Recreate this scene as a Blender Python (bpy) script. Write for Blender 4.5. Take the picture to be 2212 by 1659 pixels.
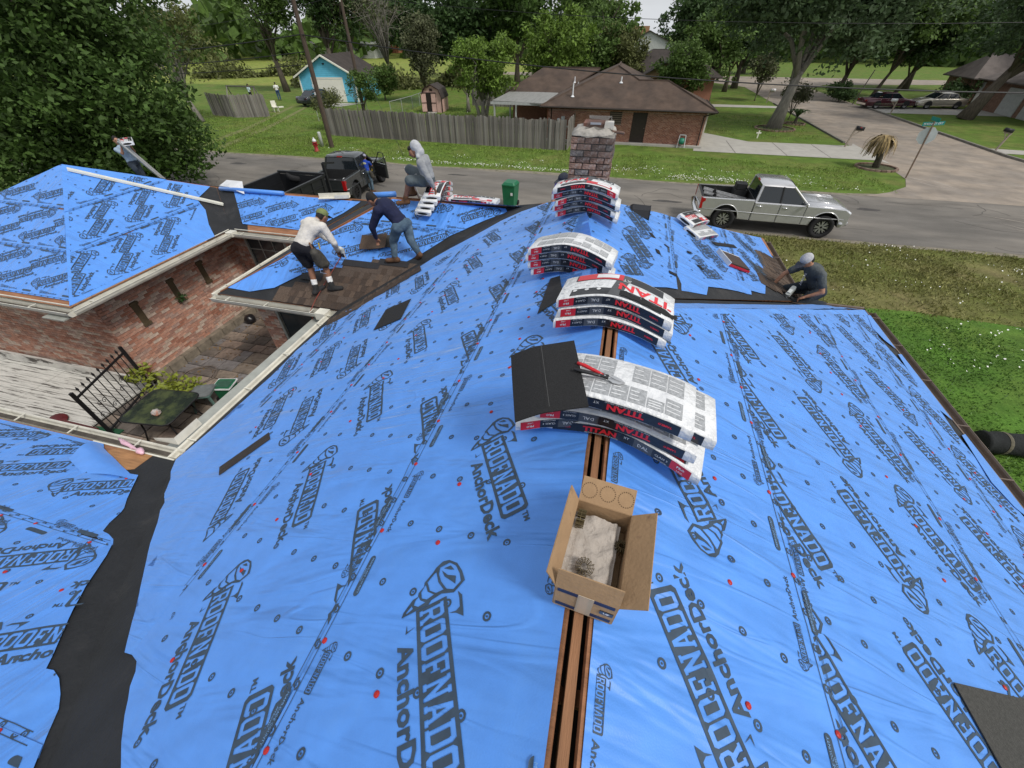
import bpy, bmesh, math, random
from mathutils import Vector, Matrix, noise, Quaternion
import numpy as np
for o in list(bpy.data.objects): bpy.data.objects.remove(o)
S = bpy.context.scene
R = math.radians
rng = random.Random(7)

# ------------------------------------------------------------------ camera
CAMZ = 6.2
cd = bpy.data.cameras.new('camera'); cam = bpy.data.objects.new('camera', cd)
S.collection.objects.link(cam); S.camera = cam
cd.sensor_fit = 'HORIZONTAL'; cd.sensor_width = 36.0; cd.lens = 36.0 * 850.0 / 2212.0
cd.clip_start = 0.05; cd.clip_end = 1200
yaw, pit = R(13.88), R(41.96)
fwd = Vector((-math.sin(yaw) * math.cos(pit), math.cos(yaw) * math.cos(pit), -math.sin(pit)))
rgt = Vector((math.cos(yaw), math.sin(yaw), 0)); upv = rgt.cross(fwd)
cam.matrix_world = Matrix((( rgt.x, upv.x, -fwd.x, 0), (rgt.y, upv.y, -fwd.y, 0), (rgt.z, upv.z, -fwd.z, CAMZ), (0, 0, 0, 1)))

# ------------------------------------------------------------------ sky, sun, exposure
SUN_EL, SUN_AZ = 50.0, 115.0          # azimuth from +Y towards +X
w = bpy.data.worlds.new('World'); S.world = w; w.use_nodes = True
wn = w.node_tree.nodes; wl = w.node_tree.links
bg = wn['Background']
sky = wn.new('ShaderNodeTexSky'); sky.sky_type = 'NISHITA'; sky.sun_disc = False
sky.sun_elevation = R(SUN_EL); sky.sun_rotation = R(SUN_AZ)
sky.air_density = 1.0; sky.dust_density = 4.0; sky.ozone_density = 1.0
# thin high cloud cover: evenly spread, procedural
tc = wn.new('ShaderNodeTexCoord'); mp = wn.new('ShaderNodeMapping'); mp.inputs['Scale'].default_value = (1.2, 1.2, 3.5)
nz = wn.new('ShaderNodeTexNoise'); nz.inputs['Scale'].default_value = 2.2; nz.inputs['Detail'].default_value = 6
cr = wn.new('ShaderNodeValToRGB'); cr.color_ramp.elements[0].position = 0.30; cr.color_ramp.elements[1].position = 0.62
cr.color_ramp.elements[0].color = (.6, .6, .6, 1); cr.color_ramp.elements[1].color = (.92, .92, .92, 1)
mx = wn.new('ShaderNodeMix'); mx.data_type = 'RGBA'
mx.inputs[7].default_value = (8.2, 8.5, 8.9, 1)
wl.new(tc.outputs['Generated'], mp.inputs['Vector']); wl.new(mp.outputs['Vector'], nz.inputs['Vector'])
wl.new(nz.outputs['Fac'], cr.inputs['Fac']); wl.new(cr.outputs['Color'], mx.inputs[0])
wl.new(sky.outputs['Color'], mx.inputs[6]); wl.new(mx.outputs[2], bg.inputs['Color'])
bg.inputs['Strength'].default_value = 0.1
sd = bpy.data.lights.new('sun', 'SUN'); sd.energy = 2.5; sd.angle = R(13); sd.color = (1, .96, .9)
so = bpy.data.objects.new('sun', sd); S.collection.objects.link(so)
sdir = Vector((math.sin(R(SUN_AZ)) * math.cos(R(SUN_EL)), math.cos(R(SUN_AZ)) * math.cos(R(SUN_EL)), math.sin(R(SUN_EL))))
so.rotation_euler = sdir.to_track_quat('Z', 'Y').to_euler()
S.view_settings.view_transform = 'Standard'; S.view_settings.look = 'None'
S.view_settings.exposure = 0.0; S.view_settings.gamma = 1.0; S.view_settings.use_curve_mapping = False
S.render.engine = 'CYCLES'

# ------------------------------------------------------------------ materials
MATS = {}
def mat(key, col=(.5, .5, .5), rough=.8, var=.12, scale=6., bump=0., bscale=40., metal=0., spec=.4, cols=None, isl=False,
        coord='Object', stretch=(1, 1, 1), trans=0., coat=0., detail=5., col2=None, c2scale=2., c2pos=(.45, .6), sheen=0., alpha=1.):
    if key in MATS: return MATS[key]
    m = bpy.data.materials.new(key); m.use_nodes = True; N = m.node_tree.nodes; L = m.node_tree.links
    b = N['Principled BSDF']; MATS[key] = m
    b.inputs['Roughness'].default_value = rough; b.inputs['Metallic'].default_value = metal
    b.inputs['Specular IOR Level'].default_value = spec
    if coat: b.inputs['Coat Weight'].default_value = coat; b.inputs['Coat Roughness'].default_value = .06
    if sheen: b.inputs['Sheen Weight'].default_value = sheen
    if alpha < 1: b.inputs['Alpha'].default_value = alpha
    t = N.new('ShaderNodeTexCoord'); mpn = N.new('ShaderNodeMapping'); mpn.inputs['Scale'].default_value = stretch
    L.new(t.outputs[coord], mpn.inputs['Vector']); vec = mpn.outputs['Vector']
    if cols:                                    # per piece colour
        oi = N.new('ShaderNodeObjectInfo'); ge = N.new('ShaderNodeNewGeometry')
        ad = N.new('ShaderNodeMath'); ad.operation = 'ADD'; L.new(oi.outputs['Random'], ad.inputs[0]); L.new(ge.outputs['Random Per Island'], ad.inputs[1])
        fr = N.new('ShaderNodeMath'); fr.operation = 'FRACT'; L.new(ad.outputs[0], fr.inputs[0])
        rp = N.new('ShaderNodeValToRGB'); rp.color_ramp.interpolation = 'CONSTANT'
        for i, c in enumerate(cols):
            e = rp.color_ramp.elements[i] if i < 2 else rp.color_ramp.elements.new(i / len(cols))
            e.position = i / len(cols); e.color = (*c, 1)
        L.new(fr.outputs[0], rp.inputs['Fac']); base = rp.outputs['Color']
    else:
        rgb = N.new('ShaderNodeRGB'); rgb.outputs[0].default_value = (*col, 1); base = rgb.outputs[0]
    if col2:
        n2 = N.new('ShaderNodeTexNoise'); n2.inputs['Scale'].default_value = c2scale; n2.inputs['Detail'].default_value = 6; n2.inputs['Roughness'].default_value = .65
        L.new(vec, n2.inputs['Vector']); r2 = N.new('ShaderNodeValToRGB'); r2.color_ramp.elements[0].position = c2pos[0]; r2.color_ramp.elements[1].position = c2pos[1]
        L.new(n2.outputs['Fac'], r2.inputs['Fac']); m2 = N.new('ShaderNodeMix'); m2.data_type = 'RGBA'
        L.new(r2.outputs['Color'], m2.inputs[0]); L.new(base, m2.inputs[6]); m2.inputs[7].default_value = (*col2, 1); base = m2.outputs[2]
    if var:
        n = N.new('ShaderNodeTexNoise'); n.inputs['Scale'].default_value = scale; n.inputs['Detail'].default_value = detail; n.inputs['Roughness'].default_value = .6
        L.new(vec, n.inputs['Vector'])
        mr = N.new('ShaderNodeMapRange'); mr.inputs[1].default_value = .3; mr.inputs[2].default_value = .7
        mr.inputs[3].default_value = 1 - var; mr.inputs[4].default_value = 1 + var; L.new(n.outputs['Fac'], mr.inputs[0])
        mu = N.new('ShaderNodeMix'); mu.data_type = 'RGBA'; mu.blend_type = 'MULTIPLY'; mu.inputs[0].default_value = 1
        L.new(base, mu.inputs[6]); L.new(mr.outputs[0], mu.inputs[7]); base = mu.outputs[2]
    L.new(base, b.inputs['Base Color'])
    if bump:
        nb = N.new('ShaderNodeTexNoise'); nb.inputs['Scale'].default_value = bscale; nb.inputs['Detail'].default_value = 4; L.new(vec, nb.inputs['Vector'])
        bp = N.new('ShaderNodeBump'); bp.inputs['Strength'].default_value = bump; bp.inputs['Distance'].default_value = .02
        L.new(nb.outputs['Fac'], bp.inputs['Height']); L.new(bp.outputs['Normal'], b.inputs['Normal'])
    if trans:
        out = N['Material Output']; tr = N.new('ShaderNodeBsdfTranslucent'); L.new(base, tr.inputs['Color'])
        ms = N.new('ShaderNodeMixShader'); ms.inputs[0].default_value = trans
        L.new(b.outputs[0], ms.inputs[1]); L.new(tr.outputs[0], ms.inputs[2]); L.new(ms.outputs[0], out.inputs['Surface'])
    return m

# ------------------------------------------------------------------ mesh builder
def frame(p, x, y):
    z = x.cross(y); return Matrix(((x.x, y.x, z.x, p.x), (x.y, y.y, z.y, p.y), (x.z, y.z, z.z, p.z), (0, 0, 0, 1)))
class MB:
    def __init__(s): s.v = []; s.f = []; s.m = []; s.sm = []; s.cur = 0; s.smooth = False
    def add(s, vs, fs, M=None):
        k = len(s.v)
        s.v += [tuple(M @ Vector(v)) if M is not None else tuple(v) for v in vs]
        for f in fs: s.f.append(tuple(i + k for i in f)); s.m.append(s.cur); s.sm.append(s.smooth)
        return s
    def quad(s, a, b, c, d): return s.add([a, b, c, d], [(0, 1, 2, 3)])
    def box(s, c, d, M=None, taper=1., bev=0.):
        x, y, z = d[0] / 2, d[1] / 2, d[2] / 2; t = taper
        if bev:
            b = bev; V = []; 
            for zz, k in ((-z, 1), (z, t)):
                for zi in ((zz, b) ,) if False else (zz,):
                    V += [(-x*k+b, -y*k, zz), (x*k-b, -y*k, zz), (x*k, -y*k+b, zz), (x*k, y*k-b, zz), (x*k-b, y*k, zz), (-x*k+b, y*k, zz), (-x*k, y*k-b, zz), (-x*k, -y*k+b, zz)]
            F = [tuple(range(7, -1, -1)), tuple(range(8, 16))] + [(i, (i+1) % 8, 8+(i+1) % 8, 8+i) for i in range(8)]
        else:
            V = [(-x, -y, -z), (x, -y, -z), (x, y, -z), (-x, y, -z), (-x*t, -y*t, z), (x*t, -y*t, z), (x*t, y*t, z), (-x*t, y*t, z)]
            F = [(3, 2, 1, 0), (4, 5, 6, 7), (0, 1, 5, 4), (1, 2, 6, 5), (2, 3, 7, 6), (3, 0, 4, 7)]
        T = Matrix.Translation(Vector(c)); return s.add(V, F, (M @ T) if M is not None else T)
    def tube(s, pts, r, n=8, caps=True, M=None):
        pts = [Vector(p) for p in pts]; rs = r if hasattr(r, '__len__') else [r] * len(pts)
        V = []; F = []; pu = None
        for i, p in enumerate(pts):
            d = (pts[min(i+1, len(pts)-1)] - pts[max(i-1, 0)])
            d = d.normalized() if d.length > 1e-9 else Vector((0, 0, 1))
            if pu is None: pu = d.orthogonal().normalized()
            else: pu = (pu - d * pu.dot(d)); pu = pu.normalized() if pu.length > 1e-6 else d.orthogonal().normalized()
            q = d.cross(pu)
            for k in range(n):
                a = 2 * math.pi * k / n; V.append(p + (pu * math.cos(a) + q * math.sin(a)) * rs[i])
        for i in range(len(pts) - 1):
            for k in range(n):
                F.append((i*n+k, i*n+(k+1) % n, (i+1)*n+(k+1) % n, (i+1)*n+k))
        if caps: F.append(tuple(range(n-1, -1, -1))); F.append(tuple((len(pts)-1)*n + k for k in range(n)))
        return s.add(V, F, M)
    def lathe(s, prof, n=16, M=None, caps=True):
        V = []; F = []
        for r_, z in prof:
            for k in range(n): a = 2*math.pi*k/n; V.append((r_*math.cos(a), r_*math.sin(a), z))
        for i in range(len(prof)-1):
            for k in range(n): F.append((i*n+k, i*n+(k+1) % n, (i+1)*n+(k+1) % n, (i+1)*n+k))
        if caps: F.append(tuple(range(n-1, -1, -1))); F.append(tuple((len(prof)-1)*n + k for k in range(n)))
        return s.add(V, F, M)
    def prism(s, poly, h0, h1, M=None):
        n = len(poly); V = [(x, y, h0) for x, y in poly] + [(x, y, h1) for x, y in poly]
        F = [tuple(range(n-1, -1, -1)), tuple(range(n, 2*n))] + [(i, (i+1) % n, n+(i+1) % n, n+i) for i in range(n)]
        return s.add(V, F, M)
    def ell(s, c, r, n=12, m=8, M=None):
        V = [(c[0], c[1], c[2]-r[2])]; F = []
        for i in range(1, m):
            t = math.pi*i/m - math.pi/2
            for k in range(n):
                a = 2*math.pi*k/n; V.append((c[0]+r[0]*math.cos(t)*math.cos(a), c[1]+r[1]*math.cos(t)*math.sin(a), c[2]+r[2]*math.sin(t)))
        V.append((c[0], c[1], c[2]+r[2])); top = len(V)-1
        for k in range(n): F.append((0, 1+(k+1) % n, 1+k)); F.append((top, 1+(m-2)*n+k, 1+(m-2)*n+(k+1) % n))
        for i in range(m-2):
            for k in range(n): F.append((1+i*n+k, 1+i*n+(k+1) % n, 1+(i+1)*n+(k+1) % n, 1+(i+1)*n+k))
        return s.add(V, F, M)
    def mesh(s, name, mats):
        me = bpy.data.meshes.new(name); me.from_pydata(s.v, [], s.f)
        for m_ in (mats if isinstance(mats, (list, tuple)) else [mats]): me.materials.append(m_)
        if s.m: me.polygons.foreach_set('material_index', s.m); me.polygons.foreach_set('use_smooth', s.sm)
        me.update(); return me
    def build(s, name, mats, parent=None, loc=None, **k): return link(name, s.mesh(name, mats), parent, loc, **k)
def link(name, me, parent=None, loc=None, rot=None, M=None, scale=None):
    o = bpy.data.objects.new(name, me); S.collection.objects.link(o); o.parent = parent
    if M is not None: o.matrix_local = M
    if loc is not None: o.location = loc
    if rot is not None: o.rotation_euler = rot
    if scale is not None: o.scale = scale
    return o
def tag(o, label, cat, group=None):
    o['label'] = label; o['category'] = cat
    if group: o['group'] = group
    return o
def struct(o): o['kind'] = 'structure'; return o
def stuff(o): o['kind'] = 'stuff'; return o
def thing(name, label, cat, loc=(0, 0, 0), rz=0, group=None, M=None):
    o = bpy.data.objects.new(name, None); S.collection.objects.link(o); o.empty_display_size = .2
    if M is not None: o.matrix_world = M
    else: o.location = loc; o.rotation_euler = (0, 0, rz)
    return tag(o, label, cat, group)
def copy_tree(o, parent=None):
    c = o.copy(); S.collection.objects.link(c); c.parent = parent
    for ch in list(o.children): copy_tree(ch, c)
    return c
def V3(*a): return Vector(a)
def lerp(a, b, t): return a + (b - a) * t
# ================================================================== MAIN HOUSE: roof planes
from mathutils.geometry import tessellate_polygon
SL = .45
class Plane:
    def __init__(s, p, up):          # p a point on the plane, up = horizontal up-slope direction (unit), slope SL
        s.O = Vector(p); s.V = Vector((up[0], up[1], SL)).normalized(); s.N = Vector((-up[0]*SL, -up[1]*SL, 1)).normalized(); s.U = s.V.cross(s.N)
    def w(s, u, v, h=0.): return s.O + s.U*u + s.V*v + s.N*h
    def z(s, x, y): return s.O.z - (s.N.x*(x-s.O.x) + s.N.y*(y-s.O.y)) / s.N.z
    def at(s, x, y, h=0.): return Vector((x, y, s.z(x, y))) + s.N*h
    def uv(s, x, y): d = s.at(x, y) - s.O; return (d.dot(s.U), d.dot(s.V))
    def fr(s, x, y, ang=0., h=0.):   # local frame: x along U rotated, z = normal
        c, n = math.cos(ang), math.sin(ang); X = s.U*c + s.V*n
        return frame(s.at(x, y, h), X, s.N.cross(X))
RX, RZ = .12, 4.57                   # near ridge
FX = -.378; FZ = RZ - SL*(RX-FX)     # far ridge
LEFT = Plane((RX, 0, RZ), (1, 0)); RIGHT = Plane((RX, 0, RZ), (-1, 0)); FRT = Plane((FX, 0, FZ), (-1, 0))
HEND = Plane((RX, 2.8, RZ), (0, -1)); MID = Plane((-4.42, 5.1, LEFT.z(-4.42, 0)), (0, 1)); EZ = LEFT.z(-4.42, 0)
MRY = 7.65; MRZ = MID.z(0, MRY)
STREET = Plane((0, MRY, MRZ), (0, -1))
MHIP = Plane((-4.4, 0, MRZ), (1, 0))
L1X = Plane((-9.1, 0, EZ), (-1, 0)); L1F = Plane((0, 4.05, EZ), (0, 1)); L2 = Plane((0, 7.83, EZ), (0, 1))
L1W = Plane((-15.4, 0, EZ), (1, 0)); L1S = Plane((0, 10.35, EZ), (0, -1))
BACK = Plane((0, 1.77, EZ), (0, -1))

house = thing('house', 'low brick house whose blue-wrapped roof fills the foreground', 'house')
M_deck = mat('deck_boards', (.26, .12, .06), .85, .3, 3, .3, 25, stretch=(1, 6, 1))
M_dark = mat('unlit_interior', (.02, .016, .013), .95, .1)  # near-black colour stands in for the darkness of unlit interiors
M_blue = None
def blue_mat():
    m = mat('underlayment_blue', (.078, .258, .71), .46, .08, 5., 0, spec=.5, coord='Object', detail=9)
    N = m.node_tree.nodes; L = m.node_tree.links; b = N['Principled BSDF']
    t = N.new('ShaderNodeTexCoord'); mp_ = N.new('ShaderNodeMapping'); mp_.inputs['Scale'].default_value = (1, 1, 1)
    L.new(t.outputs['UV'], mp_.inputs['Vector'])
    n1 = N.new('ShaderNodeTexNoise'); n1.inputs['Scale'].default_value = 1.15; n1.inputs['Detail'].default_value = 3; n1.inputs['Distortion'].default_value = .6
    mp2 = N.new('ShaderNodeMapping'); mp2.inputs['Scale'].default_value = (3.4, .7, 1); mp2.inputs['Rotation'].default_value = (0, 0, .35)
    L.new(t.outputs['UV'], mp2.inputs['Vector']); L.new(mp2.outputs['Vector'], n1.inputs['Vector'])
    n2 = N.new('ShaderNodeTexNoise'); n2.inputs['Scale'].default_value = 150; L.new(mp_.outputs['Vector'], n2.inputs['Vector'])
    ad0 = N.new('ShaderNodeMath'); ad0.operation = 'MULTIPLY_ADD'; ad0.inputs[1].default_value = .010; L.new(n2.outputs['Fac'], ad0.inputs[0]); L.new(n1.outputs['Fac'], ad0.inputs[2])
    mp4 = N.new('ShaderNodeMapping'); mp4.inputs['Scale'].default_value = (2.6, .42, 1); mp4.inputs['Rotation'].default_value = (0, 0, .5); L.new(t.outputs['UV'], mp4.inputs['Vector'])
    n4 = N.new('ShaderNodeTexNoise'); n4.inputs['Scale'].default_value = 1.5; n4.inputs['Detail'].default_value = 1.5; n4.inputs['Distortion'].default_value = .8; L.new(mp4.outputs['Vector'], n4.inputs['Vector'])
    ab = N.new('ShaderNodeMath'); ab.operation = 'SUBTRACT'; ab.inputs[1].default_value = .5; L.new(n4.outputs['Fac'], ab.inputs[0]); ab2 = N.new('ShaderNodeMath'); ab2.operation = 'ABSOLUTE'; L.new(ab.outputs[0], ab2.inputs[0])
    cr4 = N.new('ShaderNodeMapRange'); cr4.inputs[1].default_value = 0; cr4.inputs[2].default_value = .035; cr4.inputs[3].default_value = .05; cr4.inputs[4].default_value = 0; cr4.interpolation_type = 'SMOOTHERSTEP'; L.new(ab2.outputs[0], cr4.inputs[0])
    n5 = N.new('ShaderNodeTexNoise'); n5.inputs['Scale'].default_value = .9; L.new(t.outputs['UV'], n5.inputs['Vector']); c5 = N.new('ShaderNodeMapRange'); c5.inputs[1].default_value = .42; c5.inputs[2].default_value = .6; L.new(n5.outputs['Fac'], c5.inputs[0])
    mm = N.new('ShaderNodeMath'); mm.operation = 'MULTIPLY'; L.new(cr4.outputs[0], mm.inputs[0]); L.new(c5.outputs[0], mm.inputs[1])
    ad = N.new('ShaderNodeMath'); ad.operation = 'ADD'; L.new(ad0.outputs[0], ad.inputs[0]); L.new(mm.outputs[0], ad.inputs[1])
    bp = N.new('ShaderNodeBump'); bp.inputs['Strength'].default_value = .9; bp.inputs['Distance'].default_value = .09
    L.new(ad.outputs[0], bp.inputs['Height']); L.new(bp.outputs['Normal'], b.inputs['Normal'])
    # scuffs and footprints of dust
    n3 = N.new('ShaderNodeTexNoise'); n3.inputs['Scale'].default_value = 1.7; n3.inputs['Detail'].default_value = 9; n3.inputs['Roughness'].default_value = .72
    L.new(t.outputs['UV'], n3.inputs['Vector'])
    r3 = N.new('ShaderNodeMapRange'); r3.inputs[1].default_value = .52; r3.inputs[2].default_value = .78; r3.inputs[3].default_value = 0; r3.inputs[4].default_value = .34; L.new(n3.outputs['Fac'], r3.inputs[0])
    bc = b.inputs['Base Color'].links[0].from_socket
    mxx = N.new('ShaderNodeMix'); mxx.data_type = 'RGBA'; L.new(r3.outputs[0], mxx.inputs[0]); L.new(bc, mxx.inputs[6]); mxx.inputs[7].default_value = (.13, .3, .62, 1)
    L.new(mxx.outputs[2], b.inputs['Base Color'])
    b.inputs['Sheen Weight'].default_value = .25; b.inputs['Sheen Roughness'].default_value = .4; b.inputs['Sheen Tint'].default_value = (.7, .85, 1, 1)
    return m
M_blue = blue_mat()
M_ink = mat('print_ink', (.034, .058, .09), .55, .25, 14)
M_mem = mat('black_membrane', (.014, .015, .017), .7, .3, 3, .35, 30, col2=(.035, .033, .032), c2scale=1.5, c2pos=(.55, .75))
M_shing = mat('shingle', rough=.95, var=.35, scale=60, bump=.6, bscale=160, cols=[(.075, .05, .036), (.06, .041, .03), (.095, .066, .048), (.05, .035, .027), (.082, .06, .047)])
M_sback = mat('shingle_back', (.013, .013, .014), .85, .35, 120, .5, 200)
M_cream = mat('cream_metal', (.62, .6, .52), .45, .15, 5, col2=(.3, .28, .24), c2scale=3, c2pos=(.58, .75))
M_gutdirt = mat('gutter_inside', (.07, .06, .05), .9, .4, 8)
M_brn = mat('brown_metal', (.16, .12, .095), .5, .2, 6)
M_wood = mat('raw_wood', (.24, .115, .055), .8, .3, 2, .3, 20, stretch=(12, 1, 12))
M_red = mat('red_plastic', (.4, .015, .012), .5, .1)
M_steel = mat('steel', (.6, .6, .6), .3, .1, metal=.9)

# deck planes (closed thin slabs)
def slab(name, pl, xy, th=.018, m=None, h=0., parent=house):
    b = MB(); top = [pl.at(x, y, h) for x, y in xy]; bot = [p - pl.N*th for p in top]; n = len(xy)
    b.add(top + bot, [tuple(range(n)), tuple(range(2*n-1, n-1, -1))] + [(i, n+i, n+(i+1) % n, (i+1) % n) for i in range(n)])
    return b.build(name, m or M_deck, parent)
gap = .042
B2 = -3.2
slab('roof_deck', LEFT, [(RX-gap, B2), (RX-gap, 2.74), (FX-.045, 3.24), (FX-.045, 6.3), (-1.77, 7.65), (-4.42, 5.1), (-4.42, 1.77), (RX-gap, -2.77)][::-1] if False else [(-4.42, 1.77), (RX-gap, -2.77), (RX-gap, 2.74), (FX-.045, 3.24), (FX-.045, 6.28), (-1.77, 7.65), (-4.42, 5.1)])
slab('roof_deck', RIGHT, [(RX+gap, -2.6), (4.52, -2.6), (4.52, 7.2), (RX+gap, 2.86)])
slab('roof_deck', FRT, [(FX+.045, 3.38), (3.5, 7.27), (3.5, 10.2), (FX+.045, 6.36)])
slab('roof_deck', HEND, [(RX, 2.8), (4.52, 7.2), (4.52, 7.26), (3.52, 7.26), (FX, 3.3)])
slab('roof_deck', MID, [(-6.95, 5.1), (-4.42, 5.1), (-1.77, 7.65), (-4.4, 7.65)])
slab('roof_deck', MHIP, [(-6.95, 5.1), (-4.4, 7.65), (-5.78, 9.03), (-6.95, 7.85)])
slab('roof_deck', STREET, [(-4.4, 7.652), (-1.77, 7.652), (FX, 6.27), (3.5, 10.24), (-15, 10.24), (-10.3, 9.15), (-5.75, 9.1)] if False else [(-5.9, 9.14), (-4.4, 7.655), (-1.77, 7.655), (FX, 6.29), (3.5, 10.24), (-7, 10.24)])
slab('roof_deck', L1X, [(-9.1, 4.05), (-9.1, 7.83), (-10.34, 9.08), (-12.25, 7.2)])
slab('roof_deck', L1F, [(-15.4, 4.05), (-9.1, 4.05), (-12.25, 7.2)])
slab('roof_deck', L1W, [(-15.4, 10.35), (-15.4, 4.05), (-12.25, 7.2)])
slab('roof_deck', L1S, [(-12.25, 7.2), (-10.35, 9.1), (-5.8, 9.1), (-6.9, 10.35), (-15.4, 10.35)])
slab('roof_deck', L2, [(-9.1, 7.83), (-6.97, 7.83), (-5.78, 9.06), (-10.32, 9.06)])
slab('roof_deck', BACK, [(-4.42, 1.77), (-14, 1.77), (-14, -2.4), (-.25, -2.4)])
# ridge board in the open slot, rafters below, dark attic
b = MB(); b.box((RX, .1, RZ-.075), (.034, 5.6, .13)); b.build('ridge_board', M_wood, house)
b = MB(); b.box((FX, 4.8, FZ-.06), (.036, 3.0, .1)); b.build('ridge_board', M_wood, house)
for yy in (-.28, .33, .94, 1.55, 2.16, 2.7):
    for sx in (-1, 1):
        b = MB(); d = Vector((sx, 0, -SL)).normalized(); P0 = Vector((RX+sx*.024, yy, RZ-.1))
        b.tube([P0, P0 + d*.5], .035, 4); b.build('rafter', M_wood, house)

# ------------------------------------------------------------------ printed underlayment
def tess(polys): 
    vv = [Vector((x, y, 0)) for p in polys for x, y in p]
    return [(v.x, v.y) for v in vv], [tuple(t) for t in tessellate_polygon([[Vector((x, y, 0)) for x, y in p] for p in polys])]
LET = {
'R': ([(0,0),(.38,0),(.38,.14),(.3,.14),(.3,.38),(.45,.38),(.62,.14),(.6,0),(1,0),(1,.14),(.92,.14),(.74,.42),(.95,.55),(.95,.88),(.83,1),(0,1),(0,.86),(.08,.86),(.08,.14),(0,.14)], [(.3,.55),(.3,.83),(.68,.83),(.73,.78),(.73,.6),(.68,.55)]),
'O': ([(.15,0),(.85,0),(1,.14),(1,.86),(.85,1),(.15,1),(0,.86),(0,.14)], [(.29,.2),(.29,.8),(.71,.8),(.71,.2)]),
'F': ([(0,0),(.45,0),(.45,.14),(.33,.14),(.33,.4),(.6,.4),(.6,.3),(.72,.3),(.72,.65),(.6,.65),(.6,.56),(.33,.56),(.33,.84),(.78,.84),(.78,.66),(.95,.66),(.95,1),(0,1),(0,.86),(.08,.86),(.08,.14),(0,.14)], None),
'N': ([(0,0),(.4,0),(.4,.14),(.3,.14),(.3,.6),(.72,0),(.92,0),(.92,.86),(1,.86),(1,1),(.6,1),(.6,.86),(.7,.86),(.7,.42),(.3,1),(0,1),(0,.86),(.08,.86),(.08,.14),(0,.14)], None),
'A': ([(0,0),(.36,0),(.36,.14),(.31,.14),(.36,.28),(.64,.28),(.69,.14),(.64,.14),(.64,0),(1,0),(1,.14),(.92,.14),(.66,1),(.34,1),(.08,.14),(0,.14)], [(.41,.42),(.5,.75),(.59,.42)]),
'D': ([(0,0),(.85,0),(1,.14),(1,.86),(.85,1),(0,1),(0,.86),(.08,.86),(.08,.14),(0,.14)], [(.32,.18),(.32,.82),(.7,.82),(.75,.75),(.75,.25),(.7,.18)])}
def text2d(s, size, bold=.0, align='LEFT', res=2, ext=1.0):
    c = bpy.data.curves.new('t', 'FONT'); c.body = s; c.size = size; c.offset = bold; c.resolution_u = res; c.align_x = align
    o = bpy.data.objects.new('t', c); S.collection.objects.link(o)
    me = bpy.data.meshes.new_from_object(o.evaluated_get(bpy.context.evaluated_depsgraph_get()))
    vs = [(v.co.x*ext, v.co.y) for v in me.vertices]; fs = [tuple(p.vertices) for p in me.polygons]
    bpy.data.objects.remove(o); bpy.data.curves.remove(c); bpy.data.meshes.remove(me)
    return vs, fs
class D2:                             # 2-D print collector
    def __init__(s): s.v = []; s.f = []
    def add(s, vf, x=0, y=0, sc=1., ang=0., flipx=False):
        c, n = math.cos(ang)*sc, math.sin(ang)*sc; k = len(s.v)
        s.v += [(x + c*a - n*b, y + n*a + c*b) for a, b in vf[0]]; s.f += [tuple(i+k for i in f) for f in vf[1]]; return s
    def poly(s, *p): return s.add(tess(p))
    def vf(s): return (s.v, s.f)
def logo():
    d = D2(); pw = .0775; hh = .13; holes = []; isl = []
    for i, ch in enumerate('ROOFNADO'):
        o, c = LET[ch]; x0 = .012 + i*pw; ww = pw*.9
        holes.append([(x0+ww*a, hh*b) for a, b in o])
        if c: isl.append([(x0+ww*a, hh*b) for a, b in c])
    d.poly([(.0, -.018), (.63, -.018), (.648, 0), (.648, .13), (.63, .148), (.0, .148)], *holes)
    for c in isl: d.poly(c)
    q = lambda P: [(u, v) for v, u in P]
    T = q([(.151,-.1875),(.108,-.175),(.083,-.155),(.036,-.125),(.032,-.105),(0,-.085),(-.004,-.0675),(-.032,-.065),(-.058,-.045),(-.05,-.03),(-.086,-.0225),(-.097,-.002),(.05,-.0025),(.065,-.0175),(.122,-.025),(.187,-.0005),(.252,-.035),(.245,-.09),(.227,-.14),(.187,-.1775)])
    h1 = q([(.13,-.165),(.187,-.163),(.218,-.13),(.231,-.08),(.231,-.04),(.187,-.017),(.151,-.037),(.126,-.09),(.118,-.135)])
    h2 = q([(.094,-.148),(.106,-.15),(.112,-.09),(.136,-.04),(.094,-.042),(.062,-.07),(.052,-.12)])
    h3 = q([(.042,-.112),(.05,-.07),(.083,-.039),(.043,-.032),(.016,-.05),(.014,-.083)])
    h4 = q([(0,-.067),(.007,-.045),(.034,-.022),(-.005,-.017),(-.029,-.035),(-.02,-.055)])
    h5 = q([(-.04,-.037),(-.034,-.02),(-.07,-.009),(-.072,-.016)])
    d.poly(T, h1, h2, h3, h4, h5)
    d.poly(q([(.137,-.145),(.166,-.105),(.208,-.08),(.2,-.04),(.18,-.066),(.148,-.105)]))
    d.poly(q([(.15,-.15),(.19,-.145),(.205,-.115),(.185,-.125)]))
    d.poly(q([(.209,.002),(.227,.03),(.223,.10),(.22,.13),(.187,.1),(.152,.085),(.187,.0905),(.209,.08),(.212,.04)]))
    d.poly(q([(-.068,.045),(-.076,.085),(-.022,.07),(-.066,.077)]))
    return d
LOGO = logo(); LOGO.add(text2d('AnchorDeck', .108, .0036, ext=1.05), .13, -.115); LOGO.add(text2d('TM', .045, .001), .66, .1)
LOGO = ([(a*.92, c*.92) for a, c in LOGO.v], LOGO.f)
mini = D2(); mini.add((LOGO[0], LOGO[1]), 0, 0, .0) if False else None
def minilogo():
    d = D2(); d.add(logo().vf(), 0, 0, .24); d.add(text2d('AnchorDeck', .04, .0008, res=1), .17, -.002); return d.vf()
MINI = minilogo()
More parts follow.
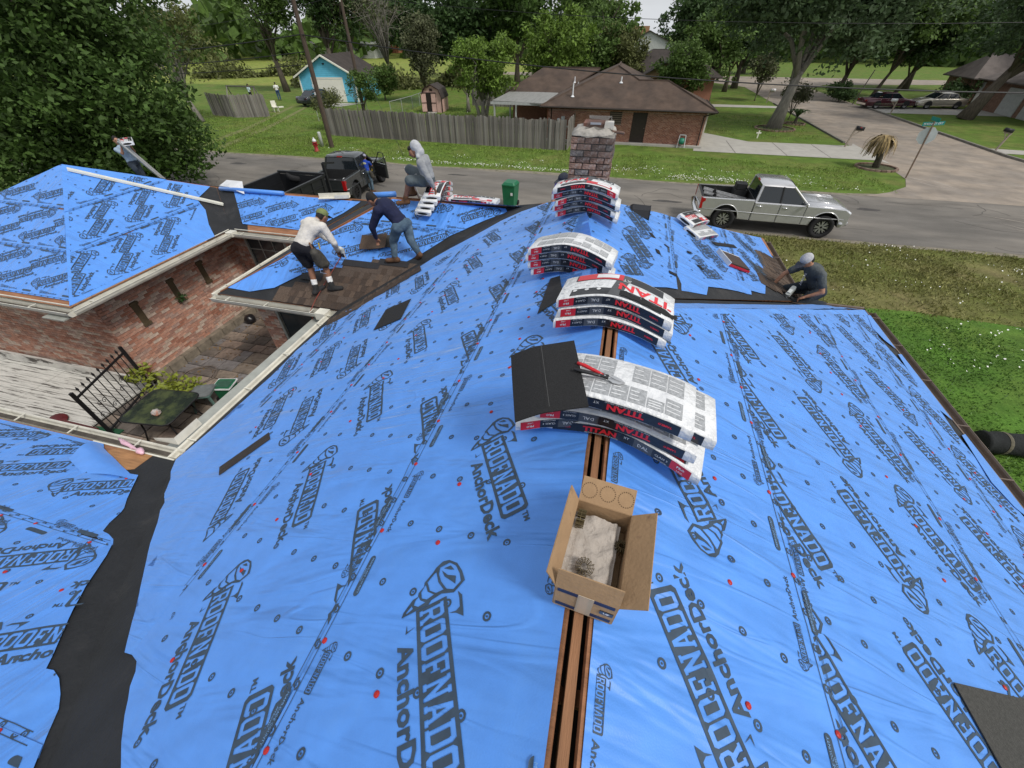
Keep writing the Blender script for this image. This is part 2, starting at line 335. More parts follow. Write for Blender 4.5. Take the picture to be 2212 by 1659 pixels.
def pill():
    P = []; 
    for i in range(9): a = -math.pi/2 + math.pi*i/8; P.append((.085+.018*math.cos(a), .018*math.sin(a)))
    for i in range(9): a = math.pi/2 + math.pi*i/8; P.append((-.085+.018*math.cos(a), .018*math.sin(a)))
    return tess([P])
PILL = pill(); PTXT = text2d('MIAMI-DADE COUNTY', .0175, .0, 'CENTER', 1); PTX2 = text2d('APPROVED', .014, 0, 'CENTER', 1)
def ring(ro=.0195, ri=.0105, n=12):
    vs = []; fs = []
    for i in range(n): a = 2*math.pi*i/n; vs += [(ro*math.cos(a), ro*math.sin(a)), (ri*math.cos(a), ri*math.sin(a))]
    for i in range(n): j = (i+1) % n; fs.append((2*i, 2*j, 2*j+1, 2*i+1))
    k = len(vs); m = 6
    for i in range(m): a = 2*math.pi*i/m; vs.append((.0048*math.cos(a), .0048*math.sin(a)))
    fs.append(tuple(range(k, k+m))); return vs, fs
RING = ring()
CAPM = MB().lathe([(.0001, .006), (.006, .0075), (.0125, .004), (.0135, .0)], 10, caps=False); CAPM.smooth = True
capmesh = CAPM.mesh('cap_nail', M_red)
hb = MB(); hb.lathe([(.004, .0), (.004, .0085)], 6); headmesh = hb.mesh('nail_head', M_steel)
def inpoly(px, py, P):
    c = False; j = len(P)-1
    for i in range(len(P)):
        if (P[i][1] > py) != (P[j][1] > py) and px < (P[j][0]-P[i][0])*(py-P[i][1])/(P[j][1]-P[i][1])+P[i][0]: c = not c
        j = i
    return c
def hgt(u, v, seed):
    n1 = noise.noise(Vector((u*1.5, v*.8, seed)))
    n2 = noise.noise(Vector((u*3.3+v*1.1, v*.9, seed+9.1)))
    n3 = noise.noise(Vector((u*.7, v*.7, seed+3.7)))
    return .006*n1 + .016*max(0, 1-abs(n2)*4.5)*max(0, n3+.3) + .006*n3 + .006
def clip_half(poly, a, b, c):        # keep a*u+b*v+c >= 0
    out = []
    for i in range(len(poly)):
        p, q = poly[i], poly[(i+1) % len(poly)]; dp = a*p[0]+b*p[1]+c; dq = a*q[0]+b*q[1]+c
        if dp >= 0: out.append(p)
        if (dp >= 0) != (dq >= 0): t = dp/(dp-dq); out.append((p[0]+(q[0]-p[0])*t, p[1]+(q[1]-p[1])*t))
    return out
def grid_bisect(bm, g, umin, umax, vmin, vmax):
    for ax, lo, hi in ((0, umin, umax), (1, vmin, vmax)):
        k = math.floor(lo/g)+1
        while k*g < hi:
            co = [0, 0, 0]; co[ax] = k*g; no = [0, 0, 0]; no[ax] = 1
            bmesh.ops.bisect_plane(bm, geom=bm.verts[:]+bm.edges[:]+bm.faces[:], plane_co=co, plane_no=no, dist=1e-6); k += 1
NAILS = [0]
def sheets(pl, xy, laps, rowsA, rowsR, clip=None, seed=0., GR=.16, nails=0, thick=.012, base=.002, pil=True, raw=None):
    """courses of underlayment on a roof plane; laps = v-coordinates of course edges from low to high"""
    reg = raw or [pl.uv(x, y) for x, y in xy]
    cl = [pl.uv(x, y) for x, y in clip] if clip else reg
    if sum(cl[i][0]*cl[(i+1) % len(cl)][1]-cl[(i+1) % len(cl)][0]*cl[i][1] for i in range(len(cl))) < 0: cl = cl[::-1]
    lr = random.Random(int(seed*100)+5)
    for ci in range(len(laps)-1):
        v0, v1 = laps[ci], laps[ci+1]; vt = v1 + (.09 if ci < len(laps)-2 else 0)
        poly = clip_half(clip_half(reg, 0, 1, -v0), 0, -1, vt)
        poly2 = [p for i, p in enumerate(poly) if (Vector(p)-Vector(poly[i-1])).length > 1e-4]
        if len(poly2) < 3: continue
        sd_ = seed + ci*1.7
        H = lambda u, v: base + hgt(u, v, sd_) * min(1, .35+ (v-v0)*4) + thick*max(0, 1-(v-v0)/(vt-v0)) - (.010*max(0, (v-v1)/.09+.2) if vt > v1 else 0)
        bm = bmesh.new(); vs = [bm.verts.new((u, v, 0)) for u, v in poly2]
        try: bm.faces.new(vs)
        except Exception: bm.free(); continue
        us = [p[0] for p in poly2]; u0, u1 = min(us), max(us)
        bmesh.ops.triangulate(bm, faces=bm.faces[:]); grid_bisect(bm, GR, u0, u1, v0, vt)
        uvl = bm.loops.layers.uv.new('UVMap')
        for f in bm.faces:
            f.smooth = True
            if f.normal.z < 0: f.normal_flip()
            for l in f.loops: l[uvl].uv = (l.vert.co.x + seed*3.1, l.vert.co.y + ci*2.3)
        for v in bm.verts: u_, v_ = v.co.x, v.co.y; v.co = pl.w(u_, v_, H(u_, v_))
        me = bpy.data.meshes.new('underlayment_sheet'); bm.to_mesh(me); bm.free(); me.materials.append(M_blue)
        sh = link('underlayment_sheet', me, house)
        # print
        d = D2(); P_ = .965; PL_ = []
        for rows, ang in ((rowsA, R(30)), (rowsR, math.pi+R(30))):
            for rw in rows:
                rv, ph = rw[:2]
                if (len(rw) > 2 and rw[2] != ci) or rv < v0-.6 or rv > vt+.6: continue
                if len(rw) == 2 and not (v0 <= rv < v1): continue
                k = math.floor((u0-1-ph)/P_)
                while ph + k*P_ < u1+1:
                    uu = ph+k*P_; d.add(LOGO, uu, rv, 1., ang); k += 1
        for vv, dr in ((v0+.055, 1), (v1-.06, -1)):
            k = math.floor((u0-1)/.965)
            while k*.965 < u1+1:
                uu = k*.965 + .37*(dr > 0) + seed % 1; d.add(MINI, uu, vv+.02, 1. , 0 if dr > 0 else math.pi); 
                if pil: d.add(PILL, uu+.62, vv+.025, 1); PL_.append((uu+.62, vv+.025))
                k += 1
            d.add(([(u0, vv-.034*dr), (u1, vv-.034*dr), (u1, vv-.030*dr), (u0, vv-.030*dr)], [(0, 1, 2, 3)]))
            uu = u0 + (seed*.7 % .2)
            while uu < u1: d.add(RING, uu, vv-.052*dr if dr > 0 else vv+.05, 1); uu += .155
        vv = v0+.22
        while vv < v1-.12:
            uu = u0 + (vv*7.3 % .3)
            while uu < u1: d.add(RING, uu, vv, 1); uu += .32
            vv += .21
        bm = bmesh.new(); vs = [bm.verts.new((a, b_, 0)) for a, b_ in d.v]
        for f in d.f:
            try: bm.faces.new([vs[i] for i in f])
            except Exception: pass
        lo = v0+.004; hi = v1+.002
        cuts = [((0, lo), (0, -1)), ((0, hi), (0, 1))]
        for i in range(len(cl)):
            p, q = cl[i], cl[(i+1) % len(cl)]; e = (q[0]-p[0], q[1]-p[1]); cuts.append((p, (e[1], -e[0])))
        for p, n in cuts:
            bmesh.ops.bisect_plane(bm, geom=bm.verts[:]+bm.edges[:]+bm.faces[:], plane_co=(p[0], p[1], 0), plane_no=(n[0], n[1], 0), clear_outer=True, dist=1e-6)
        if bm.faces:
            if GR < .1: grid_bisect(bm, GR*1.0, u0, u1, v0, vt)
            for f in bm.faces:
                if f.normal.z < 0: f.normal_flip()
            bad = [f for f in bm.faces if not inpoly(f.calc_center_median().x, f.calc_center_median().y, reg)]
            if bad: bmesh.ops.delete(bm, geom=bad, context='FACES')
            for v in bm.verts: u_, v_ = v.co.x, v.co.y; v.co = pl.w(u_, v_, H(u_, v_)+(.0028 if GR < .1 else .007))
            me = bpy.data.meshes.new('printed_pattern'); bm.to_mesh(me); me.materials.append(M_ink); stuff(link('printed_pattern', me, sh))
        bm.free()
        if GR < .1 and PL_:
            tb_ = MB()
            for (pu, pv) in PL_:
                wq = pl.w(pu, pv)
                if not (v0+.02 < pv < v1-.02 and inpoly(pu-.1, pv, reg) and inpoly(pu+.1, pv, reg)) or (wq-Vector((0, 0, CAMZ))).length > 3.6: continue
                for vf_, dv in ((PTXT, .002), (PTX2, -.0125)): tb_.add([pl.w(pu+a_, pv+dv+b_, H(pu+a_, pv)+.0056) for a_, b_ in vf_[0]], vf_[1])
            if tb_.f: stuff(tb_.build('badge_lettering', mat('badge_blue', (.16, .33, .62), .6), sh))
        # cap nails
        if nails:
            pts = []
            for vv in (v0+.03, v0+.45):
                uu = u0 + lr.random()*.3
                while uu < u1: pts.append((uu + lr.uniform(-.05, .05), vv + lr.uniform(-.02, .02))); uu += lr.uniform(.32, .62)/nails
            for uu, vv in pts:
                if vv < v0 or vv > v1: continue
                ok = all((q[0]-p[0])*(vv-p[1])-(q[1]-p[1])*(uu-p[0]) > .02 for p, q in zip(cl, cl[1:]+cl[:1]))
                wp = pl.w(uu, vv, H(uu, vv)+.001)
                if not ok or not inpoly(uu, vv, reg) or (wp-Vector((0, 0, CAMZ))).length > 6.5: continue
                Mx = frame(wp, pl.U, pl.V); c = link('cap_nail', capmesh, sh, M=Mx); NAILS[0] += 1
def vL(x): return LEFT.uv(x, 0)[1]
def vR(x): return RIGHT.uv(x, 0)[1]
# left main slope: two ragged ends at the valleys
left_xy = [(RX-.05, -1.5), (RX-.05, 2.72), (FX-.06, 3.22), (FX-.055, 6.3), (-1.1, 6.93), (-1.55, 7.0), (-1.9, 6.9), (-2.35, 6.55), (-2.95, 6.13), (-3.35, 5.62), (-3.95, 5.05), (-4.22, 4.6),
           (-4.3, 3.9), (-4.22, 3.2), (-4.05, 2.7), (-4.3, 2.2), (-4.38, 1.76), (-4.2, 1.58), (-4.02, 1.46), (-3.85, 1.28), (-3.66, 1.17), (-3.58, 1.08), (-3.42, .95), (-3.27, .8), (-3.24, .77), (-3.19, .83), (-3.08, .78), (-2.95, .67), (-2.8, .61), (-2.66, .53), (-2.58, .44), (-2.5, .36), (-2.45, .35), (-2.39, .29), (-2.4, .18), (-2.385, .1), (-2.3, .1), (-2.21, .08), (-2.15, .04), (-2.1, -.02), (-2.03, -.07), (-1.97, -.12), (-1.85, -.2), (-1.72, -.27), (-1.3, -.9), (-.9, -1.5)]
left_clip = [(RX-.08, -1.5), (RX-.08, 7.2), (-1.45, 7.0), (-4.28, 4.4), (-4.28, 1.8), (-1.85, -.22), (-1.1, -1.3)]
# rowsA: (v, u of wordmark start). LEFT: u = -Y
sheets(LEFT, left_xy, [vL(-4.42), vL(-3.74), vL(-2.32), vL(-1.0), vL(RX-.045)],
       [(vL(-.54), -.51), (vL(-1.97), -.46), (vL(-3.42), -.60)], [(vL(-.87), -.59, 2), (vL(-2.54), -.99), (vL(-3.85), -.2)], left_clip, .3, GR=.085, nails=1)
right_xy = [(RX+.05, -1.5), (4.38, -1.5), (4.36, 1.2), (4.3, 2.2), (4.36, 3.0), (4.28, 4.2), (4.36, 5.0), (4.2, 6.1), (4.5, 7.19), (RX+.06, 2.87)]
sheets(RIGHT, right_xy, [vR(4.45), vR(3.85), vR(2.9), vR(1.22), vR(RX+.045)],
       [(vR(.77), 1.28), (vR(2.18), 1.58), (vR(3.55), 1.1)], [(vR(1.15), .85, 2), (vR(2.5), 1.3), (vR(3.95), .7)], [(RX+.08, -1.4), (4.26, -1.4), (4.26, 6.8), (RX+.08, 2.8)], 1.4, GR=.085, nails=1)
fr_xy = [(FX+.055, 3.4+.35), (FX+.055, 6.38), (3.36, 10.0), (3.4, 8.9), (3.15, 8.6), (3.2, 8.45), (2.95, 8.25), (3.0, 8.05), (2.88, 7.8), (2.86, 7.46), (2.62, 6.57), (2.5, 6.46), (2.3, 6.32), (2.28, 6.17), (2.0, 5.98), (1.7, 5.74), (1.46, 5.52), (1.4, 5.22), (1.1, 5.0), (.8, 4.76), (.55, 4.5), (.1, 4.1)]
sheets(FRT, fr_xy, [FRT.uv(3.5, 0)[1], FRT.uv(2.2, 0)[1], FRT.uv(.95, 0)[1], FRT.uv(FX+.05, 0)[1]],
       [(FRT.uv(.55, 0)[1], 4.2), (FRT.uv(1.9, 0)[1], 4.75), (FRT.uv(3.0, 0)[1], 4.4)], [(FRT.uv(.25, 0)[1], 4.9), (FRT.uv(1.35, 0)[1], 5.3), (FRT.uv(2.45, 0)[1], 5.1)], [(FX+.06, 3.85), (2.9, 7.3), (3.3, 8.8), (3.3, 9.9), (FX+.06, 6.36)], 2.2, nails=0)
he_xy = [(RX+.03, 2.83), (4.45, 7.22), (4.1, 7.22), (3.8, 7.1), (.5, 3.62), (FX+.15, 3.3)]
sheets(HEND, he_xy, [HEND.uv(0, 7.24)[1], HEND.uv(0, 2.8)[1]], [], [], None, 3.3, pil=False)
mid_xy = [(-6.8, 5.24), (-6.3, 5.22), (-5.85, 5.36), (-5.4, 5.75), (-4.9, 5.9), (-4.4, 5.95), (-4.0, 6.0), (-3.75, 6.02), (-3.3, 6.42), (-2.9, 6.85), (-2.3, 7.3), (-1.95, 7.52), (-2.0, 7.6), (-4.36, 7.6)]
sheets(MID, mid_xy, [0, 1.0, 2.05, 2.8], [(.18, -1.6), (1.2, -1.4)], [(.95, -.7), (1.98, -.5), (2.7, .2)], [(-6.75, 5.25), (-5.4, 5.75), (-3.75, 6.05), (-2.0, 7.5), (-2.1, 7.58), (-4.33, 7.58)], 4.1)
l1x_xy = [(-9.115, 4.06), (-9.115, 7.35), (-9.45, 7.62), (-9.85, 8.05), (-10.2, 8.25), (-10.42, 8.96), (-12.25, 7.19)]
sheets(L1X, l1x_xy, [.02, 1.05, 2.1, 3.5], [(.2, 4.3), (1.25, 4.8), (2.3, 5.0)], [(.96, 5.2), (2.0, 5.7)], [(-9.2, 4.2), (-9.2, 7.3), (-10.15, 8.3), (-10.4, 8.8), (-12.15, 7.2)], 5.2)
l1f_xy = [(-15.3, 4.16), (-9.2, 4.16), (-12.25, 7.2)]
sheets(L1F, l1f_xy, [.12, 1.15, 2.2, 3.5], [(.32, -13.0), (1.33, -13.3), (2.4, -12.9)], [(1.06, -12.1), (2.1, -12.4)], None, 6.3)
sheets(L1S, [(-12.25, 7.23), (-10.45, 9.05), (-8.0, 10.2), (-15.2, 10.25)], [.1, 1.5, 3.5], [(1.0, 0)], [(1.9, 0)], None, 6.9)
sheets(L1W, [(-12.27, 7.2), (-15.3, 10.2), (-15.3, 4.2)], [.1, 1.5, 3.5], [(1.0, 0)], [(1.9, 0)], None, 7.1)
l2_xy = [(-8.85, 8.02), (-7.0, 8.02), (-6.35, 8.62), (-6.05, 9.0), (-9.75, 9.0), (-9.2, 8.4)]
sheets(L2, l2_xy, [.16, 1.4], [(.27, -9.0)], [(1.05, -7.9)], [(-8.95, 8.05), (-7.0, 8.05), (-6.1, 8.95), (-9.7, 8.95)], 7.7)
back_xy = [(-14, 1.74), (-5.42, 1.74), (-5.1, 1.56), (-4.75, 1.4), (-4.42, 1.42), (-4.3, 1.3), (-4.12, 1.13), (-4.0, 1.03), (-3.96, .98), (-3.9, .86), (-3.84, .78), (-3.76, .77), (-3.66, .74), (-3.6, .7), (-3.5, .6), (-3.3, .36), (-3.1, .16), (-2.9, -.02), (-2.84, -.08), (-2.79, -.075), (-2.7, -.1), (-2.6, -.15), (-2.52, -.2), (-2.42, -.3), (-2.31, -.4), (-1.9, -.85), (-1.4, -1.5), (-14, -1.5)]
sheets(BACK, back_xy, [.03, 1.18, 2.3, 3.6], [(.1, 5.35), (1.3, 3.75), (2.45, 3.2)], [(.82, 4.75), (2.08, 3.3)], [(-13, 1.7), (-5.4, 1.7), (-4.4, 1.38), (-2.0, -.75), (-1.5, -1.4), (-13, -1.4)], 8.4, GR=.085, nails=1)
sheets(STREET, [(-2.0, 7.75), (FX, 6.35), (.6, 7.2), (3.2, 10.1), (-6, 10.1), (-4.3, 7.75)], [-2.5, -1.2, .2, 1.4], [(-.4, 1)], [(.5, 0)], None, 9.2)

# black valley membranes
def membrane(pl, xy, h=.0035, nm='valley_membrane'):
    b = MB(); b.add([pl.at(x, y, h) for x, y in xy], [tuple(range(len(xy)))]); return b.build(nm, M_mem, house)
membrane(LEFT, [(-4.42, 1.77), (-1.0, -1.65), (-.3, -1.65), (-3.9, 2.2)])
membrane(BACK, [(-4.42, 1.77), (-4.95, 1.74), (-1.7, -1.65), (-1.0, -1.65)])
membrane(LEFT, [(-4.42, 5.1), (-1.77, 7.65), (-1.2, 7.05), (-4.0, 4.5), (-4.42, 4.4)])
membrane(MID, [(-4.42, 5.1), (-1.77, 7.65), (-2.6, 7.65), (-5.1, 5.1)])
membrane(MID, [(-6.94, 5.103), (-5.0, 5.103), (-5.0, 5.42), (-6.62, 5.42)], .0025, 'eave_membrane')
membrane(FRT, [(FX+.05, 3.35), (3.5, 7.27), (3.5, 8.2), (FX+.05, 4.4)])
membrane(HEND, [(RX, 2.86), (FX, 3.3), (3.52, 7.24), (4.4, 7.24)], .0035)
membrane(L1X, [(-9.1, 7.83), (-10.34, 9.06), (-10.7, 8.7), (-9.1, 7.1)])
membrane(L2, [(-9.1, 7.83), (-10.32, 9.05), (-9.4, 9.05), (-8.6, 7.83)])
membrane(L2, [(-7.1, 7.84), (-6.97, 7.84), (-5.78, 9.05), (-6.3, 9.05)])
membrane(MHIP, [(-6.95, 5.1), (-4.4, 7.65), (-5.78, 9.03), (-6.95, 7.85)])
membrane(LEFT, [(-4.42, 1.9), (-4.15, 1.9), (-4.1, 4.6), (-4.42, 4.9)], .0025, 'eave_membrane')
membrane(RIGHT, [(4.52, -1.5), (4.52, 7.19), (4.0, 6.7), (4.0, -1.5)], .0025, 'eave_membrane')
membrane(LEFT, [(-.5, 3.0), (-.3, 3.2), (FX-.03, 3.7), (-.5, 3.7)], .024, 'ridge_membrane')
membrane(MID, [(-6.94, 5.104), (-4.43, 5.104), (-3.3, 6.2), (-5.6, 6.2)], .0012, 'eave_membrane')
membrane(FRT, [(1.2, 5.0), (3.5, 7.28), (3.5, 9.2), (2.4, 8.6)], .0022, 'eave_membrane')
# white torn strips along the right eave
for i, (y0, y1) in enumerate([(3.1, 4.3), (4.5, 5.9), (6.0, 7.0), (1.4, 2.9)]):
    b = MB(); b.add([RIGHT.at(4.46, y0, .02), RIGHT.at(4.5, y1, .02), RIGHT.at(4.38, y1-.1, .022), RIGHT.at(4.22, y0+.35, .021), RIGHT.at(4.3, y0+.1, .021)], [(0, 1, 2, 3, 4)])
    b.build('underlayment_scrap', M_blue, house)
# folded-back corner of blue sheet on the back slope
b = MB(); b.smooth = True; n = 10; V_ = []; F_ = []; C_ = (-5.3, 1.22)
for i in range(n+1):
    t = i/n; ax, ay = lerp(-5.46, -4.36, t), lerp(1.72, 1.36, t)
    for k in range(8):
        s_ = k/7; x, y = lerp(ax, C_[0], s_*.62), lerp(ay, C_[1], s_*.62); wv = (1-t)**.8
        V_.append(BACK.at(x, y, .022 + .075*math.sin(math.pi*min(1, s_*1.05+.02))*(.25+.75*wv) + .004*math.sin(i*1.7+k)))
for i in range(n):
    for k in range(7): F_.append((i*8+k, i*8+k+1, (i+1)*8+k+1, (i+1)*8+k))
b.add(V_, F_); b.build('underlayment_flap', M_blue, house)
slab('bare_deck_board', BACK, [(-5.25, 1.6), (-4.85, 1.35), (-4.6, 1.5), (-4.72, 1.765), (-5.2, 1.765)], .004, mat('bare_plywood', (.34, .17, .07), .8, .3, 4, .2, stretch=(1, 6, 1)), .006)
# ================================================================== gutters, fascia, shingles in place
def gutter(p0, p1, out, m, name='gutter', wdt=.125, hg=.1, straps=.9, parent=house, end=True, mi=None):
    """open trough hung along an eave; out = unit horizontal outward"""
    p0 = Vector(p0); p1 = Vector(p1); out = Vector(out); n = 9
    prof = [(0, .0), (0, -hg), (wdt*.75, -hg), (wdt*.95, -hg*.55), (wdt, -.012), (wdt+.012, 0), (wdt+.003, .003), (wdt-.008, -.014), (wdt*.9, -hg*.5), (wdt*.7, -hg+.008), (.008, -hg+.008), (.008, .0)]
    b = MB(); V_ = []; k = len(prof)
    for p in (p0, p1):
        for o_, z_ in prof: V_.append(p + out*o_ + Vector((0, 0, z_)))
    F_ = [(i, i+1, k+i+1, k+i) for i in range(k-1)]; b.add(V_, F_)
    for e in (0, k): b.add([V_[e+i] for i in (0, 1, 2, 3, 4)], [(0, 1, 2, 3, 4)])
    g = b.build(name, m, parent)
    b = MB(); b.add([p0+out*.012+V3(0, 0, -hg+.03), p1+out*.012+V3(0, 0, -hg+.03), p1+out*(wdt*.8)+V3(0, 0, -hg+.03), p0+out*(wdt*.8)+V3(0, 0, -hg+.03)], [(0, 1, 2, 3)])
    b.build('gutter_silt', M_gutdirt, g)
    L_ = (p1-p0).length; q = .35; d = (p1-p0).normalized()
    while q < L_ and straps:
        b = MB(); c = p0 + d*q; b.tube([c+V3(0, 0, .004), c+out*(wdt+.004)+V3(0, 0, .006)], .008, 4); b.build('gutter_hanger', m, g); q += straps*rng.uniform(.85, 1.15)
    return g
ez = EZ - .02
def fascia(p0, p1, m, hgt_=.14, parent=house):
    p0 = Vector(p0); p1 = Vector(p1); d = (p1-p0).normalized(); n = Vector((-d.y, d.x, 0))*.012
    b = MB(); b.add([p0-n, p1-n, p1+n, p0+n] + [q+V3(0, 0, -hgt_) for q in (p0-n, p1-n, p1+n, p0+n)], [(0, 1, 2, 3), (7, 6, 5, 4), (0, 4, 5, 1), (1, 5, 6, 2), (2, 6, 7, 3), (3, 7, 4, 0)])
    return b.build('fascia_board', m, parent)
gutter((-4.44, 5.02, ez), (-4.44, 1.78, ez), (-1, 0, 0), M_cream)
gutter((-14, 1.79, ez), (-4.45, 1.79, ez), (0, 1, 0), M_cream)
gutter((-7.0, 5.08, ez), (-4.46, 5.08, ez), (0, -1, 0), M_cream)
gutter((-9.08, 4.0, ez), (-9.08, 7.78, ez), (1, 0, 0), M_cream, straps=1.3)
gutter((-15.4, 4.03, ez), (-9.0, 4.03, ez), (0, -1, 0), M_cream, straps=1.1)
gutter((-9.05, 7.8, ez), (-6.97, 7.8, ez), (0, -1, 0), M_cream, straps=1.2)
gutter((-6.97, 5.1, ez), (-6.97, 7.7, ez), (-1, 0, 0), M_cream)
gutter((4.54, -1.5, 2.575), (4.54, 7.2, 2.575), (1, 0, 0), M_brn, wdt=.13, straps=.85)
gutter((4.6, 7.28, 2.55), (3.55, 7.28, 2.55), (0, 1, 0), M_brn, straps=0)
gutter((3.53, 7.35, 2.545), (3.53, 10.2, 2.545), (1, 0, 0), M_brn, straps=.8)
for a, c, m in (((-4.4, 1.8, ez), (-4.4, 5.05, ez), M_cream), ((-14, 1.755, ez), (-4.45, 1.755, ez), M_cream), ((-6.9, 5.12, ez), (-4.45, 5.12, ez), M_cream), ((-9.13, 4.1, ez), (-9.13, 7.8, ez), M_cream),
                ((-15.3, 4.08, ez), (-9.14, 4.08, ez), M_cream), ((-9.1, 7.86, ez), (-6.9, 7.86, ez), M_cream), ((-6.92, 5.14, ez), (-6.92, 7.84, ez), M_cream),
                ((4.5, -1.5, 2.56), (4.5, 7.2, 2.56), M_brn), ((3.49, 7.3, 2.54), (3.49, 10.2, 2.54), M_brn)): fascia(a, c, m)
# splash corner piece and outlet boxes
b = MB(); b.add([(-4.6, 1.97, ez), (-4.6, 2.32, ez), (-4.62, 2.32, ez+.1), (-4.62, 1.99, ez+.1), (-4.9, 1.95, ez+.02), (-4.9, 1.95, ez+.07)], [(0, 1, 2, 3), (0, 3, 5, 4)]); b.build('splash_guard', M_cream, house)
b = MB(); b.box((-4.66, 5.0, ez-.03), (.2, .18, .13)); b.build('gutter_outlet', M_cream, house)
b = MB(); b.box((-9.0, 7.72, ez-.02), (.18, .18, .1)); b.build('gutter_corner', M_cream, house)
# drip edges
def drip(p0, p1, m=M_cream):
    b = MB(); b.tube([p0, p1], .012, 4); b.build('drip_edge', m, house)
drip(BACK.at(-5.6, 1.755, .006), BACK.at(-4.42, 1.755, .006)); drip(L1X.at(-9.13, 4.1, .006), L1X.at(-9.13, 7.8, .006)); drip(L1F.at(-15.3, 4.08, .006), L1F.at(-9.15, 4.08, .006))
drip(L2.at(-9, 7.86, .006), L2.at(-7, 7.86, .006)); drip(MHIP.at(-6.9, 5.14, .008), MHIP.at(-4.42, 7.62, .008), mat('rust_metal', (.22, .09, .04), .6, .3))
drip(RIGHT.at(4.5, -1.5, .006), RIGHT.at(4.5, 7.18, .006), M_brn); drip(HEND.at(3.55, 7.24, .006), HEND.at(4.5, 7.24, .006), M_brn); drip(MID.at(-2.0, 7.65, .012), MID.at(-4.3, 7.65, .012), mat('rust_metal'))

# laid shingles: strips with raised tabs
def shingle_mesh(L_=.98, seed=0, exp=.15, top=.18, tabs=True):
    q = random.Random(seed); b = MB(); b.box((0, .165/1 - .0, .0035), (L_, .33, .005))
    if tabs:
        x = -L_/2 + q.uniform(0, .05)
        while x < L_/2 - .06:
            w_ = min(q.uniform(.09, .2), L_/2-x); b.box((x+w_/2, .071, .0078), (w_, .142, .0045), taper=.985); x += w_ + q.uniform(.03, .14)
    return b.mesh('shingle', M_shing)
SHM = [shingle_mesh(seed=i) for i in range(5)]
# courses on the mid slope near the valley; x extents per course
SXY = [(-5.75, -4.3), (-5.5, -4.1), (-5.22, -3.95), (-5.02, -3.78), (-4.86, -3.62), (-4.72, -3.5), (-4.2, -3.35)]
q = random.Random(3)
for i, (x0, x1) in enumerate(SXY):
    x = x0 + .49; ang = math.atan(0)
    while x < x1 + .35:
        Lx = .98; cx = x
        y = 5.1 + (.01 + i*.142) * math.cos(math.atan(SL))
        link('shingle', SHM[q.randrange(5)], house, M=MID.fr(cx, y, 0, .013 + .0025) @ Matrix.Rotation(-.014, 4, 'X')); x += .985
    # curled ends woven up the main slope
    xe = x - .49
M_shingdk = mat('shingle_headlap', (.022, .022, .025), .9, .3, 60, .5, 160)
for x0, x1, y in ((-4.75, -4.0, 6.0), (-4.05, -3.45, 6.1), (-5.45, -5.0, 5.62)):
    b = MB(); b.add([MID.at(x0, y-.02, .03), MID.at(x1, y-.02, .03), MID.at(x1, y+.11, .028), MID.at(x0, y+.11, .028)], [(0, 1, 2, 3)]); b.build('shingle_headlap', M_shingdk, house)
# woven shingle ends on the main slope, along the valley
for i in range(7):
    yy = 5.12 + i*.155; xx = -4.32 + i*.155
    o = link('shingle', SHM[q.randrange(5)], house, M=LEFT.fr(xx+.14, yy-.27, math.radians(-58), .016+.002*i) @ Matrix.Scale(.42, 4, (1, 0, 0)))
# shingles by the kneeling roofer (far right slope, low corner)
for i in range(5):
    for k in range(2):
        y = 7.42 + k*.82 - i*.06 + .3; x = 3.47 - .13*i
        if k == 1 and i > 2: continue
        link('shingle', SHM[q.randrange(5)], house, M=FRT.fr(x, y-.1*(i > 2), 0, .014+.001*k) @ Matrix.Rotation(-.014, 4, 'X') @ Matrix.Scale(.82, 4, (1, 0, 0)))
for i in range(3):
    link('shingle', SHM[q.randrange(5)], house, M=HEND.fr(3.62, 7.24-.13*i, 0, .014) @ Matrix.Rotation(-.014, 4, 'X') @ Matrix.Scale(.8, 4, (1, 0, 0)))

# ================================================================== brick walls
M_mort = mat('mortar', (.56, .5, .43), .95, .2, 12, .3, 60)
BRC = [(.45, .23, .16), (.36, .165, .11), (.52, .3, .22), (.44, .26, .2), (.5, .38, .3), (.36, .2, .15), (.55, .43, .35), (.46, .24, .17), (.4, .27, .22)]
M_brick = mat('brick', rough=.9, var=.28, scale=14, bump=.5, bscale=60, cols=BRC, col2=(.5, .42, .36), c2scale=5, c2pos=(.56, .7))
M_brick2 = mat('brick_neighbour', rough=.9, var=.2, scale=10, bump=.3, cols=[(.3, .13, .085), (.35, .165, .11), (.27, .11, .07), (.4, .21, .15), (.33, .15, .1), (.26, .12, .085)])
M_brick3 = mat('brick_chimney', rough=.95, var=.4, scale=16, bump=.7, bscale=50, cols=[(.2, .12, .09), (.26, .16, .12), (.15, .1, .08), (.3, .19, .15), (.22, .13, .1), (.17, .15, .14)], col2=(.3, .27, .25), c2scale=8, c2pos=(.55, .72))
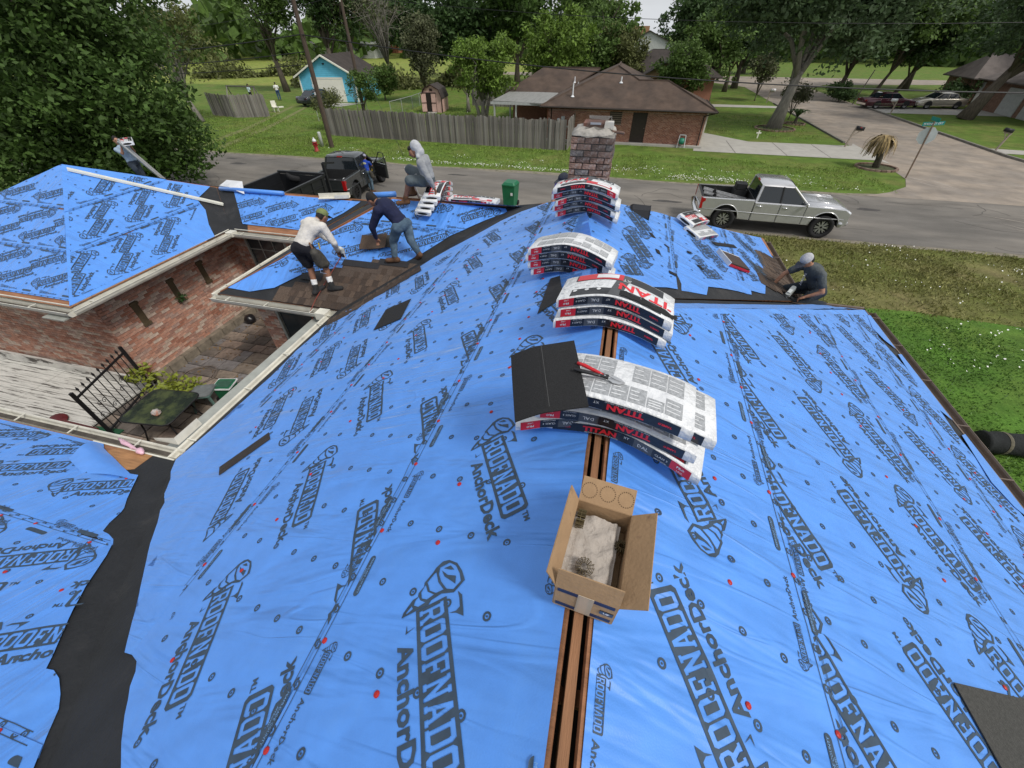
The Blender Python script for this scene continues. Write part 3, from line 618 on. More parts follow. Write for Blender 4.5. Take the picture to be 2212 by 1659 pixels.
def brick_wall(parent, p0, ud, L_, h0, h1, name, bm_, openings=(), lim=300, bl=.2, bh=.058, gapm=.011, dep=.03, soldier=False, mort=None, z0=None):
    """p0 base corner, ud unit along wall; normal = ud x Z pointing outward to the right of ud. Bricks nearest the camera are single pieces."""
    ud = Vector(ud); nn = Vector((-ud.y, ud.x, 0)); p0 = Vector(p0)
    X = Matrix(((ud.x, nn.x, 0, p0.x), (ud.y, nn.y, 0, p0.y), (0, 0, 1, p0.z), (0, 0, 0, 1)))
    segs = [(0., L_, h0, h1)]
    def cut(segs, o):
        a, b_, c, d = o; out = []
        for (x0, x1, z0_, z1) in segs:
            if b_ <= x0 or a >= x1 or d <= z0_ or c >= z1: out.append((x0, x1, z0_, z1)); continue
            if a > x0: out.append((x0, a, z0_, z1))
            if b_ < x1: out.append((b_, x1, z0_, z1))
            xa, xb = max(a, x0), min(b_, x1)
            if c > z0_: out.append((xa, xb, z0_, c))
            if d < z1: out.append((xa, xb, d, z1))
        return out
    for o in openings: segs = cut(segs, o)
    wb = MB()
    for (x0, x1, z0_, z1) in segs: wb.box(((x0+x1)/2, -.06, (z0_+z1)/2), (x1-x0, .12, z1-z0_))
    wall = wb.build(name, mort or M_mort, parent, M=X)
    meshes = {}
    def bmesh_for(l, hh):
        k = (round(l, 3), round(hh, 3))
        if k not in meshes: t = MB(); t.box((0, 0, 0), (k[0], dep, k[1])); meshes[k] = t.mesh('brick', bm_)
        return meshes[k]
    lst = []; z = h0; row = 0; top = h1 - (.2 if soldier else 0)
    q = random.Random(int(L_*100))
    while z + bh < top:
        x = -(row % 2)*(bl+gapm)/2
        while x < L_:
            a, c = max(x, 0), min(x+bl, L_)
            ok = c-a > .03
            for o in openings:
                if a < o[1] and c > o[0] and z < o[3] and z+bh > o[2]:
                    if a < o[0] and o[0]-a > .04: c = o[0]
                    elif c > o[1] and c-o[1] > .04: a = o[1]
                    else: ok = False
            if ok: lst.append(((a+c)/2, z+bh/2, c-a, bh))
            x += bl+gapm
        z += bh+gapm; row += 1
    if soldier:
        x = 0.03
        while x < L_: lst.append((x, h1-.1, .056, .19)); x += .067
    C0 = Vector((0, 0, CAMZ)); lst.sort(key=lambda t: ((X @ Vector((t[0], 0, t[1])))-C0).length)
    for (x, zc, l, hh) in lst[:lim]:
        link('brick', bmesh_for(l, hh), wall, (x, q.uniform(-.003, .003), zc))
    rest = MB()
    for (x, zc, l, hh) in lst[lim:]: rest.box((x, q.uniform(-.003, .003), zc), (l, dep, hh))
    if lst[lim:]: stuff(rest.build('bricks', bm_, wall))
    return wall, X
# courtyard walls: wing side (faces +X), wing front (faces -Y), back wall under L2, mid pier, house side
slots = [(5.2-4.62, 5.36-4.62, 1.28, 1.86), (6.14-4.62, 6.3-4.62, 1.35, 1.93), (7.0-4.62, 7.16-4.62, 1.4, 1.98)]
w1, X1 = brick_wall(house, (-9.72, 8.3, 0), (0, -1, 0), 3.68, .3, 2.46, 'courtyard_wall', M_brick, [(3.68-b_, 3.68-a, c, d) for a, b_, c, d in slots], 300, soldier=True)
brick_wall(house, (-9.72, 4.62, 0), (-1, 0, 0), 5.6, .12, 2.46, 'courtyard_wall', M_brick, (), 300)
# stone ledge along the wall foot
for i in range(9):
    b = MB(); b.box((-9.66, 4.84+i*.4, .2), (.2, .385, .2), bev=.02); b.build('ledge_stone', mat('ledge_stone', (.2, .17, .13), .9, .35, 8, .4), house)
M_slot = mat('slot_shutter', (.09, .065, .035), .8, .25, 5, .2)
for a, b_, c, d in slots:
    bb = MB(); bb.box((-9.75, 4.62+(a+b_)/2, (c+d)/2), (.06, b_-a, d-c)); o = bb.build('narrow_shutter', M_slot, house)
    for zb in (c+.04, d-.04): bb = MB(); bb.box((-9.7, 4.62+(a+b_)/2, zb), (.05, b_-a+.02, .06)); bb.build('shutter_batten', M_slot, o)
M_glass = mat('window_glass', (.03, .04, .045), .08, .1, spec=.6)
M_grey = mat('grey_paint', (.3, .31, .28), .6, .15)
def window(parent, p0, ud, x0, x1, z0, z1, nx, nz, fm, nm='window', depth=.03):
    ud = Vector(ud); nn = Vector((-ud.y, ud.x, 0)); p0 = Vector(p0)
    X = Matrix(((ud.x, nn.x, 0, p0.x), (ud.y, nn.y, 0, p0.y), (0, 0, 1, p0.z), (0, 0, 0, 1)))
    b = MB(); t = .05
    b.box(((x0+x1)/2, -.01, z1-t/2), (x1-x0, .06, t)); b.box(((x0+x1)/2, -.01, z0+t/2), (x1-x0, .06, t))
    b.box((x0+t/2, -.01, (z0+z1)/2), (t, .056, z1-z0-2*t)); b.box((x1-t/2, -.01, (z0+z1)/2), (t, .056, z1-z0-2*t))
    wn_ = b.build(nm, fm, parent, M=X)
    W_ = (x1-x0-2*t)/nx; H_ = (z1-z0-2*t)/nz
    for i in range(nx):
        for k in range(nz):
            b = MB(); b.box((x0+t+W_*(i+.5), -.03, z0+t+H_*(k+.5)), (W_-.022, .01, H_-.022)); b.build('pane', M_glass, wn_)
    b = MB()
    for i in range(1, nx): b.box((x0+t+W_*i, -.026, (z0+z1)/2), (.022, .025, z1-z0-2*t))
    for k in range(1, nz): b.box(((x0+x1)/2, -.0275, z0+t+H_*k), (x1-x0-2*t, .022, .022))
    if nx+nz > 2: b.build('glazing_bar', fm, wn_)
    return wn_
# back wall (faces -Y) with window
brick_wall(house, (-6.6, 8.3, 0), (-1, 0, 0), 3.12, .1, 2.46, 'courtyard_wall', M_brick, [(1.5, 2.75, .55, 2.3)], 120)
window(house, (-6.6, 8.3, 0), (-1, 0, 0), 1.5, 2.75, .55, 2.3, 3, 4, M_grey)
# mid block: left wall (faces -X) and front wall (faces -Y) with brick pier and sliding window
brick_wall(house, (-6.62, 5.52, 0), (0, 1, 0), 2.78, .1, 2.46, 'courtyard_wall', M_brick, (), 20)
brick_wall(house, (-4.05, 5.5, 0), (-1, 0, 0), 2.6, .1, 2.4, 'courtyard_wall', M_brick, [(.12, 2.2, .1, 2.24)], 90)
sg = window(house, (-4.05, 5.5, 0), (-1, 0, 0), .13, 2.19, .12, 2.23, 2, 1, M_grey, 'sliding_window')
M_scr = mat('insect_screen', (.06, .075, .06), .8, .15, 40)
for i in range(2):
    b = MB(); b.box((-4.05-.13-.515-1.03*i, 5.53-.045, 1.17), (.93, .006, 1.98)); o = b.build('screen', M_scr, sg)
    for zz in (.75, 1.5):
        b = MB(); b.box((-4.05-.13-.515-1.03*i, 5.475, zz), (.95, .02, .025)); b.build('screen_bar', M_grey, sg)
brick_wall(house, (-4.0, 2.0, 0), (0, 1, 0), 3.5, .1, 2.4, 'courtyard_wall', M_brick, (), 0)
# outer walls so the house stands on the ground
b = MB(); b.box((-3.9, 3, 1.2), (.1, 12, 2.4)); b.box((4.05, 2.5, 1.2), (.12, 10, 2.4)); b.box((3.1, 8.5, 1.2), (.12, 3, 2.4)); b.box((-6, 9.9, 1.2), (18, .12, 2.4)); b.box((-9, 1.35, 1.2), (10, .1, 2.4)); b.box((3.6, 6.8, 1.2), (1, .1, 2.4)); b.box((-14.9, 7.2, 1.2), (.1, 5, 2.4))
b.build('outer_wall', M_brick2, house)
b = MB(); b.box((-4.5, 3.5, 2.32), (.9, 3.2, .02)); b.box((-9.4, 6, 2.36), (.5, 4.3, .02)); b.box((-12, 4.35, 2.36), (5.6, .5, .02)); b.box((-8, 8.1, 2.36), (2.4, .4, .02)); b.box((-5.7, 5.3, 2.36), (2.3, .35, .02)); b.box((-9, 1.55, 2.36), (9, .4, .02)); b.build('soffit', M_grey, house)

# ================================================================== chimney
ch = MB(); CX0, CX1, CY0, CY1 = -.80, -.15, 6.98, 7.62
ch.box(((CX0+CX1)/2, (CY0+CY1)/2, 4.45), (CX1-CX0-.05, CY1-CY0-.05, 1.2))
chim = ch.build('chimney', mat('sooty_mortar', (.1, .09, .085), .95, .3, 10), house)
q = random.Random(5); cb = {}
def cbm(a, d, h):
    k = (round(a, 3), round(d, 3), h)
    if k not in cb: t = MB(); t.box((0, 0, 0), k, taper=.985); cb[k] = t.mesh('brick', M_brick3)
    return cb[k]
zz = 3.95; row = 0
while zz < 4.98:
    hh = .074
    for fy in (CY0+.04, CY1-.04):
        xs = [CX0, CX0+.215, CX0+.435, CX1] if row % 2 else [CX0, CX0+.105, CX0+.325, CX0+.545, CX1]
        for a, c in zip(xs, xs[1:]): link('brick', cbm(c-a-.014, .09, hh), chim, ((a+c)/2, fy+q.uniform(-.004, .004), zz+hh/2))
    for fx in (CX0+.04, CX1-.04):
        ys = [CY0+.09, CY0+.32, CY1-.09] if row % 2 == 0 else [CY0+.09, CY0+.2, CY0+.42, CY1-.09]
        for a, c in zip(ys, ys[1:]): link('brick', cbm(.09, c-a-.014, hh), chim, (fx+q.uniform(-.004, .004), (a+c)/2, zz+hh/2))
    zz += .088; row += 1
b = MB(); b.smooth = True
prof = [(.36, 0), (.34, .05), (.27, .08), (.2, .1), (.17, .1)]
V_ = []; n = 24
for r_, z_ in prof:
    for k in range(n):
        a = 2*math.pi*k/n; e = 1/max(abs(math.cos(a)), abs(math.sin(a))); e = lerp(1, e, .82)
        V_.append((-.475+r_*e*math.cos(a)*.93+.006*math.sin(5*a), 7.3+r_*e*math.sin(a)*.93, zz+z_+.012*math.sin(a*7+r_*30)))
b.add(V_, [(i*n+k, i*n+(k+1) % n, (i+1)*n+(k+1) % n, (i+1)*n+k) for i in range(4) for k in range(n)])
b.build('mortar_crown', mat('mortar_crown', (.33, .31, .28), .95, .35, 9, .6, 30), chim)
b = MB(); b.box((-.475, 7.3, zz+.1), (.34, .34, .1)); b.build('flue', mat('flue_clay', (.16, .075, .055), .85, .2), chim)
b = MB(); b.box((-.46, 7.12, zz+.15), (.16, .012, .028)); b.build('flue_clip', M_steel, chim)
# wire mesh guard: wrapped skirt and top cage, real wires
M_wire = mat('galvanised_wire', (.2, .19, .175), .55, .15, metal=.3)
def wiremesh(quad_pts, nu, nv, r_=.0011):
    b = MB(); A, B_, C, D = [Vector(p) for p in quad_pts]
    def P(u, v): return A.lerp(B_, u).lerp(D.lerp(C, u), v)
    for i in range(nu+1): b.tube([P(i/nu, j/4) for j in range(5)], r_, 3, False)
    for j in range(nv+1): b.tube([P(i/4, j/nv) for i in range(5)], r_, 3, False)
    return b
z4 = zz
b = wiremesh([(CX0+.09, CY0-.015, z4-.3), (CX1+.02, CY0-.02, z4-.26), (CX1+.02, CY0-.01, z4+.02), (CX0+.12, CY0-.01, z4+.0)], 34, 18); b.build('wire_mesh', M_wire, chim)
b = wiremesh([(CX0+.12, CY0-.01, z4), (CX1+.02, CY0-.01, z4+.02), (CX1-.1, 7.12, z4+.11), (CX0+.2, 7.1, z4+.11)], 34, 16); b.build('wire_mesh', M_wire, chim)
b = wiremesh([(CX0+.2, 7.1, z4+.11), (CX1-.1, 7.12, z4+.11), (CX1-.14, 7.16, z4+.19), (CX0+.24, 7.14, z4+.21)], 30, 8); b.build('wire_mesh', M_wire, chim)
b = wiremesh([(CX0+.24, 7.14, z4+.21), (CX1-.14, 7.16, z4+.19), (CX1-.1, 7.5, z4+.2), (CX0+.2, 7.5, z4+.2)], 30, 22); b.build('wire_mesh', M_wire, chim)
b = wiremesh([(CX1+.02, CY0-.01, z4-.28), (CX1+.02, CY1, z4-.28), (CX1-.1, 7.5, z4+.2), (CX1-.1, 7.12, z4+.16)], 30, 30); b.build('wire_mesh', M_wire, chim)
tag(MB().tube([(-.3, 7.15, z4+.06), (-.02, 7.08, z4+.05)], .018, 8).build('loose_pipe', mat('rust_pipe', (.14, .09, .07), .8, .3)), 'short rusty pipe lying across the top of the chimney', 'pipe')
tag(MB().box((-.26, 7.18, z4+.13), (.14, .16, .09), taper=.9).build('stone_block', mat('pale_block', (.5, .48, .44), .9, .2)), 'pale block resting on the chimney crown beside the pipe', 'block')
# ================================================================== SETTING
b = MB(); b.box((0, 3, 2.3), (7.6, 12, .05)); b.build('attic_floor', M_dark, house)  # slab added to close the view through the ridge slot, coloured as unlit
def grass_mat(key, base, dry, dark):
    m = mat(key, base, .95, .28, 1.3, .9, 25, coord='Object', col2=dry, c2scale=.35, c2pos=(.46, .66), spec=.2)
    N = m.node_tree.nodes; L = m.node_tree.links; bs = N['Principled BSDF']; t = N.new('ShaderNodeTexCoord')
    n = N.new('ShaderNodeTexNoise'); n.inputs['Scale'].default_value = 16; n.inputs['Detail'].default_value = 8; n.inputs['Roughness'].default_value = .75
    L.new(t.outputs['Object'], n.inputs['Vector'])
    r_ = N.new('ShaderNodeMapRange'); r_.inputs[1].default_value = .35; r_.inputs[2].default_value = .65; L.new(n.outputs['Fac'], r_.inputs[0])
    mx_ = N.new('ShaderNodeMix'); mx_.data_type = 'RGBA'; bc = bs.inputs['Base Color'].links[0].from_socket
    mu = N.new('ShaderNodeMix'); mu.data_type = 'RGBA'; mu.blend_type = 'MULTIPLY'; mu.inputs[0].default_value = 1; L.new(bc, mu.inputs[6]); mu.inputs[7].default_value = (*dark, 1)
    L.new(r_.outputs[0], mx_.inputs[0]); L.new(mu.outputs[2], mx_.inputs[6]); L.new(bc, mx_.inputs[7]); L.new(mx_.outputs[2], bs.inputs['Base Color'])
    return m
M_grass = grass_mat('lawn', (.12, .19, .03), (.175, .19, .05), (.5, .55, .5))
M_rough = grass_mat('verge_grass', (.14, .16, .04), (.2, .175, .075), (.5, .5, .45))
M_mown = grass_mat('mown_lawn', (.085, .18, .024), (.12, .19, .032), (.5, .55, .5))
M_field = grass_mat('far_field', (.2, .25, .05), (.26, .27, .07), (.75, .75, .7))
def sheet(name, pts, z, m, parent=None):
    b = MB(); b.add([(x, y, z) for x, y in pts], [tuple(range(len(pts)))]); return b.build(name, m, parent)
struct(sheet('ground', [(-600, -200), (600, -200), (600, 900), (-600, 900)], 0, M_grass))
struct(sheet('meadow', [(-200, 66), (-34, 62), (-20, 100), (-20, 260), (-300, 260)], .012, M_field))
def wavy(x0, x1, f, n=60): return [(lerp(x0, x1, i/n), f(lerp(x0, x1, i/n))) for i in range(n+1)]
nzz = lambda x, k, a: a*noise.noise(Vector((x*k, a*31, .5)))
M_asph = mat('road_asphalt', (.135, .125, .112), .92, .22, 1.1, .5, 90, col2=(.2, .18, .155), c2scale=.35, c2pos=(.4, .65), stretch=(.35, 1, 1), spec=.3)
M_conc = mat('old_concrete_road', (.23, .2, .17), .92, .22, .9, .4, 70, col2=(.3, .25, .2), c2scale=.4, c2pos=(.4, .62), spec=.3)
M_dirt = mat('road_edge_dirt', (.2, .175, .135), .95, .3, 2.5, .5, 60, col2=(.1, .11, .05), c2scale=3, c2pos=(.5, .66))
near = wavy(-80, 60, lambda x: 18.15 + nzz(x, .35, .25)); far = wavy(-80, 15.2, lambda x: 24.7 + nzz(x, .4, .22))
struct(sheet('road_shoulder', wavy(-80, 60, lambda x: 17.75 + nzz(x, .6, .45)) + wavy(-80, 60, lambda x: 25.1 + nzz(x, .7, .4))[::-1], .004, M_dirt))
struct(sheet('road', near + [(60, 24.8)] + far[::-1], .009, M_asph))
rd_ = bpy.data.objects['road']
for cx_, cy_, a_, b__ in ((-23.2, 22.6, .55, .2), (-24.6, 23.6, .4, .14), (2.5, 21.4, .7, .16), (11.5, 22.4, .5, .2), (-9, 23.4, .6, .12)):
    sheet('oil_stain', [(cx_+a_*math.cos(k*.524)*(1+.2*math.sin(k*2.1)), cy_+b__*math.sin(k*.524)*(1+.2*math.cos(k*1.7))) for k in range(12)], .0125, mat('oil_stain', (.055, .05, .047), .8, .3, 4), rd_)
ck = MB(); q = random.Random(31)
for i in range(46):
    x, y = q.uniform(-32, 24), q.uniform(18.6, 24.2); an = q.choice([0, 0, 1.57]) + q.gauss(0, .35); P_ = [(x, y)]
    for k in range(q.randrange(5, 12)): an += q.gauss(0, .35); x += .35*math.cos(an); y += .35*math.sin(an); P_.append((x, min(max(y, 18.4), 24.4)))
    for a_, c_ in zip(P_, P_[1:]): d_ = Vector((c_[0]-a_[0], c_[1]-a_[1])).normalized()*.012; ck.add([(a_[0]-d_.y, a_[1]+d_.x, .0125), (a_[0]+d_.y, a_[1]-d_.x, .0125), (c_[0]+d_.y, c_[1]-d_.x, .0125), (c_[0]-d_.y, c_[1]+d_.x, .0125)], [(0, 1, 2, 3)])
stuff(ck.build('cracks', mat('crack_dark', (.05, .046, .042), .9), rd_))
# side street with flared mouth
lft = [(12.2, 24.7), (13.6, 25.6), (14.9, 26.9), (15.6, 28.6), (15.8, 31), (15.8, 78)]; rg = [(24.5, 78), (24.5, 36), (25.2, 31), (27.5, 27.5), (33, 25.2), (60, 24.8)]
struct(sheet('side_street', lft + [(12, 84), (-30, 92), (-30, 97), (60, 97), (60, 92), (28, 84)] + rg, .013, M_conc))
M_kerb = mat('kerb_stone', (.17, .16, .14), .9, .25, 3)
def strip(name, pts, wd, z0, z1, m):
    b = MB(); n = len(pts); Lp = []; Rp = []
    for i, p in enumerate(pts):
        a = Vector(pts[max(i-1, 0)]); c = Vector(pts[min(i+1, n-1)]); d = (c-a).normalized(); nn = Vector((-d.y, d.x))*wd/2; q_ = Vector(p)
        Lp.append(q_+nn); Rp.append(q_-nn)
    for i in range(n-1):
        b.add([(*Lp[i], z1), (*Rp[i], z1), (*Rp[i+1], z1), (*Lp[i+1], z1), (*Lp[i], z0), (*Rp[i], z0), (*Rp[i+1], z0), (*Lp[i+1], z0)], [(3, 2, 1, 0), (0, 1, 5, 4), (2, 3, 7, 6), (1, 2, 6, 5), (3, 0, 4, 7)])
    return b.build(name, m)
wm = MB(); q = random.Random(33)
for i in range(60):
    x, y = q.uniform(15.5, 31), q.uniform(19.5, 30); l_ = q.uniform(.8, 3.2); an = q.gauss(-.35, .3); w_ = q.uniform(.02, .07)
    c_, s_ = math.cos(an), math.sin(an)
    if y+l_*s_ < 25.4 and not (19 < y < 24.4): continue
    wm.add([(x-s_*w_*.2, y+c_*w_*.2, .0175), (x+l_*.5*c_-s_*w_, y+l_*.5*s_+c_*w_, .0175), (x+l_*c_, y+l_*s_, .0175), (x+l_*.5*c_+s_*w_, y+l_*.5*s_-c_*w_, .0175)], [(0, 1, 2, 3)])
stuff(wm.build('pale_scuffs', mat('scuff', (.34, .3, .26), .9, .2, 3), bpy.data.objects['side_street']))
struct(strip('kerb', [(24.5, 60), (24.5, 36), (25.2, 31), (27.5, 27.5), (33, 25.3), (50, 24.9)], .18, 0, .13, M_kerb))
struct(strip('kerb', [(15.75, 38.4), (15.75, 60)], .15, 0, .1, M_kerb))
M_drive = mat('driveway_concrete', (.36, .345, .31), .9, .12, 1.5, .3, 60)
dr = sheet('driveway', [(4.7, 33.0), (15.9, 33.0), (16.3, 32.2), (16.3, 38.3), (15.9, 37.4), (9, 37.2), (5.6, 40.5)], .018, M_drive); struct(dr)
for x in (7.4, 10.6, 13.2): sheet('expansion_joint', [(x, 33.02), (x+.05, 33.02), (x+.05, 37.2), (x, 37.2)], .0225, mat('joint_dark', (.12, .11, .1)), dr)
struct(sheet('driveway', [(24.4, 55.2), (38, 55.6), (38, 60), (24.4, 60.4)], .018, M_drive))
struct(sheet('driveway', [(6, 55.5), (15.8, 56.2), (15.8, 57.8), (6, 57.8)], .018, M_drive))
struct(sheet('path', [(24.6, 37.2), (30, 36.8), (30, 38.2), (24.6, 38.8)], .016, M_drive))
# front garden: rough verge between the mown side lawn and the road, worn wheel track across the road
struct(sheet('verge', [(2, 11)] + [(5.5, 12.35), (9, 12.65), (14, 12.2), (24, 11.6), (40, 11)] + [(40, 17.9), (24, 17.9), (10, 17.85), (2, 17.9)], .006, M_rough))
struct(sheet('side_lawn', [(4.6, -6)] + [(30, -6), (30, 11.5), (14, 12.2), (9, 12.65), (5.5, 12.35), (4.6, 11.8)], .007, M_mown))
for dx in (0, 1.7):
    struct(sheet('wheel_track', [(-36+dx, 45), (-35.6+dx, 45), (-31+dx, 33), (-29+dx, 25.6), (-29.7+dx, 25.6), (-31.6+dx, 33)], .008+dx*.002, mat('worn_track', (.15, .16, .055), .95, .3, 2, .4)))
# deck and patio
M_patiobase = mat('patio_bed', (.05, .045, .04), .95, .3)
struct(sheet('patio', [(-9.75, 1.4), (-3.95, 1.4), (-3.95, 8.3), (-9.75, 8.3)], .06, M_patiobase))
M_stone = mat('patio_stone', rough=.85, var=.35, scale=6, bump=.5, bscale=25, cols=[(.2, .16, .125), (.15, .125, .105), (.25, .2, .16), (.18, .165, .16), (.13, .11, .095), (.23, .175, .14)], col2=(.05, .042, .036), c2scale=2.5, c2pos=(.5, .7))
patio = bpy.data.objects['patio']
q = random.Random(9); stm = {}
y = 1.45; r_ = 0
while y < 8.2:
    hh = [.42, .3, .36][r_ % 3]; x = -9.7 + (r_ % 2)*.0
    while x < -4.0:
        ww = q.choice([.42, .3, .55, .36]); ww = min(ww, -3.96-x)
        if ww < .08: break
        k = (round(ww, 2), hh)
        if k not in stm: t = MB(); t.box((0, 0, 0), (k[0]-.018, hh-.018, .045), taper=.985); stm[k] = t.mesh('flagstone', M_stone)
        link('flagstone', stm[k], patio, (x+ww/2, y+hh/2, .075+q.uniform(-.002, .002)), (q.uniform(-.002, .002), q.uniform(-.002, .002), 0)); x += ww
    y += hh; r_ += 1
M_peel = mat('peeling_white_boards', (.6, .59, .55), .85, .2, 6, .5, 40, stretch=(.5, 9, 1), col2=(.1, .09, .08), c2scale=2.6, c2pos=(.55, .61))
dk = struct(sheet('deck', [(-15.5, 1.4), (-9.78, 1.4), (-9.78, 4.58), (-15.5, 4.58)], .03, M_patiobase))
y = 1.42
while y < 4.5:
    for (x0, x1) in ((-15.4, -12.2), (-12.19, -9.8)):
        b = MB(); b.box(((x0+x1)/2, y+.07, .075), (x1-x0-.008, .132, .035)); b.build('deck_board', M_peel, dk, None)
    y += .142
b = MB(); b.box((-12.4, 4.53, .2), (5.6, .07, .2)); b.build('skirting_board', M_peel, dk)
# ================================================================== LOOSE THINGS ON THE ROOF
M_wrap = mat('white_wrapper', (.66, .67, .68), .3, .08, 4, .7, 30, col2=(.5, .51, .53), c2scale=3, c2pos=(.5, .7), spec=.5)
M_wdk = mat('black_wrapper', (.012, .012, .014), .3, .2, 5, .3, 14, spec=.5)
M_wch = mat('charcoal_wrapper', (.06, .062, .065), .32, .2, 5, .3, 14, spec=.5)
M_wred = mat('red_wrapper', (.5, .012, .02), .3, .1, 5, .2, 14, spec=.5)
M_wgry = mat('grey_print', (.3, .31, .32), .4, .35, 70, .1)
M_lgry = mat('light_print', (.62, .63, .64), .4, .1)
TXT = {}
def T2(s, size, bold=0., align='CENTER', ext=1., res=1):
    k = (s, size, bold, align, ext)
    if k not in TXT: TXT[k] = text2d(s, size, bold, align, res, ext)
    return TXT[k]
def bundle(name, label, Mw, style='white_up', ridge=None, L_=1.0, W_=.33, H_=.078, group='shingle bundles on the roof', bend=.45, br=.22, textup=True, seed=0, sides=(1,), droop=0., kink=0., torn=False, endholes=False):
    """paper-wrapped bundle. Local x = long axis (centred), y = width, z = up. It is draped: height f(x) falls by bend either side of the bend centre."""
    t = thing(name, label, 'shingle bundle', M=Mw, group=group); q = random.Random(seed)
    def f(x): 
        a = abs(x - kink); base_ = -bend*(math.sqrt(a*a+br*br)-br); return base_ + .006*math.sin(x*7+seed) + .004*noise.noise(Vector((x*6, seed, 1)))
    n = 20; xs = [-L_/2 + L_*i/n for i in range(n+1)]
    def ins(x): return .007*max(0, (abs(x)-L_/2+.03)/.03)
    b = MB(); b.smooth = True; V_ = []
    for x in xs:
        c = ins(x); z0 = f(x); wob = .006*noise.noise(Vector((x*9, seed*3, 4)))
        V_ += [(x, -W_/2+.005, z0+c*.6), (x, -W_/2+wob, z0+.009), (x, -W_/2+wob*.5, z0+H_-.009-c), (x, -W_/2+.009, z0+H_-c), (x, 0, z0+H_-c+.003), (x, W_/2-.009, z0+H_-c), (x, W_/2, z0+H_-.009-c), (x, W_/2, z0+.009), (x, W_/2-.005, z0+c*.6)]
    F_ = []
    for i in range(n):
        for k in range(9): F_.append((i*9+k, i*9+(k+1) % 9, (i+1)*9+(k+1) % 9, (i+1)*9+k))
    b.add(V_, F_); b.smooth = False; b.add([V_[k] for k in range(9)], [tuple(range(9))]); b.add([V_[n*9+k] for k in range(9)], [tuple(range(8, -1, -1))])
    body = b.build('wrapper', M_wrap, t)
    def dec(m, items, face, nm='print', lift=.0016):
        """items: list of (verts2d, faces) in (x, across); face 'top' or 'side'"""
        bm = bmesh.new()
        for vs, fs in items:
            vv = [bm.verts.new((a, c, 0)) for a, c in vs]
            for fc in fs:
                try: bm.faces.new([vv[i] for i in fc])
                except Exception: pass
        bmesh.ops.bisect_plane(bm, geom=bm.verts[:]+bm.edges[:]+bm.faces[:], plane_co=(-L_/2+.02, 0, 0), plane_no=(-1, 0, 0), clear_outer=True)
        bmesh.ops.bisect_plane(bm, geom=bm.verts[:]+bm.edges[:]+bm.faces[:], plane_co=(L_/2-.02, 0, 0), plane_no=(1, 0, 0), clear_outer=True)
        for x in xs[1:-1]: bmesh.ops.bisect_plane(bm, geom=bm.verts[:]+bm.edges[:]+bm.faces[:], plane_co=(x, 0, 0), plane_no=(1, 0, 0))
        for v in bm.verts:
            x, a = v.co.x, v.co.y
            if face == 'top': v.co = (x, a, f(x)+H_-ins(x)+lift+.003*(1-abs(a)/(W_/2)))
            else:
                s_ = face; wob = .006*noise.noise(Vector((x*9, seed*3, 4))) if s_ < 0 else 0
                v.co = (x, s_*(W_/2+lift+.0008)+(wob if a < .035 else wob*.5), f(x)+a)
        me = bpy.data.meshes.new(nm); bm.to_mesh(me); bm.free(); me.materials.append(m); return stuff(link(nm, me, t))
    rect = lambda x0, x1, y0, y1, k=0: ([(x0, y0), (x1, y0), (x1+k, y1), (x0+k, y1)], [(0, 1, 2, 3)])
    def mv(vf, x, y, ang=0, sc=1): c, s_ = math.cos(ang)*sc, math.sin(ang)*sc; return ([(x+c*a-s_*e, y+s_*a+c*e) for a, e in vf[0]], vf[1])
    up = math.pi if textup else 0.
    lo, hi = .008, H_-.007
    for sd_ in sides:
        # the long edge reads, from one end: black TITAN block, charcoal DAL, black CLASS 3, red PRO LINE, white
        k = -1 if (sd_ < 0) else 1
        dirx = (1 if not textup else -1)*(1 if sd_ < 0 else -1)       # reading direction along x
        X = lambda x: x*dirx
        a_ = 0. if dirx > 0 else math.pi
        a_ = (0. if k < 0 else math.pi) + (math.pi if textup else 0)
        rd = lambda x0, x1: rect(min(X(x0), X(x1)), max(X(x0), X(x1)), lo, hi)
        mid = (lo+hi)/2; e0 = -L_/2+.06
        dec(M_wdk, [rd(e0, e0+.44)], sd_); dec(M_wch, [rd(e0+.44, e0+.54)], sd_); dec(M_wdk, [rd(e0+.54, e0+.64)], sd_); dec(M_wred, [rd(e0+.64, e0+.75)], sd_)
        flip = sd_ > 0
        def sx(vf):       # mirror so letters read correctly seen from outside
            return ([(-p[0] if flip else p[0], p[1]) for p in vf[0]], [tuple(reversed(f_)) if flip else f_ for f_ in vf[1]])
        def put(s, size, x, z, m, bold=0., ext=1.):
            vf = T2(s, size, bold, 'CENTER', ext); vf = sx(vf); vf = mv(vf, 0, -size*.35*1, 0); 
            if textup: vf = mv(vf, 0, 0, math.pi)
            dec(m, [mv(vf, X(x), z)], sd_, 'lettering', .0034)
        h_ = hi-lo
        put('TITAN', h_*.78, e0+.26, mid, mat('red_ink', (.6, .02, .03), .4), .0022, 1.25); put('TAMKO', h_*.3, e0+.07, mid, mat('red_ink'), .0006); put('XT', h_*.35, e0+.40, mid+.01, M_lgry)
        put('PREMIUM ARCHITECTURAL SHINGLES', h_*.17, e0+.27, mid+(h_*.42 if textup else -h_*.42), M_lgry)
        put('DAL', h_*.5, e0+.49, mid, M_lgry); put('CLASS 3', h_*.32, e0+.59, mid, M_lgry); put('IMPACT RATED', h_*.16, e0+.59, mid+(.4*h_ if textup else -.4*h_), M_lgry)
        put('PRO', h_*.36, e0+.695, mid-(.008 if textup else -.008), M_lgry, .0006); put('LINE', h_*.26, e0+.695, mid+(.018 if textup else -.018), M_lgry)
        for xx in (.79, .86): 
            if e0+xx < L_/2-.05: dec(M_wgry, [rd(e0+xx, e0+xx+.035)], sd_, 'print', .001)
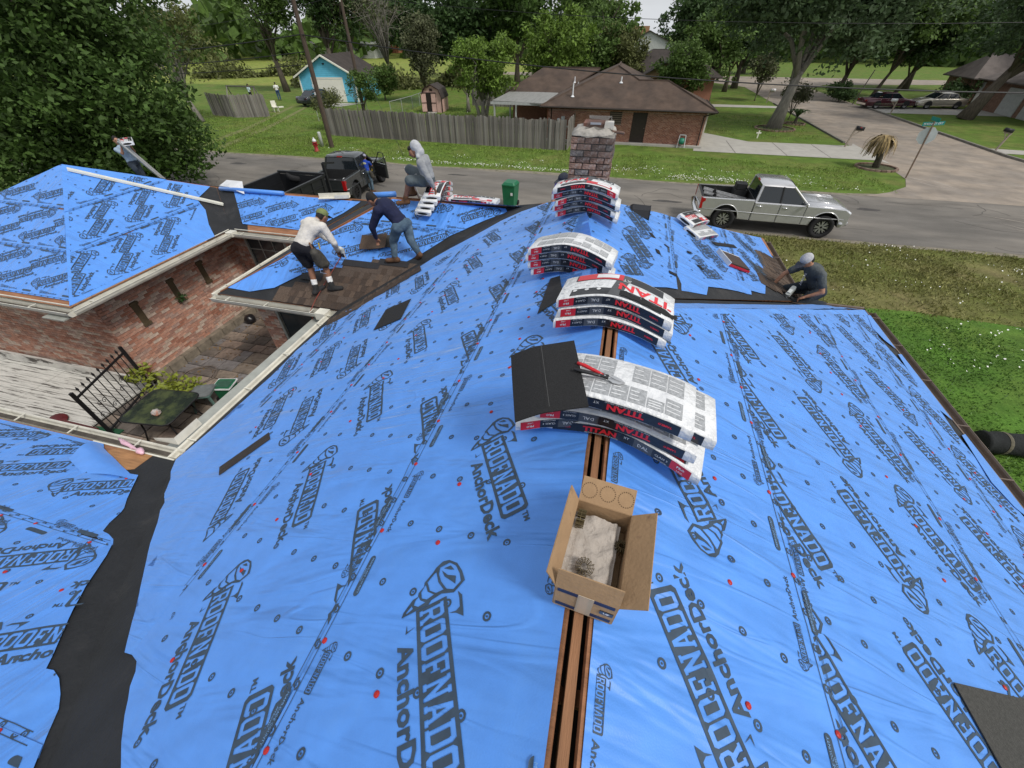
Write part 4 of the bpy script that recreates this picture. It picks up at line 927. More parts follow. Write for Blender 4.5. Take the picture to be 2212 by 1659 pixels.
    if style == 'white_up':                # instruction panels in grey
        its = []; w8 = .088
        for rowi, (ya, yb) in enumerate(((-W_/2+.03, -.03), (.0+.012, W_/2-.025))):
            x = -L_/2+.08
            while x < L_/2-.12:
                if rowi and q.random() < .08: x += w8; continue
                its.append(rect(x, x+w8-.006, ya, yb-(.04 if q.random() < .2 else 0)))
                x += w8
        dec(M_wgry, its, 'top')
        wl_ = []
        for it in its:
            x0, x1 = it[0][0][0], it[0][1][0]; y0, y1 = it[0][0][1], it[0][2][1]; m_ = 4
            for j in range(1, m_): wl_.append(rect(x0+.006, x1-q.uniform(.006, .04), y0+(y1-y0)*j/m_-.003, y0+(y1-y0)*j/m_+.003))
        dec(M_lgry, wl_, 'top', 'print', .0026)
    else:                                  # black face with TITAN and red band
        s_ = 1 if textup else -1
        dec(M_wdk, [rect(-L_/2+.09, L_/2-.09, -W_/2+.016, W_/2-.016)], 'top'); dec(M_wch, [rect(-.06, .03, -W_/2+.016, W_/2-.016, .05)], 'top', 'print', .0026)
        xr = (-L_/2+.1, .02) if textup else (0, L_/2-.1)
        yr = (W_/2-.11, W_/2-.018) if textup else (-W_/2+.018, -W_/2+.11)
        dec(M_wred, [rect(xr[0], xr[1], *yr)], 'top', 'print', .003)
        dec(M_lgry, [rect(xr[0]+.14, xr[0]+.3, yr[0]+.02, yr[1]-.012)], 'top', 'print', .0044)
        an = math.pi if textup else 0.
        dec(mat('red_ink'), [mv(T2('TITAN', .13, .003, 'CENTER', 1.25), .23*s_, .03*s_, an)], 'top', 'lettering', .0032)
        dec(M_lgry, [mv(T2('TAMKO', .035, .0, 'CENTER'), .2*s_, -.09*s_, an), mv(T2('XT', .05, 0, 'CENTER'), .05*s_, .1*s_, an), mv(T2('PREMIUM ARCHITECTURAL SHINGLES', .018, 0, 'CENTER'), .23*s_, .055*s_, an)], 'top', 'lettering', .0032)
        its = []
        for i in range(4):
            for j in range(2):
                a = []; cx, cy = (-.13-i*.085)*s_, (-.02-.07*j)*s_
                its.append(([(cx+.016*math.cos(k*math.pi/4), cy+.016*math.sin(k*math.pi/4)) for k in range(8)], [tuple(range(8))]))
        dec(M_lgry, its, 'top', 'print', .0032)
    # bundle strap-like torn ends / open end showing shingles
    for e in (-1, 1):
        xe = e*(L_/2+.0015); z0 = f(e*L_/2)
        if endholes:
            b = MB(); pts = [(xe, .8*(W_/2-.03)*math.cos(a)*1.0, z0+H_*.48+H_*.27*math.sin(a)) for a in [k*math.pi/8 for k in range(16)]]
            b.add(pts, [tuple(range(16))] if e > 0 else [tuple(range(15, -1, -1))]); b.build('open_end', M_sback, t)
    if torn:
        b = MB(); V_ = []; 
        for i, x in enumerate([.02+.42*k/10-L_*.0 for k in range(11)]):
            V_ += [(x*torn, -W_/2+.03+.012*(i % 2), f(x*torn)+H_+.0045), (x*torn, -W_/2+.1+.03*math.sin(i*1.9)*.6, f(x*torn)+H_+.005)]
        b.add(V_, [(2*i, 2*i+2, 2*i+3, 2*i+1) for i in range(10)]); b.build('torn_opening', M_sback, t)
    return t
def rmat(x, y, z, ang): return Matrix.Translation((x, y, z)) @ Matrix.Rotation(ang, 4, 'Z')
G1 = 'bundles stacked nearest the camera'; G2 = 'bundles stacked at the ridge step'; G3 = 'bundles stacked mid ridge'; G4 = 'bundles stacked by the chimney'
# local x = across the ridge, bundles drape; camera side is -y
st = .078
def ztop(x): return RZ + .012
# nearest stack
z0 = RZ + .012
bundle('shingle_bundle', 'bottom bundle of the nearest stack, red corner and white end toward the cardboard box', rmat(.26, 1.6, z0, -.2), 'black_up', seed=1, L_=.86, group=G1, textup=False, sides=(-1,), kink=-.05, bend=.43)
bundle('shingle_bundle', 'white-faced bundle second from the bottom of the nearest stack, grey end at left', rmat(.07, 1.66, z0+.015, .03), 'white_up', seed=2, L_=.84, group=G1, sides=(-1,), kink=.12, bend=0.41, br=.3)
bundle('shingle_bundle', 'third bundle up in the nearest stack, upside-down lettering under the grey shingle', rmat(.2, 1.6, z0+st*1.08, -.13), 'white_up', seed=3, L_=.84, group=G1, sides=(-1,), kink=-.03, bend=0.38, br=.3)
bundle('shingle_bundle', 'fourth bundle up in the nearest stack, sticking out furthest to the right', rmat(.27, 1.64, z0+st*2.05, -.1), 'white_up', seed=4, L_=.84, group=G1, sides=(-1,), kink=-.1, bend=0.35, br=.3)
bundle('shingle_bundle', 'top bundle of the nearest stack with the tin snips on it', rmat(.13, 1.58, z0+st*3.05, -.12), 'white_up', seed=5, L_=.84, group=G1, sides=(-1,), kink=-.02, bend=0.31, br=.3, W_=.34)
# ridge-step stack
z1 = RZ + .012
bundle('shingle_bundle', 'bottom bundle of the stack at the ridge step, grey panels and upside-down lettering', rmat(.12, 2.68, z1, -.07), 'white_up', seed=6, L_=.83, group=G2, sides=(-1,), kink=-.03, bend=.43)
bundle('shingle_bundle', 'middle bundle of the stack at the ridge step with torn black edge', rmat(.15, 2.7, z1+st*1.02, -.09), 'white_up', seed=7, L_=.83, group=G2, sides=(-1,), kink=-.05, bend=.42)
bundle('shingle_bundle', 'top bundle of the stack at the ridge step, black face with big red lettering', rmat(.13, 2.72, z1+st*2.0, -.1), 'black_up', seed=8, L_=.83, group=G2, sides=(-1,), kink=-.03, bend=.4, textup=True, torn=1, W_=.36)
# mid stack on the far ridge
zf = FZ + .03; cx_ = -.33
for i in range(4):
    nm = ['bottom', 'second', 'third', 'top'][i]
    bundle('shingle_bundle', f'{nm} white-wrapped bundle of the four stacked mid ridge on the low ridge line', rmat(cx_+.02*[1.5, 0, -1, .5][i], 3.9-.02*i, zf+st*i, -.05-.03*i), 'white_up', seed=10+i, L_=.84, group=G3, sides=(-1,), kink=-.02, bend=.42, W_=.32)
# chimney stack
labels = ['bottom white-ended bundle of the chimney stack', 'second bundle of the chimney stack, black lettering at its right', 'third bundle of the chimney stack with torn dark edge', 'fourth bundle of the chimney stack, white torn end at left', 'top bundle of the chimney stack, black and red printed face']
for i in range(5):
    bundle('shingle_bundle', labels[i], rmat(cx_-.03+.03*[1, -.5, .8, -1, -.6][i], 5.72-.02*i, zf+st*i, -.08+.03*(i % 3)), 'black_up' if i == 4 else 'white_up', seed=20+i, L_=.84, group=G4, sides=(-1,), kink=.0, bend=.42, textup=(i != 4), W_=.34, torn=-1 if i == 2 else 0)
# right edge bundles near the far corner, lying down the slope
Mh = lambda pl, x, y, ang, h=.02: pl.fr(x, y, ang, h)
bundle('shingle_bundle', 'black-faced bundle lying on the far right hip edge beside the silver pickup', Mh(FRT, 1.42, 7.95, R(-28), .09), 'black_up', seed=30, bend=.12, br=.3, group='bundles on the right hip', textup=False, sides=(-1,), endholes=True)
bundle('shingle_bundle', 'white-ended bundle under the black-faced one on the right hip edge', Mh(FRT, 1.6, 7.72, R(-33), .012), 'white_up', seed=31, bend=.06, br=.3, group='bundles on the right hip', sides=(-1,), endholes=True)
bundle('shingle_bundle', 'red and white bundle lying behind the wing ridge left of the green bin', rmat(-2.75, 7.95, 3.62, -.03), 'black_up', seed=32, bend=.02, group='bundles behind the wing ridge', textup=False, sides=(-1,), W_=.3)
# stack the seated roofer sits on: long axis along Y over the wing ridge
GS = 'bundles under the seated roofer'
sl = ['bottom bundle under the seated roofer, black end holes facing the camera', 'middle bundle under the seated roofer, red lettering on its right side', 'upper bundle under the seated roofer, leaning right', 'black-topped bundle the roofer in the grey hoodie sits on']
for i in range(4):
    bundle('shingle_bundle', sl[i], rmat(-3.46+.02*i, 7.62+.05*(i-1), MRZ+.02+st*i, R(90+4*(i-1.5))), 'black_up' if i == 3 else 'white_up', seed=40+i, group=GS, bend=.4, sides=(-1, 1) if i < 3 else (-1,), endholes=True, textup=False, W_=.33, L_=.95)
# loose shingles and scraps
def loose(name, label, pl, x, y, ang, size, m, h=.02, cat='shingle', bendz=.0, group=None):
    b = MB(); L_, W_ = size; n = 8; V_ = []
    for i in range(n+1):
        xx = -L_/2+L_*i/n; zz = bendz*(xx/(L_/2))**2
        V_ += [(xx, -W_/2, zz), (xx, W_/2, zz+bendz*.4), (xx, -W_/2, zz+.005), (xx, W_/2, zz+.005+bendz*.4)]
    F_ = []
    for i in range(n):
        a, c = i*4, i*4+4; F_ += [(a+2, c+2, c+3, a+3), (a, a+1, c+1, c), (a, c, c+2, a+2), (a+1, a+3, c+3, c+1)]
    F_ += [(0, 2, 3, 1), (n*4, n*4+1, n*4+3, n*4+2)]
    b.add(V_, F_); o = b.build(name, m, None, M=pl.fr(x, y, ang, h)); return tag(o, label, cat, group)
loose('shingle_strip', 'dark brown shingle strip lying across the left slope below the gutter corner', LEFT, -3.08, 1.7, R(-38), (.52, .17), mat('dark_strip', (.035, .028, .025), .9, .4, 6, .5, stretch=(1, 8, 1)), .02)
loose('shingle_strip', 'large black shingle piece on the middle of the left slope', LEFT, -2.66, 4.08, R(15), (.62, .42), M_sback, .022)
loose('shingle_strip', 'narrow black strip lying on the far right slope near the kneeling roofer', FRT, 2.1, 7.85, R(-44), (.85, .1), M_sback, .022)
loose('shingle_sheet', 'big grey shingle laid face up at the bottom right corner of the roof', RIGHT, 2.56, .72, R(10), (.75, .95), mat('grey_shingle', (.055, .054, .05), .95, .3, 90, .5, 200, stretch=(1, 1, 1)), .022)
for i, (x, y, a, s_) in enumerate([(.62, 6.2, .5, .13), (.85, 6.1, 1.2, .09), (.7, 5.7, .2, .12), (1.25, 6.4, 2.1, .1), (1.4, 6.05, .9, .11), (.9, 5.25, 1.7, .12)]):
    loose('shingle_scrap', ['torn dark shingle scrap nearest the chimney stack on the far right slope', 'small dark shingle scrap upper left of the scattered group', 'dark shingle scrap at the left of the scattered group below the upper pair', 'dark shingle scrap at the upper right of the scattered group', 'dark shingle scrap just below the upper right one', 'dark shingle scrap lowest on the slope near the valley'][i], FRT, x, y, a, (s_, s_*.55), M_sback, .022, group='shingle scraps on the far right slope')
# opened bundle on the far slope
ob = thing('opened_bundle', 'opened brown bundle lying flat on the far right slope near the kneeling roofer', 'shingle bundle', M=FRT.fr(2.12, 7.12, R(-64), .02))
MB().box((0, 0, .03), (.5, .36, .06)).build('shingles', mat('shingle_pile', (.055, .04, .035), .95, .4, 70, .4), ob)
MB().box((0, -.19, .02), (.5, .03, .03)).build('wrapper', M_wred, ob); MB().box((-.255, 0, .035), (.02, .4, .075)).build('wrapper_end', M_wrap, ob); MB().box((0, .19, .03), (.52, .02, .06)).build('wrapper', M_wrap, ob)
# grey shingle square draped on the nearest stack
b = MB(); b.smooth = True; n = 14; V_ = []
for i in range(n+1):
    for j in range(n+1):
        x, y = -.18+.36*i/n, -.23+.46*j/n
        z = -.5*max(0, -x-.02)**1.35 + .012*math.sin(y*5+1) - .02*(i/n) ; V_.append((x, y, z))
F_ = [(i*(n+1)+j, (i+1)*(n+1)+j, (i+1)*(n+1)+j+1, i*(n+1)+j+1) for i in range(n) for j in range(n)]
b.add(V_, F_); k = len(V_); b.add([(x, y, z-.006) for x, y, z in V_], [f[::-1] for f in F_])
sq = b.build('shingle_square', M_sback, None, M=Matrix.Translation((-.2, 1.52, z0+st*3.0+.075)) @ Matrix.Rotation(R(15), 4, 'Z') @ Matrix.Rotation(R(-13), 4, 'Y') @ Matrix.Rotation(R(5), 4, 'X')); tag(sq, 'square of dark shingle lying back side up over the left end of the nearest stack', 'shingle')
bt = MB(); bt.add([(-.0012, -.22, .003), (.0012, -.22, .003), (.0012, .22, .005), (-.0012, .22, .005)], [(0, 1, 2, 3)]); bt.build('stitch_line', mat('stitch', (.07, .07, .07)), sq, (0, 0, .012))
# tin snips
sn = thing('tin_snips', 'red and black handled tin snips lying on the top bundle of the nearest stack', 'tin snips', M=Matrix.Translation((.06, 1.56, z0+st*4.05+.012)) @ Matrix.Rotation(R(-9), 4, 'Z') @ Matrix.Rotation(R(7), 4, 'Y') @ Matrix.Scale(.8, 4))
for sgn, m, nm in ((1, M_wred, 'red'), (-1, M_wdk, 'black')):
    b = MB(); b.smooth = True; b.tube([(-.15, .034*sgn, .012), (-.1, .03*sgn, .014), (-.05, .02*sgn, .014), (.0, .012*sgn, .012), (.03, .004*sgn, .012)], [.010, .013, .012, .011, .008], 8); b.build('grip', m, sn)
b = MB(); b.box((.035, 0, .012), (.06, .03, .014)); b.build('pivot', M_wdk, sn)
b = MB(); b.lathe([(.0001, .02), (.006, .02), (.006, .01)], 8, Matrix.Translation((.04, 0, 0))); b.build('bolt', M_steel, sn)
for sgn in (1, -1):
    b = MB(); b.prism([(.06, .012*sgn), (.1, .03*sgn), (.14, .022*sgn), (.17, .0), (.1, .002*sgn)], .008+.003*sgn, .013+.003*sgn); b.build('blade', M_steel, sn)
# cardboard nail box on the ridge
M_card = mat('cardboard', (.36, .235, .13), .85, .1, 9, .15, 60, stretch=(1, 1, 1)); M_cardin = mat('cardboard_inside', (.31, .2, .11), .88, .12, 9, .15, 60, col2=(.16, .1, .06), c2scale=9, c2pos=(.62, .75))
bx = thing('nail_box', 'open cardboard box of coiled roofing nails straddling the ridge slot', 'box', M=rmat(.145, .75, RZ+.012, R(-6)) @ Matrix.Scale(.94, 4))
bw, bd, bh_ = .235, .39, .165; th = .005
def wallb(name, c, d, m=M_card, M=None): return MB().box(c, d).build(name, m, bx, M=M)
wallb('box_side', (-bw/2, 0, bh_/2), (th, bd, bh_)); wallb('box_side', (bw/2, 0, bh_/2), (th, bd, bh_)); wallb('box_end', (0, -bd/2, bh_/2), (bw-th, th, bh_)); wallb('box_end', (0, bd/2, bh_/2), (bw-th, th, bh_)); wallb('box_bottom', (0, 0, .004), (bw-th, bd-th, .006))
def flap(name, hinge, axis, ang, size, off):
    M_ = Matrix.Translation(hinge) @ Matrix.Rotation(ang, 4, axis)
    b = MB(); b.box(off, size); o = b.build(name, M_cardin, bx, M=M_); return o
flap('flap', (-bw/2, 0, bh_), 'Y', R(-24), (th, bd, .1), (0, 0, .05)); flap('flap', (bw/2, 0, bh_), 'Y', R(50), (th, bd, .115), (0, 0, .0575))
fl = flap('flap', (0, bd/2, bh_), 'X', R(-62), (bw, th, .11), (0, 0, .055)); flap('flap', (0, -bd/2, bh_), 'X', R(-12), (bw, th, .0), (0, 0, 0)) if False else None
flap('flap', (0, -bd/2, bh_), 'X', R(-14), (bw+.005, th, .1), (0, 0, .05))
for zc in (.155, .03): MB().box((0, -bd/2-.004, zc), (bw-.02, .003, .022)).build('printed_band', mat('navy_ink', (.012, .022, .07), .6), bx)
MB().box((.085, -bd/2-.0045, .09), (.05, .003, .028)).build('printed_label', M_wdk, bx); MB().box((0, -bd/2-.0045, .09), (.06, .0022, .16)).build('tape', mat('clear_tape', (.45, .38, .3), .15, .1, spec=.6), bx)
tl = T2('UP', .02, .001); b = MB(); b.add([(x+.085, -bd/2-.0065, z+.084) for x, z in tl[0]], tl[1]); stuff(b.build('lettering', M_lgry, bx))
for (cx0, cz0) in ((-.08, .065), (0, .07), (.08, .068)):      # nail dots on the far flap
    b = MB()
    for k in range(22): a = k*2*math.pi/22; b.box((cx0+.033*math.cos(a), -.004, cz0-.012+.033*math.sin(a)), (.004, .001, .004))
    stuff(b.build('nail_dents', mat('dent', (.1, .06, .03)), fl))
pp = MB(); pp.smooth = True; n = 22; V_ = []
for i in range(n+1):
    for j in range(n+1):
        x, y = -.115+.2*i/n, -.19+.36*j/n; z = .105 + .02*noise.noise(Vector((x*22, y*22, 2))) + .012*abs(noise.noise(Vector((x*40, y*18, 5)))) - .02*(i > n-2); V_.append((x, y, z))
pp.add(V_, [(i*(n+1)+j, (i+1)*(n+1)+j, (i+1)*(n+1)+j+1, i*(n+1)+j+1) for i in range(n) for j in range(n)])
tag(pp.build('packing_paper', mat('packing_paper', (.38, .34, .30), .9, .1, 12, .5, 50), None, M=bx.matrix_world), 'crumpled grey packing paper inside the open nail box', 'paper')
M_nail = mat('nail_coil', (.13, .1, .05), .45, .3, metal=.7)
def coil(label, loc, tilt, rmax=.038):
    t = thing('nail_coil', label, 'nail coil', M=bx.matrix_world @ Matrix.Translation(loc) @ tilt)
    b = MB()
    for k in range(62): a = k*.42; r_ = rmax*.35 + rmax*.65*k/62; b.tube([(r_*math.cos(a), r_*math.sin(a), -.016), (r_*math.cos(a), r_*math.sin(a), .02)], .0022, 4)
    stuff(b.build('nails', M_nail, t))
    b = MB(); b.tube([((rmax*.35+rmax*.65*k/62)*math.cos(k*.42), (rmax*.35+rmax*.65*k/62)*math.sin(k*.42), 0) for k in range(62)], .001, 3); b.build('coil_wire', M_nail, t)
coil('brass nail coil lying on the packing paper in the nail box', (-.03, -.075, .138), Matrix.Rotation(.35, 4, 'X')); coil('nail coil standing on edge at the far left corner of the nail box', (-.09, .13, .125), Matrix.Rotation(R(90), 4, 'Y'), .045); coil('nail coil half hidden along the right side of the nail box', (.1, .08, .085), Matrix.Identity(4), .03)
# other small things
A_ = L1X.at(-12.0, 7.08, .06); B_ = L1X.at(-9.75, 8.5, .06); wt = thing('white_trim_board', 'long white trim board lying across the left wing roof', 'board', A_); b = MB(); b.tube([(0, 0, 0), B_-A_], .034, 4); b.build('board', mat('white_paint', (.72, .71, .62), .5, .05), wt); b = MB(); b.tube([V3(0, 0, .03), B_-A_+V3(0, 0, .03)], .018, 4); b.build('lip', mat('white_paint'), wt)
b = MB(); b.smooth = True; b.tube([BACK.at(-5.38, 1.86, .04), BACK.at(-5.28, 1.83, .035), BACK.at(-5.2, 1.8, .035), BACK.at(-5.1, 1.79, .03), BACK.at(-5.02, 1.77, .03), BACK.at(-4.96, 1.76, .03), BACK.at(-4.9, 1.75, .04), BACK.at(-4.85, 1.73, .04), BACK.at(-4.8, 1.71, .03)], [.008, .022, .026, .022, .02, .01, .028, .036, .012], 12)
for v_i in range(len(b.v)): x, y, z = b.v[v_i]; b.v[v_i] = (x+.012*noise.noise(Vector((x*30, y*30, z*30))), y+.014*noise.noise(Vector((x*26, y*26, z*30+7))), z+.012*noise.noise(Vector((x*28, y*33, z*30+3))))
pb = thing('pink_bag', 'crumpled pink plastic bag tied in a knot on the gutter edge', 'bag', loc=BACK.at(-5.1, 1.78, .0)); pbm = b.build('film', mat('pink_plastic', (.7, .42, .5), .3, .15, 12, .4, 30, spec=.6)); pbm.parent = pb; pbm.location = -pb.location
b = MB(); b.add([L2.at(-10.2, 9.06, .02)+V3(0, 0, .05), L2.at(-9.3, 8.88, .06), L2.at(-9.5, 9.2, .14), L2.at(-10.05, 9.25, .1), L2.at(-9.8, 9.0, .12)], [(0, 1, 4), (1, 2, 4), (2, 3, 4), (3, 0, 4)]); tag(b.build('white_paper', M_wrap), 'white sheet of wrapping paper on the low ridge of the left wing', 'paper')
b = MB(); b.smooth = True; b.tube([L2.at(-10.1, 8.98, .07), L2.at(-8.2, 9.0, .07)], .05, 10); tag(b.build('underlayment_roll', M_blue), 'thin roll of blue underlayment lying along the low ridge', 'roll')
b = MB(); b.smooth = True; b.tube([MID.at(-4.95, 7.75, .0)+V3(0, .1, -.1), MID.at(-4.45, 7.8, .0)+V3(0, .1, -.08)], .055, 12); tag(b.build('underlayment_roll', M_blue), 'blue underlayment roll behind the wing ridge next to the navy-shirted roofer', 'roll')
gp = thing('gutter_offcut', 'white gutter offcut lying on the low ridge in front of the trailer', 'gutter piece', M=Matrix.Translation(L2.at(-6.75, 9.0, .06)) @ Matrix.Rotation(.35, 4, 'Z'))
MB().box((0, 0, .005), (.75, .12, .01)).build('trough', M_cream, gp); MB().box((0, .065, .05), (.75, .01, .1)).build('side', M_cream, gp); MB().box((.2, -.065, .04), (.35, .01, .08)).build('lip', M_cream, gp)
b = MB(); b.smooth = False; b.lathe([(.14, 0), (.16, .04), (.15, .3), (.16, .32)], 8, Matrix.Translation((.36, 6.9, 3.97)) @ Matrix.Rotation(R(90), 4, 'Y') @ Matrix.Translation((0, 0, -.1))); tag(b.build('black_bucket', M_wdk), 'black plastic bucket lying behind the chimney stack', 'bucket')
T2('PATRIOT', .05, .001); T2('M KINNEY EXT', .13, .003, 'CENTER', .95)
# ================================================================== PEOPLE
PENDING = []
def blob(name, parts, m, parent, voxel=.011, smooth=4, disp=0.):
    """closed capsules / ellipsoids fused into one continuous surface"""
    b = MB()
    for p in parts:
        if p[0] == 'e':
            _, c, r_, q_ = p; b.ell((0, 0, 0), r_, 12, 8, Matrix.Translation(c) @ q_.to_matrix().to_4x4())
        else:
            a, c, r0, r1 = p; a = Vector(a); c = Vector(c); d = c-a; L_ = max(d.length, 1e-4); d /= L_
            n = 5; pts = []; rs = []
            for i in range(n): t = math.pi/2*(i+.35)/(n); pts.append(a - d*r0*math.cos(t)); rs.append(max(r0*math.sin(t), .0008))
            pts.append(a); rs.append(r0); pts.append(c); rs.append(r1)
            for i in range(n-1, -1, -1): t = math.pi/2*(i+.35)/(n); pts.append(c + d*r1*math.cos(t)); rs.append(max(r1*math.sin(t), .0008))
            b.tube(pts, rs, 10)
    o = b.build(name, m, parent); md = o.modifiers.new('r', 'REMESH'); md.mode = 'VOXEL'; md.voxel_size = voxel; md.use_smooth_shade = True
    ms = o.modifiers.new('s', 'SMOOTH'); ms.factor = .5; ms.iterations = smooth
    PENDING.append((o, disp)); return o
def flush():
    dg = bpy.context.evaluated_depsgraph_get()
    for o, disp in PENDING:
        me = bpy.data.meshes.new_from_object(o.evaluated_get(dg)); old = o.data; o.modifiers.clear(); o.data = me
        if disp:
            for v in me.vertices:
                c = v.co*9; v.co += v.normal*disp*(noise.noise(c) + .6*noise.noise(c*2.3))
        me.polygons.foreach_set('use_smooth', [True]*len(me.polygons)); bpy.data.meshes.remove(old)
    PENDING.clear()
def mixq(face, up):
    f = Vector(face).normalized(); u = Vector(up); u = (u - f*u.dot(f)).normalized(); s_ = f.cross(u)   # s_ = person's right
    return Matrix(((s_.x, f.x, u.x), (s_.y, f.y, u.y), (s_.z, f.z, u.z))).to_quaternion()
SKINC = {'tan': (.33, .165, .1), 'brown': (.25, .12, .07)}
def fabric(key, col=(.05, .055, .07), **k): return mat('cloth_'+key, col, .9, k.pop('var', .2), k.pop('scale', 9), k.pop('bump', .5), k.pop('bscale', 28), **k)
def person(label, J, skin='tan', shirt=None, sleeves=2, trousers=None, shorts=False, shoe=(.05, .035, .025), hair=(.012, .01, .009), cap=None, hood=None, socks=None, group=None, vox=.0135, curl=.9, hat_back=None):
    base_ = Vector(J.get('base', (lerp(J['anL'][0], J['anR'][0], .5), lerp(J['anL'][1], J['anR'][1], .5), min(J['anL'][2], J['anR'][2])-.08)))
    t = thing('person', label, 'person', base_, group=group)
    P = {k: (Vector(v) - base_ if k not in ('face', 'hup', 'toeL', 'toeR', 'haL', 'haR', 'base') else Vector(v)) for k, v in J.items()}
    sm = mat('skin_'+skin, SKINC[skin], .55, .1, 12, .15, 90)
    pel, che, nek, hd = P['pel'], P['che'], P['nek'], P['head']; face = P['face'].normalized(); hq = mixq(face, P['hup'])
    H = lambda x, y, z: hd + hq @ Vector((x, y, z))
    right = (P['shR']-P['shL']).normalized(); spine = (che-pel).normalized(); fr_ = spine.cross(right) * -1
    tq = Matrix(((right.x, (spine.cross(right)).x, spine.x), (right.y, (spine.cross(right)).y, spine.y), (right.z, (spine.cross(right)).z, spine.z))).to_quaternion()
    sk = [('e', hd, (.072, .092, .108), hq), ('e', H(0, .025, -.055), (.052, .06, .055), hq), (H(0, .09, .01), H(0, .108, -.022), .010, .014), (nek, H(0, -.02, -.07), .054, .05),
          ('e', H(.072, -.005, -.01), (.012, .02, .03), hq), ('e', H(-.072, -.005, -.01), (.012, .02, .03), hq), (H(-.025, .083, .03), H(.025, .083, .03), .012, .012), (H(-.018, .088, -.055), H(.018, .088, -.055), .008, .008),
          ('e', che, (.155, .1, .16), tq), ('e', pel, (.15, .11, .12), tq), (pel, che, .115, .12), (che, nek, .1, .05), (che, P['shL'], .09, .062), (che, P['shR'], .09, .062)]
    for s_ in 'LR':
        sh, el, wr = P['sh'+s_], P['el'+s_], P['wr'+s_]; hip, kn, an = P['hip'+s_], P['kn'+s_], P['an'+s_]
        sk += [(sh, el, .054, .041), (el, wr, .042, .027), (pel, hip, .1, .09), (hip, kn, .084, .056), (kn, kn.lerp(an, .35), .054, .056), (kn.lerp(an, .35), an, .056, .036)]
        toe = P['toe'+s_].normalized(); sk += [(an + Vector((0, 0, -.045)), an + toe*.14 + Vector((0, 0, -.055)), .036, .03)]
        hdv = P.get('ha'+s_, wr-el).normalized(); side = hdv.cross(Vector((0, 0, 1)))
        side = side.normalized() if side.length > .2 else Vector((1, 0, 0)); pn = side.cross(hdv).normalized()
        if pn.z > 0: pn = -pn
        pc = wr + hdv*.05; q_ = Matrix(((side.x, hdv.x, pn.x), (side.y, hdv.y, pn.y), (side.z, hdv.z, pn.z))).to_quaternion()
        sk += [('e', pc, (.04, .05, .016), q_), (wr, pc, .026, .022)]
        for i, (off, ln) in enumerate(((-.03, .065), (-.01, .076), (.01, .07), (.029, .055))):
            a = wr + hdv*.088 + side*off; m_ = a + (hdv*math.cos(curl*.5) + pn*math.sin(curl*.5))*ln*.55; e_ = m_ + (hdv*math.cos(curl*1.5) + pn*math.sin(curl*1.5))*ln*.5
            sk += [(wr+hdv*.06+side*off*.9, a, .011, .0095), (a, m_, .0095, .0088), (m_, e_, .0088, .008)]
        ts = -1 if s_ == 'R' else 1
        th0 = wr + hdv*.03 + side*.034*ts; th1 = th0 + (hdv*.6 + side*.6*ts + pn*.4).normalized()*.04; th2 = th1 + (hdv*.85 + pn*.5).normalized()*.032
        sk += [(th0, th1, .013, .011), (th1, th2, .011, .009)]
    body = blob('body', sk, sm, t, vox)
    if shirt:
        g = .018; ps = [('e', che, (.165+g*.6, .115+g, .17), tq), ('e', pel + spine*.05, (.155+g*.4, .12+g*.6, .1), tq), (pel + spine*.0, che, .128, .135), (che, nek - (nek-che)*.2, .115, .068), (che, P['shL'], .1, .077), (che, P['shR'], .1, .077)]
        for s_ in 'LR':
            sh, el, wr = P['sh'+s_], P['el'+s_], P['wr'+s_]
            ps += [(sh, el, .07, .058)] if sleeves > 1 else [(sh, sh.lerp(el, .62), .07, .066)]
            if sleeves > 1: ps += [(el, el.lerp(wr, .96), .057, .041)]
        blob('shirt', ps, shirt, t, .019, 2, .006)
    if trousers:
        ps = [('e', pel - spine*.02, (.158, .125, .12), tq), (pel, pel + spine*.06, .13, .125)]
        for s_ in 'LR':
            hip, kn, an = P['hip'+s_], P['kn'+s_], P['an'+s_]
            ps += [(pel, hip, .11, .105), (hip, kn, .1, .078 if not shorts else .092)]
            if not shorts: ps += [(kn, an.lerp(kn, .1), .074, .056)]
        if shorts:
            ps = ps[:2]
            for s_ in 'LR': hip, kn = P['hip'+s_], P['kn'+s_]; ps += [(pel, hip, .11, .108), (hip, hip.lerp(kn, .95 if shorts == 2 else .8), .105, .1)]
        blob('trousers' if not shorts else 'shorts', ps, trousers, t, .019, 2, .007)
    for s_ in 'LR':
        an = P['an'+s_]; toe = P['toe'+s_].normalized(); z_ = Vector((0, 0, -.045)); kn = P['kn'+s_]; upv_ = (kn-an).normalized()
        blob('boot', [(an + z_ - toe*.045, an + toe*.15 + z_*1.15, .05, .043), (an, an + z_, .05, .052), (an, an + upv_*.07, .05, .052)], mat('boot_%.3f' % shoe[0], shoe, .8, .25, 14, .4, 50), t, .017, 2)
        if socks: blob('sock', [(an + upv_*.06, an + upv_*.16, .048, .052)], socks, t, .016, 1)
    if hair and not hood:
        blob('hair', [('e', H(0, -.018, .03), (.08, .095, .095), hq), ('e', H(0, -.055, -.02), (.07, .06, .075), hq)], mat('hair_%.3f' % hair[0], hair, .8, .3, 40, .6, 90), t, .015, 2, .004)
